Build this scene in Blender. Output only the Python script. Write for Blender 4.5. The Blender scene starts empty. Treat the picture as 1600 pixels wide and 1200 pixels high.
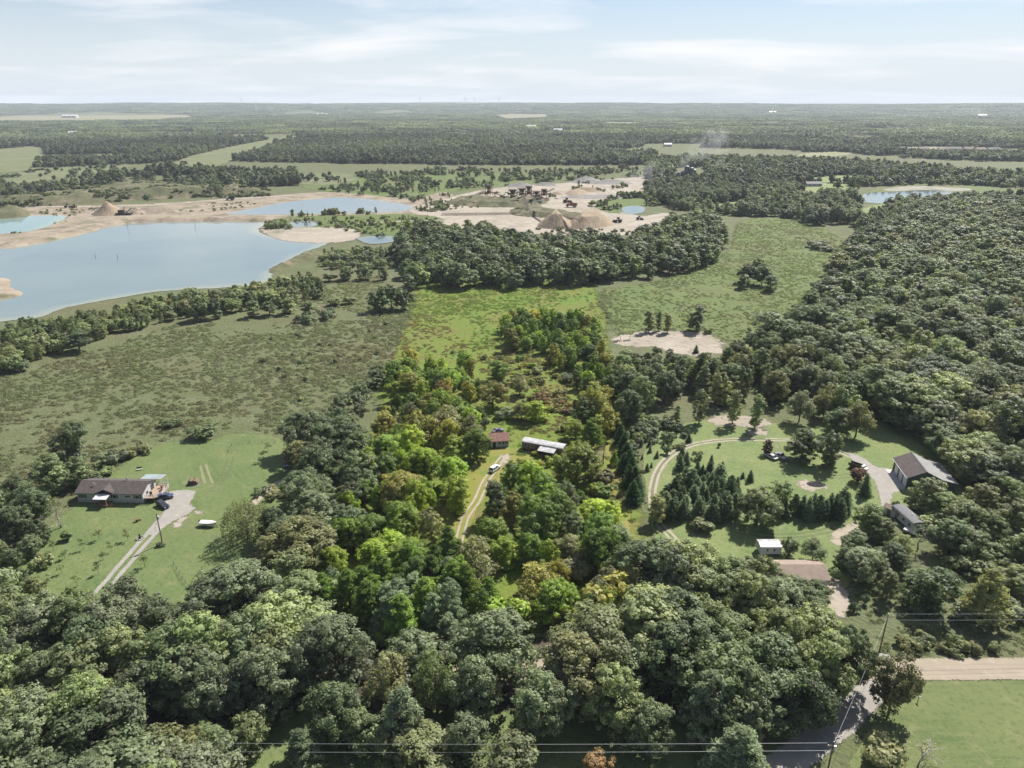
import bpy, math, random
import numpy as np
from mathutils import Vector

# ------------------------------------------------------------------ camera, sky, sun, exposure
SC = bpy.context.scene
COL = SC.collection
CAM_H, FOC = 110.0, 1110.0                      # camera height in metres, focal length in photo pixels (1600 wide)
PITCH = math.atan(440.0 / FOC)
cam_data = bpy.data.cameras.new('camera')
cam_data.sensor_width = 36.0
cam_data.lens = 36.0 * FOC / 1600.0
cam_data.clip_start, cam_data.clip_end = 0.5, 60000.0
cam = bpy.data.objects.new('camera', cam_data)
cam.location = (0, 0, CAM_H)
cam.rotation_euler = (math.pi / 2 - PITCH, 0, 0)
COL.objects.link(cam)
SC.camera = cam

SUN_EL, SUN_AZ = math.radians(47), math.radians(38)   # azimuth from +Y towards +X
world = bpy.data.worlds.new('World'); SC.world = world; world.use_nodes = True
wn, wl = world.node_tree.nodes, world.node_tree.links
wn.clear()
def N(nt, typ, **kw):
    n = nt.nodes.new(typ)
    for k, v in kw.items(): setattr(n, k, v)
    return n
W = world.node_tree
sky = N(W, 'ShaderNodeTexSky', sky_type='NISHITA', sun_disc=False)
sky.sun_elevation, sky.sun_rotation = SUN_EL, SUN_AZ
sky.altitude, sky.air_density, sky.dust_density, sky.ozone_density = 200, 1.0, 0.25, 2.5
tc = N(W, 'ShaderNodeTexCoord'); sep = N(W, 'ShaderNodeSeparateXYZ'); wl.new(tc.outputs['Generated'], sep.inputs[0])
def wmath(op, a, b=None):
    m = N(W, 'ShaderNodeMath', operation=op)
    for i, x in enumerate((a, b)):
        if x is None: continue
        if isinstance(x, (int, float)): m.inputs[i].default_value = x
        else: wl.new(x, m.inputs[i])
    return m.outputs[0]
zc = wmath('MAXIMUM', sep.outputs[2], 0.0); zd = wmath('ADD', zc, 0.10)
cx = wmath('DIVIDE', sep.outputs[0], zd); cy = wmath('DIVIDE', sep.outputs[1], zd)
cmb = N(W, 'ShaderNodeCombineXYZ'); wl.new(cx, cmb.inputs[0]); wl.new(cy, cmb.inputs[1])
mp = N(W, 'ShaderNodeMapping'); mp.inputs['Scale'].default_value = (0.34, 0.50, 1); mp.inputs['Rotation'].default_value = (0, 0, -0.35); mp.inputs['Location'].default_value = (3.1, 1.7, 0)
wl.new(cmb.outputs[0], mp.inputs[0])
cn = N(W, 'ShaderNodeTexNoise'); cn.inputs['Scale'].default_value = 1.5; cn.inputs['Detail'].default_value = 9; cn.inputs['Roughness'].default_value = 0.56; cn.inputs['Distortion'].default_value = 0.5
wl.new(mp.outputs[0], cn.inputs['Vector'])
cr = N(W, 'ShaderNodeMapRange'); cr.inputs['From Min'].default_value = 0.47; cr.inputs['From Max'].default_value = 0.68; cr.inputs['To Max'].default_value = 0.85
wl.new(cn.outputs[0], cr.inputs[0])
cmix = N(W, 'ShaderNodeMix', data_type='RGBA'); wl.new(cr.outputs[0], cmix.inputs[0])
wl.new(sky.outputs[0], cmix.inputs[6]); cmix.inputs[7].default_value = (9.8, 9.8, 10.0, 1)
hr = N(W, 'ShaderNodeMapRange', interpolation_type='SMOOTHSTEP'); hr.inputs['From Min'].default_value = 0.0; hr.inputs['From Max'].default_value = 0.20; hr.inputs['To Min'].default_value = 0.92; hr.inputs['To Max'].default_value = 0.0
wl.new(sep.outputs[2], hr.inputs[0])
hmix = N(W, 'ShaderNodeMix', data_type='RGBA'); wl.new(hr.outputs[0], hmix.inputs[0]); tintn = N(W, 'ShaderNodeVectorMath', operation='MULTIPLY'); wl.new(sky.outputs[0], tintn.inputs[0]); tintn.inputs[1].default_value = (0.93, 0.95, 1.0); wl.new(tintn.outputs[0], hmix.inputs[6]); hmix.inputs[7].default_value = (7.4, 8.0, 8.6, 1)
wl.new(hmix.outputs[2], cmix.inputs[6])
bg = N(W, 'ShaderNodeBackground'); bg.inputs['Strength'].default_value = 0.055
wl.new(cmix.outputs[2], bg.inputs[0])
wo = N(W, 'ShaderNodeOutputWorld'); wl.new(bg.outputs[0], wo.inputs[0])

sun_d = bpy.data.lights.new('sun', 'SUN'); sun_d.energy = 5.0; sun_d.angle = math.radians(0.55); sun_d.color = (1.0, 0.95, 0.87)
sun = bpy.data.objects.new('sun', sun_d); COL.objects.link(sun)
to_sun = Vector((math.sin(SUN_AZ) * math.cos(SUN_EL), math.cos(SUN_AZ) * math.cos(SUN_EL), math.sin(SUN_EL)))
sun.rotation_euler = to_sun.to_track_quat('Z', 'Y').to_euler()
sun.location = to_sun * 400

vs = SC.view_settings
vs.view_transform = 'Standard'; vs.look = 'None'; vs.gamma = 1.0; vs.exposure = 0.95; vs.use_curve_mapping = False
cy_ = SC.cycles
cy_.max_bounces = 6; cy_.diffuse_bounces = 3; cy_.glossy_bounces = 3; cy_.transmission_bounces = 3; cy_.volume_bounces = 0; cy_.transparent_max_bounces = 8
cy_.use_denoising = True; cy_.caustics_reflective = False; cy_.caustics_refractive = False
cy_.sample_clamp_indirect = 4.0

# ------------------------------------------------------------------ helpers
CP, SP = math.cos(PITCH), math.sin(PITCH)
def P(u, v, z=0.0):
    """photo pixel -> the place it shows, on the level z"""
    dx = (u - 800) / FOC; dy = -(v - 600) / FOC
    Y = CP + dy * SP; Z = -SP + dy * CP
    t = (z - CAM_H) / Z
    return (dx * t, Y * t)
def UV(x, y, z=0.0):
    dz = z - CAM_H; d = y * CP - dz * SP; up = y * SP + dz * CP
    return 800 + FOC * x / d, 600 - FOC * up / d, d
RNG = np.random.default_rng(7)
random.seed(7)

def hsh(ix, iy, s):
    n = (ix.astype(np.int64) * 374761393 + iy.astype(np.int64) * 668265263 + s * 974711) & 0x7fffffff
    n = (n ^ (n >> 13)) * 1274126177 & 0x7fffffff
    return ((n ^ (n >> 16)) & 0xffff) / 65535.0
def vnoise(x, y, s=0):
    x = np.asarray(x, float); y = np.asarray(y, float)
    ix, iy = np.floor(x), np.floor(y); fx, fy = x - ix, y - iy
    fx = fx * fx * (3 - 2 * fx); fy = fy * fy * (3 - 2 * fy)
    a, b, c, d = hsh(ix, iy, s), hsh(ix + 1, iy, s), hsh(ix, iy + 1, s), hsh(ix + 1, iy + 1, s)
    return (a * (1 - fx) + b * fx) * (1 - fy) + (c * (1 - fx) + d * fx) * fy
def fbm(x, y, s=0, o=4):
    t = 0; a = 0.5
    for i in range(o):
        t = t + a * vnoise(x, y, s + i); x = np.asarray(x) * 2.03; y = np.asarray(y) * 2.03; a *= 0.5
    return t

def inpoly(px, py, poly):
    px = np.asarray(px, float); py = np.asarray(py, float)
    c = np.zeros(px.shape, bool); n = len(poly)
    for i in range(n):
        x1, y1 = poly[i]; x2, y2 = poly[(i + 1) % n]
        if y1 == y2: continue
        m = ((y1 > py) != (y2 > py)) & (px < (x2 - x1) * (py - y1) / (y2 - y1) + x1)
        c ^= m
    return c
def edge_dist(px, py, poly):
    d = np.full(np.shape(px), 1e9)
    n = len(poly)
    for i in range(n):
        x1, y1 = poly[i]; x2, y2 = poly[(i + 1) % n]
        vx, vy = x2 - x1, y2 - y1; L = vx * vx + vy * vy + 1e-9
        t = np.clip(((px - x1) * vx + (py - y1) * vy) / L, 0, 1)
        d = np.minimum(d, np.hypot(px - x1 - t * vx, py - y1 - t * vy))
    return d
def smooth_closed(pts, k=6):
    pts = [np.array(p, float) for p in pts]; n = len(pts); out = []
    for i in range(n):
        p0, p1, p2, p3 = pts[i - 1], pts[i], pts[(i + 1) % n], pts[(i + 2) % n]
        for j in range(k):
            t = j / k
            out.append(0.5 * ((2 * p1) + (p2 - p0) * t + (2 * p0 - 5 * p1 + 4 * p2 - p3) * t * t + (3 * p1 - p0 - 3 * p2 + p3) * t ** 3))
    return [tuple(p) for p in out]
def smooth_open(pts, k=8):
    pts = [np.array(p, float) for p in pts]; n = len(pts); out = []
    for i in range(n - 1):
        p0, p1, p2, p3 = pts[max(i - 1, 0)], pts[i], pts[i + 1], pts[min(i + 2, n - 1)]
        for j in range(k):
            t = j / k
            out.append(0.5 * ((2 * p1) + (p2 - p0) * t + (2 * p0 - 5 * p1 + 4 * p2 - p3) * t * t + (3 * p1 - p0 - 3 * p2 + p3) * t ** 3))
    out.append(pts[-1])
    return out

def mesh_np(name, V, faces, mat=None, lv=None, smooth=False):
    """V (n,3), faces (m,k) all of one size"""
    V = np.asarray(V, np.float32); faces = np.asarray(faces, np.int32); m, k = faces.shape
    me = bpy.data.meshes.new(name)
    me.vertices.add(len(V)); me.vertices.foreach_set('co', V.ravel())
    me.loops.add(m * k); me.loops.foreach_set('vertex_index', faces.ravel())
    me.polygons.add(m); me.polygons.foreach_set('loop_start', np.arange(0, m * k, k, dtype=np.int32))
    try: me.polygons.foreach_set('loop_total', np.full(m, k, np.int32))
    except Exception: pass
    if smooth: me.polygons.foreach_set('use_smooth', np.ones(m, bool))
    me.update(calc_edges=True)
    if lv is not None:
        a = me.attributes.new('lv', 'FLOAT', 'FACE'); a.data.foreach_set('value', np.asarray(lv, np.float32))
    for x in (mat if isinstance(mat, (list, tuple)) else [mat]):
        if x: me.materials.append(x)
    return me

class MB:
    """collects boxes, bars, prisms and tubes into ONE mesh"""
    def __init__(s): s.v = []; s.f = []
    def add(s, vs_, fs):
        o = len(s.v); s.v += [tuple(p) for p in vs_]; s.f += [tuple(i + o for i in f) for f in fs]; return s
    def box(s, x0, x1, y0, y1, z0, z1):
        return s.add([(x0, y0, z0), (x1, y0, z0), (x1, y1, z0), (x0, y1, z0), (x0, y0, z1), (x1, y0, z1), (x1, y1, z1), (x0, y1, z1)],
                     [(0, 3, 2, 1), (4, 5, 6, 7), (0, 1, 5, 4), (1, 2, 6, 5), (2, 3, 7, 6), (3, 0, 4, 7)])
    def prism(s, poly, axis, a, b):
        """poly in the two other axes, extruded a..b along axis"""
        n = len(poly)
        def pt(p, t):
            return {'x': (t, p[0], p[1]), 'y': (p[0], t, p[1]), 'z': (p[0], p[1], t)}[axis]
        return s.add([pt(p, a) for p in poly] + [pt(p, b) for p in poly],
                     [tuple(range(n - 1, -1, -1)), tuple(range(n, 2 * n))] + [(i, (i + 1) % n, n + (i + 1) % n, n + i) for i in range(n)])
    def bar(s, a, b, w, h=None):
        a, b = Vector(a), Vector(b); h = h or w; d = (b - a).normalized()
        up = Vector((0, 0, 1)) if abs(d.z) < 0.95 else Vector((1, 0, 0))
        r = d.cross(up).normalized() * w / 2; q = r.cross(d).normalized() * h / 2
        vs_ = [a + i * r + j * q for i, j in ((-1, -1), (1, -1), (1, 1), (-1, 1))] + [b + i * r + j * q for i, j in ((-1, -1), (1, -1), (1, 1), (-1, 1))]
        return s.add(vs_, [(0, 3, 2, 1), (4, 5, 6, 7), (0, 1, 5, 4), (1, 2, 6, 5), (2, 3, 7, 6), (3, 0, 4, 7)])
    def tube(s, pts, rad, n=6):
        pts = [Vector(p) for p in pts]; vs_ = []; fs = []
        for i, p in enumerate(pts):
            d = (pts[min(i + 1, len(pts) - 1)] - pts[max(i - 1, 0)]).normalized()
            up = Vector((0, 0, 1)) if abs(d.z) < 0.9 else Vector((1, 0, 0))
            r = d.cross(up).normalized(); q = r.cross(d)
            R = rad[i] if isinstance(rad, (list, tuple)) else rad
            vs_ += [p + (r * math.cos(2 * math.pi * k / n) + q * math.sin(2 * math.pi * k / n)) * R for k in range(n)]
        for i in range(len(pts) - 1):
            fs += [(i * n + k, i * n + (k + 1) % n, (i + 1) * n + (k + 1) % n, (i + 1) * n + k) for k in range(n)]
        fs += [tuple(range(n - 1, -1, -1)), tuple(range((len(pts) - 1) * n, len(pts) * n))]
        return s.add(vs_, fs)
    def cyl(s, c, r, z0, z1, n=16, r1=None):
        return s.tube([(c[0], c[1], z0), (c[0], c[1], z1)], [r, r if r1 is None else r1], n)
    def wheel(s, c, r, w, n=14):
        return s.tube([(c[0], c[1] - w / 2, c[2]), (c[0], c[1] + w / 2, c[2])], [r, r], n)
    def mesh(s, name, mat, smooth=False, bevel=0):
        me = bpy.data.meshes.new(name); me.from_pydata(s.v, [], s.f); me.materials.append(mat)
        import bmesh
        bm = bmesh.new(); bm.from_mesh(me); bmesh.ops.recalc_face_normals(bm, faces=bm.faces)
        if bevel:
            bmesh.ops.bevel(bm, geom=[e for e in bm.edges if e.calc_face_angle(0) > 0.3], offset=bevel, segments=2, affect='EDGES', clamp_overlap=True)
        bm.to_mesh(me); bm.free()
        if smooth:
            for p in me.polygons: p.use_smooth = True
        me.update()
        return me
    def obj(s, name, mat, parent=None, smooth=False, bevel=0):
        return link(name, s.mesh(name, mat, smooth, bevel), parent)
def link(name, me, parent=None):
    o = bpy.data.objects.new(name, me); COL.objects.link(o)
    if parent: o.parent = parent
    return o
def tag(o, label=None, cat=None, group=None, kind=None):
    if label: o['label'] = label
    if cat: o['category'] = cat
    if group: o['group'] = group
    if kind: o['kind'] = kind
    return o
def thing(name, label, cat, loc, rz=0.0, group=None):
    o = bpy.data.objects.new(name, None); COL.objects.link(o)
    o.location = loc if len(loc) == 3 else (loc[0], loc[1], 0); o.rotation_euler = (0, 0, rz); o.empty_display_size = 0.5
    return tag(o, label, cat, group)

# ------------------------------------------------------------------ materials
def new_mat(name):
    m = bpy.data.materials.new(name); m.use_nodes = True; m.node_tree.nodes.clear(); return m, m.node_tree
def mat(name, c, rough=0.7, metal=0.0, var=0.12, scale=3.0, spec=0.4, bump=0.0, c2=None, coat=0):
    m, t = new_mat(name); L = t.links
    b = N(t, 'ShaderNodeBsdfPrincipled'); o = N(t, 'ShaderNodeOutputMaterial'); L.new(b.outputs[0], o.inputs[0])
    g = N(t, 'ShaderNodeTexCoord'); n = N(t, 'ShaderNodeTexNoise'); n.inputs['Scale'].default_value = scale; n.inputs['Detail'].default_value = 6
    L.new(g.outputs['Object'], n.inputs['Vector'])
    r = N(t, 'ShaderNodeMapRange'); r.inputs['From Min'].default_value = 0.3; r.inputs['From Max'].default_value = 0.7
    L.new(n.outputs[0], r.inputs[0])
    x = N(t, 'ShaderNodeMix', data_type='RGBA'); L.new(r.outputs[0], x.inputs[0])
    c2 = c2 or tuple(k * (1 - 2 * var) for k in c)
    x.inputs[6].default_value = (*c2, 1); x.inputs[7].default_value = (*c, 1)
    L.new(x.outputs[2], b.inputs['Base Color'])
    b.inputs['Roughness'].default_value = rough; b.inputs['Metallic'].default_value = metal; b.inputs['Specular IOR Level'].default_value = spec
    b.inputs['Coat Weight'].default_value = coat
    if bump:
        bp = N(t, 'ShaderNodeBump'); bp.inputs['Strength'].default_value = bump; bp.inputs['Distance'].default_value = 0.05
        L.new(n.outputs[0], bp.inputs['Height']); L.new(bp.outputs[0], b.inputs['Normal'])
    return m
def leaf_mat(name, transl=0.3, rough=0.45, spec=0.35):
    m, t = new_mat(name); L = t.links
    a = N(t, 'ShaderNodeAttribute', attribute_type='INSTANCER', attribute_name='tint')
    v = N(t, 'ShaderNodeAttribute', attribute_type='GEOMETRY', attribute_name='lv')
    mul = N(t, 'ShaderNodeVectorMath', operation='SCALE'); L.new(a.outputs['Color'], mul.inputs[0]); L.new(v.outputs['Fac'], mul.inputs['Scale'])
    b = N(t, 'ShaderNodeBsdfPrincipled'); L.new(mul.outputs[0], b.inputs['Base Color'])
    b.inputs['Roughness'].default_value = rough; b.inputs['Specular IOR Level'].default_value = spec
    tr = N(t, 'ShaderNodeBsdfTranslucent'); m2 = N(t, 'ShaderNodeVectorMath', operation='MULTIPLY'); L.new(mul.outputs[0], m2.inputs[0]); m2.inputs[1].default_value = (1.5, 1.55, 0.95)
    L.new(m2.outputs[0], tr.inputs[0])
    x = N(t, 'ShaderNodeMixShader'); x.inputs[0].default_value = transl; L.new(b.outputs[0], x.inputs[1]); L.new(tr.outputs[0], x.inputs[2])
    o = N(t, 'ShaderNodeOutputMaterial'); L.new(x.outputs[0], o.inputs[0])
    return m
GARGS = {}
def soft(m_, feather):
    """the same ground with a ragged, thinning edge (mesh attribute 'edge' runs 0..1 inwards)"""
    key = f'{m_.name}_ragged_{feather:.1f}'
    if key not in bpy.data.materials: ground_mat(key, *GARGS[m_.name], feather=feather)
    return bpy.data.materials[key]
def ground_mat(name, layers, rough=0.9, bump=(0.6, 0.7, 0.25), feather=0):
    """layers: first colour, then (colour, noise scale in 1/m, lo, hi, stretch-x, detail)"""
    GARGS[name] = (layers, rough, bump)
    m, t = new_mat(name); L = t.links
    g = N(t, 'ShaderNodeNewGeometry')
    cur = None
    for i, l in enumerate(layers):
        if i == 0:
            cur = N(t, 'ShaderNodeRGB'); cur.outputs[0].default_value = (*l, 1); cur = cur.outputs[0]; continue
        c, s, lo, hi = l[:4]; rot = l[4] if len(l) > 4 else 0; st = l[5] if len(l) > 5 else 1
        q = N(t, 'ShaderNodeMapping'); q.inputs['Location'].default_value = (i * 37.3, i * 11.9, 0); q.inputs['Scale'].default_value = (1, st, 1)
        q0 = N(t, 'ShaderNodeMapping'); q0.inputs['Rotation'].default_value = (0, 0, rot); L.new(g.outputs['Position'], q0.inputs[0]); L.new(q0.outputs[0], q.inputs[0])
        n = N(t, 'ShaderNodeTexNoise'); n.inputs['Scale'].default_value = s; n.inputs['Detail'].default_value = 7; n.inputs['Roughness'].default_value = 0.6
        L.new(q.outputs[0], n.inputs['Vector'])
        r = N(t, 'ShaderNodeMapRange'); r.inputs['From Min'].default_value = lo; r.inputs['From Max'].default_value = hi; L.new(n.outputs[0], r.inputs[0])
        x = N(t, 'ShaderNodeMix', data_type='RGBA'); L.new(r.outputs[0], x.inputs[0]); L.new(cur, x.inputs[6]); x.inputs[7].default_value = (*c, 1)
        cur = x.outputs[2]
    b = N(t, 'ShaderNodeBsdfPrincipled'); L.new(cur, b.inputs['Base Color']); b.inputs['Roughness'].default_value = rough; b.inputs['Specular IOR Level'].default_value = 0.15
    n = N(t, 'ShaderNodeTexNoise'); n.inputs['Scale'].default_value = bump[0]; n.inputs['Detail'].default_value = 8; L.new(g.outputs['Position'], n.inputs['Vector'])
    bp = N(t, 'ShaderNodeBump'); bp.inputs['Strength'].default_value = bump[1]; bp.inputs['Distance'].default_value = bump[2]; L.new(n.outputs[0], bp.inputs['Height']); L.new(bp.outputs[0], b.inputs['Normal'])
    o = N(t, 'ShaderNodeOutputMaterial'); L.new(b.outputs[0], o.inputs[0])
    if feather:
        ea = N(t, 'ShaderNodeAttribute', attribute_type='GEOMETRY', attribute_name='edge'); en = N(t, 'ShaderNodeTexNoise'); en.inputs['Scale'].default_value = 1.1 / feather; en.inputs['Detail'].default_value = 6; en.inputs['Roughness'].default_value = 0.65
        L.new(g.outputs['Position'], en.inputs['Vector'])
        k1 = N(t, 'ShaderNodeMath', operation='MULTIPLY_ADD'); L.new(en.outputs[0], k1.inputs[0]); k1.inputs[1].default_value = 2.2; k1.inputs[2].default_value = -1.6
        k2 = N(t, 'ShaderNodeMath', operation='ADD'); L.new(ea.outputs['Fac'], k2.inputs[0]); L.new(k1.outputs[0], k2.inputs[1])
        k3 = N(t, 'ShaderNodeMath', operation='MULTIPLY_ADD', use_clamp=True); L.new(k2.outputs[0], k3.inputs[0]); k3.inputs[1].default_value = 2.6; k3.inputs[2].default_value = 0.5
        L.new(k3.outputs[0], b.inputs['Alpha'])
    return m
def water_mat(name, c, c2):
    m, t = new_mat(name); L = t.links
    g = N(t, 'ShaderNodeNewGeometry')
    n = N(t, 'ShaderNodeTexNoise'); n.inputs['Scale'].default_value = 0.012; n.inputs['Detail'].default_value = 4; L.new(g.outputs['Position'], n.inputs['Vector'])
    r = N(t, 'ShaderNodeMapRange'); r.inputs['From Min'].default_value = 0.35; r.inputs['From Max'].default_value = 0.65; L.new(n.outputs[0], r.inputs[0])
    x = N(t, 'ShaderNodeMix', data_type='RGBA'); L.new(r.outputs[0], x.inputs[0]); x.inputs[6].default_value = (*c, 1); x.inputs[7].default_value = (*c2, 1)
    da = N(t, 'ShaderNodeAttribute', attribute_type='GEOMETRY', attribute_name='depth'); dn = N(t, 'ShaderNodeMath', operation='MULTIPLY_ADD', use_clamp=True); L.new(n.outputs[0], dn.inputs[0]); dn.inputs[1].default_value = 0.7; L.new(da.outputs['Fac'], dn.inputs[2])
    dm = N(t, 'ShaderNodeMapRange'); dm.inputs['From Min'].default_value = 0.35; dm.inputs['From Max'].default_value = 1.0; L.new(dn.outputs[0], dm.inputs[0])
    x2 = N(t, 'ShaderNodeMix', data_type='RGBA'); L.new(dm.outputs[0], x2.inputs[0]); x2.inputs[6].default_value = (c[0] * 1.25 + 0.03, c[1] * 1.15 + 0.015, c[2] * 0.95, 1); L.new(x.outputs[2], x2.inputs[7])
    b = N(t, 'ShaderNodeBsdfPrincipled'); L.new(x2.outputs[2], b.inputs['Base Color']); b.inputs['Roughness'].default_value = 0.07; b.inputs['IOR'].default_value = 1.33
    w = N(t, 'ShaderNodeTexNoise'); w.inputs['Scale'].default_value = 0.35; w.inputs['Detail'].default_value = 5; L.new(g.outputs['Position'], w.inputs['Vector'])
    bp = N(t, 'ShaderNodeBump'); bp.inputs['Strength'].default_value = 0.10; bp.inputs['Distance'].default_value = 0.25; L.new(w.outputs[0], bp.inputs['Height']); L.new(bp.outputs[0], b.inputs['Normal'])
    ea = N(t, 'ShaderNodeAttribute', attribute_type='GEOMETRY', attribute_name='edge'); en = N(t, 'ShaderNodeTexNoise'); en.inputs['Scale'].default_value = 0.25; en.inputs['Detail'].default_value = 5; L.new(g.outputs['Position'], en.inputs['Vector'])
    k2 = N(t, 'ShaderNodeMath', operation='ADD'); L.new(ea.outputs['Fac'], k2.inputs[0]); L.new(en.outputs[0], k2.inputs[1])
    k3 = N(t, 'ShaderNodeMath', operation='MULTIPLY_ADD', use_clamp=True); L.new(k2.outputs[0], k3.inputs[0]); k3.inputs[1].default_value = 4.0; k3.inputs[2].default_value = -3.5; L.new(k3.outputs[0], b.inputs['Alpha'])
    o = N(t, 'ShaderNodeOutputMaterial'); L.new(b.outputs[0], o.inputs[0])
    return m

M = {}
M['leaf'] = leaf_mat('leaf', 0.42, 0.55, 0.33)
M['needle'] = leaf_mat('needle', 0.36, 0.75, 0.12)
M['grass_blade'] = leaf_mat('grass_blade', 0.45, 0.6, 0.25)
M['bark'] = mat('bark', (0.13, 0.105, 0.08), 0.9, var=0.25, scale=2)
M['bark_grey'] = mat('bark_grey', (0.34, 0.31, 0.28), 0.9, var=0.2, scale=2)
M['meadow'] = ground_mat('meadow', [(0.095, 0.110, 0.050), ((0.114, 0.103, 0.056), 0.02, 0.47, 0.66), ((0.118, 0.130, 0.067), 0.08, 0.45, 0.65), ((0.059, 0.072, 0.032), 0.5, 0.52, 0.74)], bump=(0.9, 1.0, 0.5))
M['forest_floor'] = ground_mat('forest_floor', [(0.044, 0.040, 0.028), ((0.128, 0.096, 0.072), 0.3, 0.52, 0.7)])
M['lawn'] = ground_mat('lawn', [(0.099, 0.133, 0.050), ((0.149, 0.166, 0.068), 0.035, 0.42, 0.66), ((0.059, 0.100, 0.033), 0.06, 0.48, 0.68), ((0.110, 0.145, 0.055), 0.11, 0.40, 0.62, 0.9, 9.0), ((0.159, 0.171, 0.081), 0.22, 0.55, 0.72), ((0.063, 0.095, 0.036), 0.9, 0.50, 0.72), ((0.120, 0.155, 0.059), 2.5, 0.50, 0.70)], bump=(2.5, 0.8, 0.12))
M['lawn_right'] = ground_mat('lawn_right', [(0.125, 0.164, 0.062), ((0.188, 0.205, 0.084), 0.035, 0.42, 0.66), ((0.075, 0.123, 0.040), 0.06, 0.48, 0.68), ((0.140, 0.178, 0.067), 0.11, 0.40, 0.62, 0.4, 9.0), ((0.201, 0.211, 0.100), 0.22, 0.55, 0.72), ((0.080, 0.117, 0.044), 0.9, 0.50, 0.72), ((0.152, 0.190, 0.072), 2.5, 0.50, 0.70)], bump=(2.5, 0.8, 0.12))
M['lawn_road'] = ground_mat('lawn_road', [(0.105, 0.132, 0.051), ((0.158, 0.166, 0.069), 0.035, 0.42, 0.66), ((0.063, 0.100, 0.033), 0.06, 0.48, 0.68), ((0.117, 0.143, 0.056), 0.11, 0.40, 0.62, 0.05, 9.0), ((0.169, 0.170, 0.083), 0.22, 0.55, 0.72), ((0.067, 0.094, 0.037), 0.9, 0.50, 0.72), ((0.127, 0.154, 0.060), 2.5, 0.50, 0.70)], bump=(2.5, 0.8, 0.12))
M['plot_meadow'] = ground_mat('plot_meadow', [(0.118, 0.155, 0.028), ((0.142, 0.132, 0.040), 0.03, 0.45, 0.65), ((0.100, 0.165, 0.024), 0.06, 0.5, 0.66), ((0.115, 0.082, 0.035), 0.05, 0.6, 0.72), ((0.055, 0.08, 0.017), 0.5, 0.52, 0.72)], bump=(0.8, 0.9, 0.4))
M['plot_lawn'] = ground_mat('plot_lawn', [(0.160, 0.168, 0.036), ((0.208, 0.176, 0.064), 0.07, 0.45, 0.65), ((0.096, 0.152, 0.024), 0.15, 0.5, 0.7)], bump=(2, 0.5, 0.1))
M['right_meadow'] = ground_mat('right_meadow', [(0.095, 0.129, 0.041), ((0.114, 0.108, 0.049), 0.012, 0.5, 0.66), ((0.118, 0.151, 0.052), 0.07, 0.5, 0.68), ((0.060, 0.087, 0.030), 0.4, 0.52, 0.75)], bump=(0.8, 0.9, 0.4))
M['field'] = ground_mat('field', [(0.124, 0.140, 0.068), ((0.152, 0.156, 0.088), 0.01, 0.45, 0.65), ((0.096, 0.112, 0.052), 0.03, 0.5, 0.7)], bump=(0.2, 0.3, 0.5))
M['field_pale'] = ground_mat('field_pale', [(0.180, 0.180, 0.098), ((0.217, 0.195, 0.120), 0.004, 0.45, 0.65)], bump=(0.1, 0.2, 0.5))
M['field_bright'] = ground_mat('field_bright', [(0.150, 0.188, 0.064), ((0.180, 0.195, 0.090), 0.03, 0.45, 0.65)], bump=(0.5, 0.3, 0.3))
M['gravel'] = ground_mat('gravel', [(0.285, 0.240, 0.185), ((0.235, 0.200, 0.155), 0.05, 0.42, 0.62, 0.0, 14.0), ((0.32, 0.275, 0.215), 0.4, 0.5, 0.75)], bump=(6, 0.4, 0.04))
M['gravel_grey'] = ground_mat('gravel_grey', [(0.255, 0.238, 0.212), ((0.229, 0.217, 0.196), 0.3, 0.45, 0.7), ((0.309, 0.289, 0.260), 0.5, 0.5, 0.75)], bump=(6, 0.4, 0.04))
M['track'] = ground_mat('track', [(0.295, 0.258, 0.205), ((0.20, 0.19, 0.12), 0.5, 0.50, 0.7), ((0.32, 0.285, 0.23), 2.0, 0.5, 0.7)], bump=(5, 0.5, 0.05))
M['sand'] = ground_mat('sand', [(0.300, 0.262, 0.215), ((0.235, 0.203, 0.160), 0.02, 0.45, 0.62), ((0.355, 0.315, 0.265), 0.05, 0.5, 0.68), ((0.20, 0.172, 0.138), 0.12, 0.54, 0.70, 0.3, 4.0), ((0.15, 0.145, 0.095), 0.035, 0.60, 0.70), ((0.25, 0.22, 0.18), 0.6, 0.5, 0.7)], bump=(0.3, 0.8, 0.6))
M['sand_bank'] = ground_mat('sand_bank', [(0.255, 0.212, 0.162), ((0.165, 0.138, 0.100), 0.04, 0.45, 0.62), ((0.31, 0.265, 0.21), 0.12, 0.52, 0.7), ((0.105, 0.108, 0.060), 0.05, 0.55, 0.66)], bump=(0.3, 0.9, 0.8))
M['stockpile'] = ground_mat('stockpile', [(0.255, 0.199, 0.139), ((0.165, 0.128, 0.090), 0.35, 0.5, 0.7), ((0.315, 0.255, 0.188), 0.2, 0.5, 0.7)], bump=(1.2, 0.8, 0.3))
M['grey_pile'] = ground_mat('grey_pile', [(0.247, 0.232, 0.217), ((0.180, 0.169, 0.158), 0.2, 0.45, 0.65)], bump=(1.2, 0.8, 0.3))
M['berm'] = ground_mat('berm', [(0.102, 0.102, 0.055), ((0.187, 0.153, 0.106), 0.05, 0.5, 0.66), ((0.060, 0.068, 0.034), 0.2, 0.5, 0.7)], bump=(0.3, 0.9, 0.8))
M['lake'] = water_mat('lake', (0.185, 0.222, 0.208), (0.16, 0.20, 0.195))
M['pond'] = water_mat('pond', (0.10, 0.14, 0.155), (0.12, 0.16, 0.17))
M['pond_green'] = water_mat('pond_green', (0.16, 0.25, 0.235), (0.14, 0.215, 0.22))
M['algae'] = ground_mat('algae', [(0.247, 0.232, 0.195), ((0.165, 0.165, 0.120), 0.05, 0.45, 0.65)], bump=(0.5, 0.3, 0.1))
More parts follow.
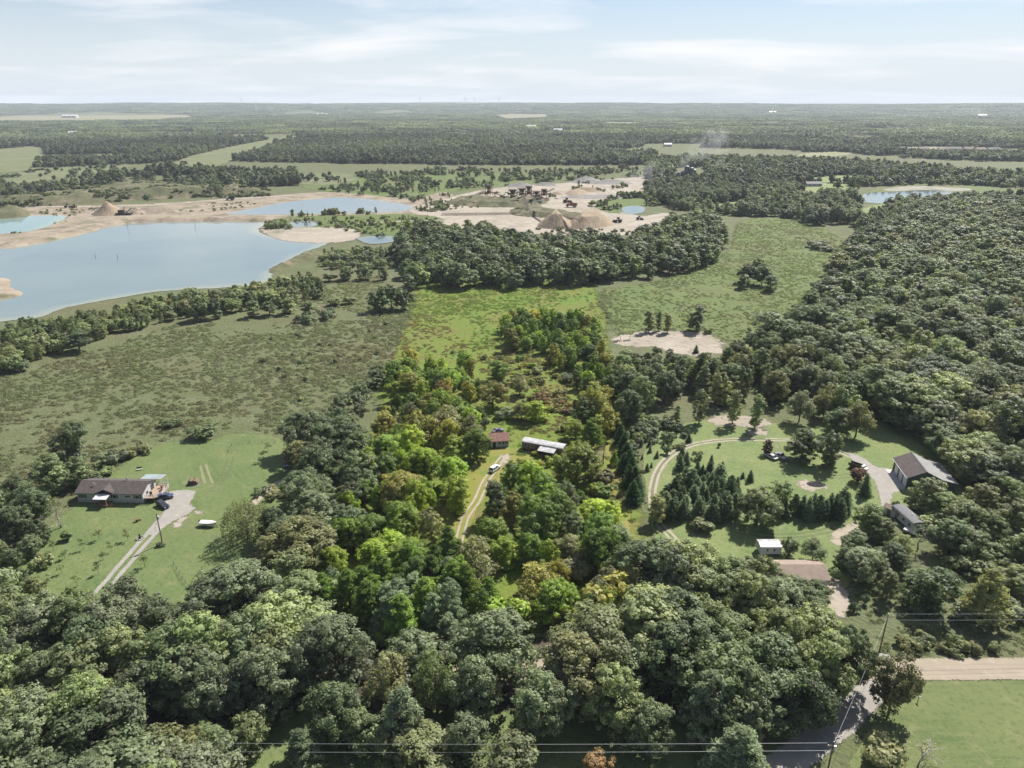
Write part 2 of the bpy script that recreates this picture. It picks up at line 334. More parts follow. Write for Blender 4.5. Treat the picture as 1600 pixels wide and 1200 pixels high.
M['white'] = mat('white', (0.56, 0.56, 0.55), 0.5, var=0.05)
M['offwhite'] = mat('offwhite', (0.46, 0.47, 0.47), 0.6, var=0.08)
M['wall_grey'] = mat('wall_grey', (0.46, 0.47, 0.48), 0.7, var=0.06)
M['roof_brown'] = mat('roof_brown', (0.095, 0.077, 0.072), 0.9, var=0.2, scale=1.2, bump=0.3)
M['roof_red'] = mat('roof_red', (0.24, 0.13, 0.10), 0.9, var=0.2, scale=1.0, bump=0.3)
M['roof_tan'] = mat('roof_tan', (0.26, 0.20, 0.16), 0.85, var=0.12, scale=0.8)
M['roof_grey'] = mat('roof_grey', (0.23, 0.225, 0.22), 0.85, var=0.15, scale=0.8)
M['roof_dark'] = mat('roof_dark', (0.15, 0.15, 0.155), 0.85, var=0.15)
M['roof_metal'] = mat('roof_metal', (0.44, 0.43, 0.44), 0.45, 0.0, var=0.25, scale=0.7)
M['barn_green'] = mat('barn_green', (0.045, 0.085, 0.065), 0.6, var=0.1, scale=0.7)
M['concrete'] = mat('concrete', (0.42, 0.41, 0.39), 0.9, var=0.1)
M['glass'] = mat('glass', (0.035, 0.045, 0.055), 0.08, var=0.1, spec=0.6)
M['shutter'] = mat('shutter', (0.045, 0.042, 0.045), 0.7)
M['tarp'] = mat('tarp', (0.27, 0.31, 0.32), 0.4, var=0.15, scale=0.6)
M['deck'] = mat('deck', (0.33, 0.24, 0.18), 0.8, var=0.12)
M['rail'] = mat('rail', (0.40, 0.22, 0.13), 0.8)
M['pole'] = mat('pole', (0.16, 0.12, 0.09), 0.9, var=0.2)
M['wire'] = mat('wire', (0.55, 0.56, 0.57), 0.4, 0.6)
M['insulator'] = mat('insulator', (0.6, 0.62, 0.64), 0.4)
M['tyre'] = mat('tyre', (0.02, 0.02, 0.021), 0.85)
M['rim'] = mat('rim', (0.35, 0.36, 0.37), 0.35, 0.8)
M['rust'] = mat('rust', (0.20, 0.105, 0.065), 0.9, var=0.3, scale=1.5)
M['rust_dark'] = mat('rust_dark', (0.10, 0.075, 0.06), 0.9, var=0.3, scale=1.0)
M['steel_tan'] = mat('steel_tan', (0.36, 0.28, 0.19), 0.7, var=0.15)
M['red'] = mat('red', (0.24, 0.07, 0.05), 0.6)
M['yellow'] = mat('yellow', (0.55, 0.36, 0.05), 0.5)
M['dark'] = mat('dark', (0.03, 0.03, 0.032), 0.7)
M['wood'] = mat('wood', (0.22, 0.15, 0.095), 0.85, var=0.2)
M['stone'] = mat('stone', (0.36, 0.35, 0.33), 0.9, var=0.15)
M['silo'] = mat('silo', (0.13, 0.14, 0.16), 0.5, 0.3, var=0.15, scale=0.3)
M['char'] = mat('char', (0.035, 0.032, 0.035), 0.95, var=0.3, scale=1.5, bump=0.6)
def paint(name, c): return mat(name, c, 0.28, 0.0, var=0.02, spec=0.5, coat=0.6)
M['paint_white'] = paint('paint_white', (0.66, 0.67, 0.69)); M['paint_black'] = paint('paint_black', (0.02, 0.02, 0.023)); M['paint_blue'] = paint('paint_blue', (0.035, 0.045, 0.10))
M['paint_silver'] = paint('paint_silver', (0.42, 0.41, 0.43)); M['paint_purple'] = paint('paint_purple', (0.16, 0.12, 0.26)); M['paint_dim'] = paint('paint_dim', (0.20, 0.20, 0.22))

# ------------------------------------------------------------------ the ground, far hills included
def terrain(x, y):
    r = np.hypot(x, y)
    t = np.clip((r - 7600) / 3600, 0, 1); t = t * t * (3 - 2 * t)
    return t * (38 + 110 * fbm(x / 2600.0 + 9, y / 2600.0 + 3, 5, 3))
def build_ground():
    rings = [0.0, 30.0]
    while rings[-1] < 15200: rings.append(rings[-1] * 1.03 + 1)
    rings = np.array(rings[1:])
    ang = np.concatenate([np.linspace(-60, 60, 241), np.linspace(66, 294, 39)]) * math.pi / 180
    X = np.outer(rings, np.sin(ang)); Y = np.outer(rings, np.cos(ang)); Z = terrain(X, Y)
    nR, nA = X.shape
    V = np.concatenate([np.stack([X, Y, Z], -1).reshape(-1, 3), [[0, 0, 0]]])
    i, j = np.meshgrid(np.arange(nR - 1), np.arange(nA), indexing='ij'); jn = (j + 1) % nA
    Fq = np.stack([i * nA + j, i * nA + jn, (i + 1) * nA + jn, (i + 1) * nA + j], -1).reshape(-1, 4)[:, ::-1]
    me = mesh_np('ground', V, Fq, M['meadow'], smooth=True)
    import bmesh
    bm = bmesh.new(); bm.from_mesh(me); bm.verts.ensure_lookup_table(); c = bm.verts[len(V) - 1]
    for a in range(nA): bm.faces.new((c, bm.verts[(a + 1) % nA], bm.verts[a]))
    bmesh.ops.recalc_face_normals(bm, faces=bm.faces); bm.to_mesh(me); bm.free()
    if me.polygons[0].normal.z < 0: me.flip_normals()
    return tag(link('ground', me), kind='structure')
build_ground()

def world_poly(pix, smooth=5, rough=0.0, step=None, z=0.0):
    pts = smooth_closed(pix, smooth) if smooth else pix
    pts = [P(u, v, z) for u, v in pts]
    if not rough: return pts
    out = []; n = len(pts)
    for i in range(n):
        a, b = pts[i], pts[(i + 1) % n]; L = math.hypot(b[0] - a[0], b[1] - a[1]); k = max(1, min(60, int(L / (step or rough * 1.5))))
        for j in range(k):
            x, y = a[0] + (b[0] - a[0]) * j / k, a[1] + (b[1] - a[1]) * j / k
            f = 1.0 / (rough * 5)
            out.append((x + rough * 2 * (float(fbm(x * f, y * f, 11)) - 0.47), y + rough * 2 * (float(fbm(x * f + 40, y * f, 12)) - 0.47)))
    return out
SOFT = {'meadow': 7.0, 'lawn': 1.2, 'bare_earth': 2.6, 'dirt_patch': 6.0, 'gravel_pad': 1.0, 'forest_floor': 3.0, 'sand_flat': 5.0, 'sand_pit': 9.0, 'wetland': 5.0, 'algae_bed': 4.0, 'field': 6.0}
SOFT_STRIP = {'gravel_road': 0.6, 'side_road': 0.6, 'driveway': 0.45, 'wheel_track': 0.3, 'grass_strip': 0.4, 'haul_road': 3.0, 'farm_track': 0.7, 'worn_strip': 0.25, 'far_road': 1.0}
def sheet(name, pts, z, m, parent=None):
    if name in SOFT or name in ('lake', 'pond'):
        f = SOFT.get(name, 3.0); A = np.array(pts); ext = (A.max(0) - A.min(0)).max(); res = max(f * 0.5, ext / 150)
        x0, y0 = A.min(0) - f - res; x1, y1 = A.max(0) + f + res; nx, ny = int((x1 - x0) / res) + 2, int((y1 - y0) / res) + 2
        X, Y = np.meshgrid(np.linspace(x0, x1, nx), np.linspace(y0, y1, ny), indexing='ij'); d = edge_dist(X, Y, pts) * np.where(inpoly(X, Y, pts), 1, -1)
        keep = d > -f * 0.6 - res * 1.5; idx = -np.ones(X.shape, int); idx[keep] = np.arange(keep.sum())
        q = np.stack([idx[:-1, :-1], idx[1:, :-1], idx[1:, 1:], idx[:-1, 1:]], -1).reshape(-1, 4); q = q[(q >= 0).all(1)]
        me = mesh_np(name, np.stack([X[keep], Y[keep], np.full(keep.sum(), z)], -1), q, soft(m, f) if name in SOFT else m)
        if name not in SOFT:
            a = me.attributes.new('depth', 'FLOAT', 'POINT'); a.data.foreach_set('value', np.clip(d[keep] / 16.0, 0, 1).astype(np.float32))
        a = me.attributes.new('edge', 'FLOAT', 'POINT'); a.data.foreach_set('value', np.clip(d[keep] / f + (0.3 if name == 'bare_earth' else 0.5), -1, 0.85 if name in ('bare_earth', 'dirt_patch') else 2).astype(np.float32))
        if me.polygons[0].normal.z < 0: me.flip_normals()
        o = link(name, me, parent); return tag(o, kind='structure') if not parent else o
    me = bpy.data.meshes.new(name); me.from_pydata([(x, y, z) for x, y in pts], [], [tuple(range(len(pts)))]); me.materials.append(m); me.update()
    if me.polygons[0].normal.z < 0: me.flip_normals()
    o = link(name, me, parent)
    return tag(o, kind='structure') if not parent else o
def strip(name, pix, width, z, m, offset=0.0, rough=0.0, parent=None):
    pts = [Vector(P(u, v)).to_2d() if False else Vector(P(u, v)) for u, v in pix]
    pts = [Vector(p) for p in smooth_open(pts, 10)]
    n = len(pts); rows = []; f = SOFT_STRIP.get(name, 0.3)
    for i, p in enumerate(pts):
        d = (pts[min(i + 1, n - 1)] - pts[max(i - 1, 0)]).normalized(); nn = Vector((-d.y, d.x))
        k0 = (float(vnoise(p.x * 0.35, p.y * 0.35, 3)) - 0.5) * rough; k1 = (float(vnoise(p.x * 0.35, p.y * 0.35, 8)) - 0.5) * rough
        w = width; rows.append([p + nn * (offset + q) for q in (w / 2 + f + k0, w / 2 - f * 0.5 + k0, 0, -w / 2 + f * 0.5 + k1, -w / 2 - f + k1)])
    V = [(q.x, q.y, z) for r in rows for q in r]; Fq = [(i * 5 + k, i * 5 + k + 1, (i + 1) * 5 + k + 1, (i + 1) * 5 + k) for i in range(n - 1) for k in range(4)]
    me = mesh_np(name, V, Fq, soft(m, f))
    at = me.attributes.new('edge', 'FLOAT', 'POINT'); at.data.foreach_set('value', np.tile(np.array([-0.2, 1.2, 1.6, 1.2, -0.2], np.float32), n))
    if me.polygons[0].normal.z < 0: me.flip_normals()
    o = link(name, me, parent)
    return tag(o, kind='structure') if not parent else o
def mound(name, pts, height, m, res=1.5, width=6.0, rough=0.3, seed=0, gully=0.0, z0=0.0, nscale=None):
    """a heap of earth over an outline, rising inwards from its edge"""
    A = np.array(pts); x0, y0 = A.min(0) - res; x1, y1 = A.max(0) + res
    nx, ny = int((x1 - x0) / res) + 2, int((y1 - y0) / res) + 2
    X, Y = np.meshgrid(np.linspace(x0, x1, nx), np.linspace(y0, y1, ny), indexing='ij')
    ins = inpoly(X, Y, pts); d = edge_dist(X, Y, pts) * np.where(ins, 1, -1)
    s = nscale or width * 0.8
    nz = fbm(X / s, Y / s, seed, 4) - 0.47
    t = np.clip(d / width, -0.3, 1.0)
    Z = height * t * (1 + rough * 2 * nz * np.clip(d / width + 0.2, 0, 1)) - 0.1
    if gully: Z = Z - gully * np.clip(d / width, 0, 1) * (1 - np.clip(d / width, 0, 1)) * 4 * np.abs(np.sin(X * 1.3 + 2 * nz * 6))
    keep = d > -2.2 * res
    idx = -np.ones(X.shape, int); idx[keep] = np.arange(keep.sum())
    V = np.stack([X[keep], Y[keep], Z[keep] + z0], -1)
    q = np.stack([idx[:-1, :-1], idx[1:, :-1], idx[1:, 1:], idx[:-1, 1:]], -1).reshape(-1, 4); q = q[(q >= 0).all(1)]
    o = link(name, mesh_np(name, V, q, m, smooth=True))
    return o

# ------------------------------------------------------------------ land cover
LAWN_L = [(175, 742), (215, 712), (262, 692), (330, 688), (362, 678), (425, 681), (452, 702), (462, 745), (450, 800), (400, 850), (385, 930), (330, 985), (200, 1010), (60, 1010), (-40, 1000), (-60, 930), (10, 870), (60, 835), (105, 800), (140, 770)]
LAWN_R = [(1005, 720), (1015, 690), (1045, 668), (1120, 655), (1200, 660), (1290, 665), (1350, 655), (1420, 665), (1480, 690), (1530, 735), (1500, 775), (1430, 790), (1380, 800), (1345, 830), (1335, 880), (1320, 925), (1230, 945), (1120, 925), (1055, 900), (1025, 850), (1012, 790)]
PLOT = [(655, 432), (930, 430), (1045, 960), (960, 985), (700, 985), (490, 965), (545, 790)]
RIGHT_MEADOW = [(940, 455), (1000, 445), (1080, 425), (1140, 390), (1150, 352), (1180, 342), (1256, 345), (1300, 365), (1345, 395), (1325, 440), (1270, 480), (1215, 520), (1160, 535), (1080, 530), (985, 535), (950, 500)]
sheet('forest_floor', world_poly([(-300, 1010), (100, 980), (330, 960), (480, 880), (560, 990), (1000, 985), (1150, 900), (1280, 965), (1340, 1020), (1310, 1090), (1200, 1130), (1000, 1150), (700, 1150), (300, 1260), (-300, 1260)], 4, 1.5), 0.02, M['forest_floor'])
sheet('meadow', world_poly(PLOT, 0, 7.0, 3.0), 0.05, M['plot_meadow'])
sheet('meadow', world_poly(RIGHT_MEADOW, 4, 2.0), 0.05, M['right_meadow'])
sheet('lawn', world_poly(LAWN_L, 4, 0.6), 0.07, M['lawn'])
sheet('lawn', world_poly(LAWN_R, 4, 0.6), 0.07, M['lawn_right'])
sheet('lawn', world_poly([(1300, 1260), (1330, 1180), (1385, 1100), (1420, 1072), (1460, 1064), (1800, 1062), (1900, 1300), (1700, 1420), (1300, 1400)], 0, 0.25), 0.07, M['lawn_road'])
sheet('lawn', world_poly([(330, 1128), (700, 1110), (1020, 1112), (1190, 1140), (1250, 1165), (1180, 1300), (700, 1400), (300, 1300)], 3, 0.6), 0.066, M['lawn'])
sheet('lawn', world_poly([(690, 800), (720, 745), (760, 705), (810, 700), (835, 712), (815, 735), (790, 750), (765, 770), (745, 800), (728, 850), (700, 850)], 3, 0.6), 0.08, M['plot_lawn'])
sheet('lawn', world_poly([(925, 660), (960, 690), (975, 760), (985, 830), (960, 860), (930, 800), (915, 720)], 3, 0.6), 0.08, M['plot_lawn'])
# roads, drives and tracks
strip('gravel_road', [(-500, 1046), (200, 1046), (900, 1046), (1430, 1046), (1600, 1045), (2000, 1043)], 5.8, 0.11, M['gravel'], rough=0.35)
strip('side_road', [(1400, 1030), (1372, 1062), (1335, 1105), (1285, 1150), (1215, 1205), (1130, 1300)], 5.6, 0.10, M['gravel_grey'], rough=0.4)
drive = strip('driveway', [(275, 790), (246, 823), (215, 858), (182, 897), (135, 955), (80, 1040)], 3.4, 0.10, M['gravel_grey'], rough=0.3)
strip('grass_strip', [(235, 836), (215, 858), (182, 897), (135, 955), (80, 1040)], 0.8, 0.05, M['lawn'], rough=0.5, parent=drive).location.z = 0.07
sheet('gravel_pad', world_poly([(258, 775), (266, 768), (300, 766), (305, 772), (297, 788), (305, 795), (285, 808), (262, 820), (244, 832), (245, 815), (256, 800)], 3, 0.3), 0.105, M['gravel_grey'])
sheet('bare_earth', world_poly([(268, 818), (285, 807), (300, 803), (290, 812), (288, 822), (270, 826)], 3, 0.3), 0.112, M['sand'])
sheet('bare_earth', world_poly([(298, 800), (312, 797), (325, 800), (305, 806)], 3, 0.4), 0.09, M['sand'])
strip('farm_track', [(478, 742), (450, 750), (425, 760), (408, 775), (395, 790)], 2.4, 0.10, M['track'], rough=0.5)
for off in (-0.85, 0.85):
    strip('wheel_track', [(1075, 870), (1052, 842), (1030, 818), (1021, 790), (1020, 762), (1030, 733), (1048, 712), (1080, 696), (1130, 688), (1195, 687), (1250, 690), (1300, 702), (1345, 720)], 0.75, 0.10, M['track'], offset=off, rough=0.25)
strip('grass_strip', [(1030, 818), (1021, 790), (1020, 762), (1030, 733), (1048, 712), (1080, 696), (1130, 688)], 1.0, 0.09, M['field'], rough=0.5)
for off in (-0.9, 0.9):
    strip('wheel_track', [(788, 712), (777, 726), (766, 742), (756, 757), (745, 783), (729, 806), (723, 822), (716, 850)], 0.6, 0.12, M['track'], offset=off, rough=0.25)
sheet('bare_earth', world_poly([(776, 722), (785, 710), (800, 712), (795, 722), (782, 730)], 3, 0.4), 0.115, M['track'])
sheet('gravel_pad', world_poly([(1322, 708), (1345, 714), (1370, 730), (1394, 734), (1415, 762), (1395, 772), (1390, 800), (1378, 800), (1370, 760), (1350, 735)], 3, 0.5), 0.105, M['gravel_grey'])
sheet('bare_earth', world_poly([(1242, 757), (1256, 749), (1268, 752), (1292, 758), (1290, 765), (1272, 769), (1252, 766)], 3, 1.6, 0.8), 0.10, M['track'])
sheet('bare_earth', world_poly([(1298, 830), (1320, 822), (1340, 812), (1345, 840), (1325, 860), (1300, 850)], 3, 0.6), 0.10, M['track'])
sheet('bare_earth', world_poly([(1105, 655), (1140, 648), (1200, 655), (1200, 668), (1150, 668), (1115, 664)], 3, 0.8), 0.10, M['sand'])
sheet('bare_earth', world_poly([(1165, 672), (1195, 668), (1200, 680), (1170, 681)], 3, 0.5), 0.10, M['sand'])
sheet('bare_earth', world_poly([(1290, 905), (1322, 912), (1330, 950), (1305, 975), (1290, 950)], 3, 0.5), 0.10, M['sand'])
sheet('dirt_patch', world_poly([(960, 528), (1000, 518), (1060, 517), (1110, 522), (1130, 540), (1125, 554), (1080, 557), (1030, 545), (975, 540)], 4, 1.2), 0.09, M['sand'])
# the two pale tyre marks behind the left house
for a, b in (((313, 728), (320, 756)), ((322, 726), (332, 756))):
    strip('worn_strip', [a, ((a[0] + b[0]) / 2, (a[1] + b[1]) / 2), b], 0.7, 0.09, M['field_pale'], rough=0.3)
for pix in ([(335, 770), (350, 742), (362, 715)], [(290, 815), (320, 834), (355, 846)]):
    for off in (-0.9, 0.9): strip('worn_strip', pix, 0.45, 0.085, M['field'], offset=off, rough=0.1)
for pix in ([(1210, 690), (1240, 735), (1300, 745), (1350, 740)], [(1150, 830), (1220, 838), (1290, 830), (1330, 815)]):
    for off in (-0.9, 0.9): strip('worn_strip', pix, 0.45, 0.085, M['field'], offset=off, rough=0.1)
# the lakes of the gravel pit
LAKE = [(-500, 520), (0, 503), (100, 482), (250, 456), (400, 446), (430, 424), (462, 402), (500, 386), (516, 378), (500, 372), (440, 371), (412, 366), (404, 357), (416, 347), (320, 345), (200, 347), (128, 364), (60, 378), (0, 386), (-500, 420)]
LAKE_L = [(-300, 352), (0, 341), (50, 337), (100, 337), (97, 344), (62, 358), (0, 366), (-300, 385)]
LAKE_M = [(355, 334), (400, 325), (440, 317), (520, 309), (560, 310), (620, 317), (645, 323), (638, 329), (600, 332), (480, 335), (385, 336)]
sheet('sand_flat', world_poly([(-400, 330), (0, 322), (110, 322), (240, 318), (420, 306), (520, 300), (640, 310), (700, 300), (720, 330), (690, 345), (640, 335), (600, 340), (480, 340), (430, 342), (320, 352), (200, 358), (100, 380), (0, 400), (-400, 440)], 4, 2.0), 0.12, M['sand_bank'])
sheet('sand_flat', world_poly([(406, 358), (440, 355), (540, 356), (562, 362), (556, 374), (515, 380), (440, 376)], 4, 1.5), 0.32, M['sand'])
sheet('meadow', world_poly([(450, 340), (560, 336), (640, 335), (690, 342), (680, 356), (620, 372), (560, 362), (540, 356), (440, 354)], 4, 2.0), 0.36, M['right_meadow'])
sheet('lake', world_poly(LAKE, 4, 2.0), 0.22, M['lake'])
sheet('lake', world_poly(LAKE_L, 4, 2.0), 0.22, M['pond_green'])
sheet('pond', world_poly(LAKE_M, 4, 2.0), 0.22, M['pond'])
sheet('pond', world_poly([(452, 349), (470, 346), (494, 347), (496, 353), (470, 356), (455, 355)], 3, 1.0), 0.40, M['pond'])
sheet('pond', world_poly([(560, 372), (590, 369), (617, 371), (612, 379), (580, 382), (565, 378)], 3, 1.0), 0.42, M['pond'])
sheet('sand_pit', world_poly([(640, 330), (690, 312), (740, 300), (800, 291), (870, 287), (930, 282), (1000, 277), (1030, 281), (1020, 297), (985, 305), (950, 312), (975, 325), (1000, 338), (1050, 333), (1040, 342), (995, 366), (900, 368), (830, 366), (720, 358), (680, 345)], 4, 2.5), 0.30, M['sand'])
sheet('pond', world_poly([(970, 326), (990, 322), (1008, 325), (1003, 333), (980, 335)], 3, 0.8), 0.45, M['pond'])
tag(mound('earth_bank', world_poly([(795, 333), (800, 326), (830, 323), (870, 329), (905, 336), (925, 342), (890, 344), (840, 340), (805, 338)], 3, 1.5), 4.0, M['berm'], 2.5, 9, 0.7, 26), kind='structure')
tag(mound('earth_bank', world_poly([(695, 318), (720, 309), (760, 310), (800, 314), (806, 322), (770, 325), (720, 322)], 3, 2), 4.5, M['berm'], 3.0, 12, 0.9, 27, nscale=8), kind='structure')
tag(mound('earth_bank', world_poly([(756, 316), (800, 312), (845, 312), (856, 318), (820, 324), (775, 324)], 3, 2), 5.0, M['berm'], 3.0, 12, 0.9, 28, nscale=8), kind='structure')
tag(mound('earth_bank', world_poly([(880, 302), (900, 297), (920, 299), (915, 305), (890, 306)], 3, 2), 4.0, M['stockpile'], 3.0, 10, 0.7, 29), kind='structure')
sheet('meadow', world_poly([(930, 322), (960, 312), (1015, 300), (1030, 320), (1000, 322), (965, 334), (945, 330)], 3, 1.5), 0.40, M['right_meadow'])
sheet('meadow', world_poly([(470, 290), (560, 275), (700, 270), (850, 272), (860, 284), (720, 298), (640, 308), (520, 300)], 3, 3), 0.10, M['right_meadow'])
# banks and spits
tag(mound('sand_spit', world_poly([(-60, 432), (5, 434), (19, 438), (20, 449), (40, 459), (15, 468), (-60, 478)], 3, 0.8), 2.2, M['sand_bank'], 1.5, 8, 0.4, 21), kind='structure')
tag(mound('sand_bank', world_poly([(0, 383), (60, 372), (125, 358), (200, 343), (300, 340), (415, 341), (415, 347), (320, 347), (200, 350), (128, 367), (60, 381), (0, 390)], 3, 1.5), 3.0, M['sand_bank'], 3.0, 9, 0.6, 22), kind='structure')
tag(mound('sand_bank', world_poly([(-200, 345), (0, 330), (40, 328), (46, 338), (10, 342), (-200, 360)], 3, 1.5), 7.0, M['berm'], 4.0, 12, 0.6, 23), kind='structure')
tag(mound('earth_bank', world_poly([(-200, 326), (0, 318), (120, 300), (260, 292), (330, 296), (420, 300), (430, 306), (330, 308), (200, 314), (0, 326)], 3, 3), 9.0, M['berm'], 5.0, 24, 0.7, 24, nscale=20), kind='structure')
tag(mound('earth_bank', world_poly([(418, 422), (440, 412), (470, 398), (500, 392), (500, 404), (470, 412), (440, 424), (425, 428)], 3, 1.0), 3.0, M['berm'], 1.5, 6, 0.6, 25), kind='structure')
def cone_pile(name, u, v, r, h, m_, label, ry=1.0, seed=0, group=None):
    c = P(u, v); pts = [(c[0] + r * math.cos(a), c[1] + r * ry * math.sin(a)) for a in np.linspace(0, 2 * math.pi, 40, endpoint=False)]
    o = mound(name, pts, h, M[m_], max(0.8, r / 22), min(r, r * ry) * 0.97, 0.22, seed, gully=h * 0.05, nscale=r * 0.4)
    return tag(o, label, 'stockpile')
cone_pile('sand_stockpile', 170, 334, 17, 13, 'stockpile', 'tall pointed brown sand cone by the gravel pit lake', seed=31)
cone_pile('sand_stockpile', 215, 333, 11, 6, 'sand_bank', 'low sand heap beside the tall pointed sand cone', seed=32)
cone_pile('sand_stockpile', 243, 331, 26, 5, 'sand_bank', 'long flat pale sand heap along the lake haul road', 0.5, 33)
cone_pile('gravel_stockpile', 813, 292, 22, 6, 'grey_pile', 'pale flat-topped gravel heap at back of sand pit', 0.6, 34)
cone_pile('gravel_stockpile', 853, 290, 18, 5, 'grey_pile', 'dark grey gravel heap at back edge of sand pit', 0.6, 35)
cone_pile('gravel_stockpile', 917, 285, 26, 9, 'grey_pile', 'pointed grey gravel heap behind the flat white stockpiles', 0.8, 36)
cone_pile('gravel_stockpile', 955, 287, 34, 6, 'grey_pile', 'long grey gravel heap near the batch plant', 0.5, 37)
cone_pile('gravel_stockpile', 930, 309, 48, 4, 'grey_pile', 'low wide grey gravel heap in middle of sand pit', 0.35, 38)
cone_pile('dirt_stockpile', 915, 299, 26, 5, 'stockpile', 'brown dirt bank overgrown with grass in sand pit', 0.5, 39)
cone_pile('dirt_stockpile', 870, 304, 10, 4, 'stockpile', 'small brown dirt heap below the raised conveyor', 0.8, 40)
cone_pile('dirt_stockpile', 718, 315, 17, 4, 'stockpile', 'small dirt heap at western edge of sand pit', 0.7, 41)
# the two big ribbed sand heaps in the pit, one outline each
tag(mound('sand_stockpile', world_poly([(838, 355), (852, 341), (865, 337), (880, 338), (892, 348), (895, 357), (870, 359)], 3), 13, M['stockpile'], 0.9, 15, 0.12, 42, gully=0.5), 'peaked brown sand heap under end of the long conveyor', 'stockpile')
tag(mound('sand_stockpile', world_poly([(888, 356), (892, 344), (915, 341), (945, 341), (960, 349), (950, 355), (915, 359)], 3), 10, M['stockpile'], 0.9, 13, 0.12, 43, gully=0.9), 'long ribbed brown sand heap beside the peaked one', 'stockpile')
# fields and clearings farther off
def field(pix, m_, z=0.3, rough=4): sheet('field', world_poly(pix, 3, rough), z, M[m_])
field([(-300, 240), (0, 233), (55, 228), (72, 236), (60, 258), (40, 268), (-300, 280)], 'field')
field([(20, 272), (70, 263), (190, 256), (215, 258), (150, 270), (60, 284), (0, 288)], 'field')
field([(250, 266), (290, 246), (360, 229), (450, 213), (462, 216), (420, 232), (350, 256), (300, 268)], 'field')
field([(450, 285), (480, 272), (530, 270), (560, 278), (520, 290)], 'field')
field([(-100, 188), (20, 181), (150, 178), (300, 180), (310, 186), (200, 190), (90, 191), (-100, 196)], 'field_pale', 0.5, 20)
field([(550, 178), (620, 175.5), (650, 177), (600, 180)], 'field_pale', 0.5, 10)
field([(765, 180), (800, 178), (862, 179), (860, 186), (780, 188)], 'field_pale', 0.5, 10)
field([(940, 192), (1005, 191), (1005, 195), (945, 196)], 'field_pale', 0.5, 8)
field([(430, 178), (480, 176), (520, 178), (450, 181)], 'field_pale', 0.5, 8)
field([(1250, 289), (1290, 286), (1330, 287), (1322, 297), (1300, 303), (1250, 302)], 'field_bright')
field([(1258, 279), (1310, 274), (1372, 276), (1365, 284), (1262, 285)], 'field_bright')
field([(1250, 241), (1300, 237), (1335, 239), (1310, 244), (1255, 246)], 'field_pale')
field([(1330, 340), (1360, 322), (1390, 320), (1385, 330), (1350, 345)], 'field_bright')
field([(1085, 330), (1120, 318), (1170, 312), (1180, 320), (1120, 332)], 'field_bright')
field([(1380, 232), (1450, 229), (1590, 233), (1590, 242), (1450, 241), (1385, 239)], 'field_pale', 0.5)
sheet('wetland', world_poly([(1345, 308), (1370, 293), (1440, 288), (1530, 292), (1640, 300), (1640, 312), (1530, 304), (1440, 306), (1390, 318), (1350, 317)], 3, 2), 0.22, M['right_meadow'])
sheet('pond', world_poly([(1346, 314), (1352, 302), (1400, 300), (1450, 297), (1490, 300), (1470, 305), (1400, 312), (1380, 318)], 3, 1.5), 0.28, M['pond'])
sheet('algae_bed', world_poly([(1380, 296), (1430, 291), (1515, 295), (1505, 299), (1440, 297), (1400, 299)], 3, 1.5), 0.34, M['algae'])
strip('far_road', [(1250, 289.5), (1275, 288), (1292, 289)], 7, 0.45, M['gravel_grey'], rough=0.5)
strip('haul_road', [(-200, 332), (0, 325), (110, 323), (240, 321), (330, 314), (420, 308), (480, 305)], 9, 0.35, M['sand'], rough=2)
strip('haul_road', [(690, 345), (640, 346), (560, 350)], 5, 0.50, M['sand'], rough=1)
strip('haul_road', [(880, 300), (905, 320), (935, 332), (965, 345), (1000, 342), (1045, 334)], 12, 0.40, M['sand'], rough=3)
strip('far_road', [(1480, 281), (1530, 284), (1600, 288), (1700, 292)], 6, 0.6, M['gravel_grey'], rough=0.5)

# ------------------------------------------------------------------ plant prototypes (real size, in metres)
def rdirs(rng, n, zmin=-1.0):
    z = rng.uniform(zmin, 1, n); a = rng.uniform(0, 2 * math.pi, n); s = np.sqrt(np.clip(1 - z * z, 0, 1))
    return np.stack([s * np.cos(a), s * np.sin(a), z], -1)
def norm(a): return a / (np.linalg.norm(a, axis=1, keepdims=True) + 1e-9)
def leaf_quads(rng, C, Nn, size, aspect=0.95):
    n = len(C); r = rng.normal(size=(n, 3)); T = norm(np.cross(Nn, r)); B = np.cross(Nn, T)
    s = (size * rng.uniform(0.65, 1.35, n) / 2)[:, None]
    V = np.stack([C - T * s, C + B * s * aspect, C + T * s, C - B * s * aspect], 1).reshape(-1, 3)
    return V, np.arange(n * 4).reshape(n, 4)
def lobed(rng, lobes, clumps, clump_r, leaves, leaf, zmin=-0.45, spread=0.55, aspect=0.95):
    """leaves on clumps on the outside of lobes: a cauliflower crown with gaps"""
    C, Nn, lv = [], [], []
    for (c, r) in lobes:
        c = np.array(c); r = np.array(r) if np.ndim(r) else np.array([r, r, r])
        d = rdirs(rng, clumps, zmin); pos = c + d * r * rng.uniform(0.70, 1.05, (clumps, 1))
        cr = clump_r * rng.uniform(0.6, 1.3, clumps); cv = rng.uniform(0.78, 1.22, clumps) * rng.uniform(0.75, 1.25)
        for k in range(clumps):
            e = rdirs(rng, leaves, -0.9) ; q = pos[k] + e * cr[k] * rng.uniform(0.45, 1.05, (leaves, 1)) * np.array([1, 1, 0.8])
            C.append(q); Nn.append(norm(e * 0.9 + d[k] * 0.5 + np.array([0, 0, 0.4]) + rng.normal(size=(leaves, 3)) * spread * 0.6)); lv.append(cv[k] * rng.uniform(0.7, 1.3, leaves))
    V, Fq = leaf_quads(rng, np.concatenate(C), np.concatenate(Nn), leaf, aspect)
    return V, Fq, np.concatenate(lv)
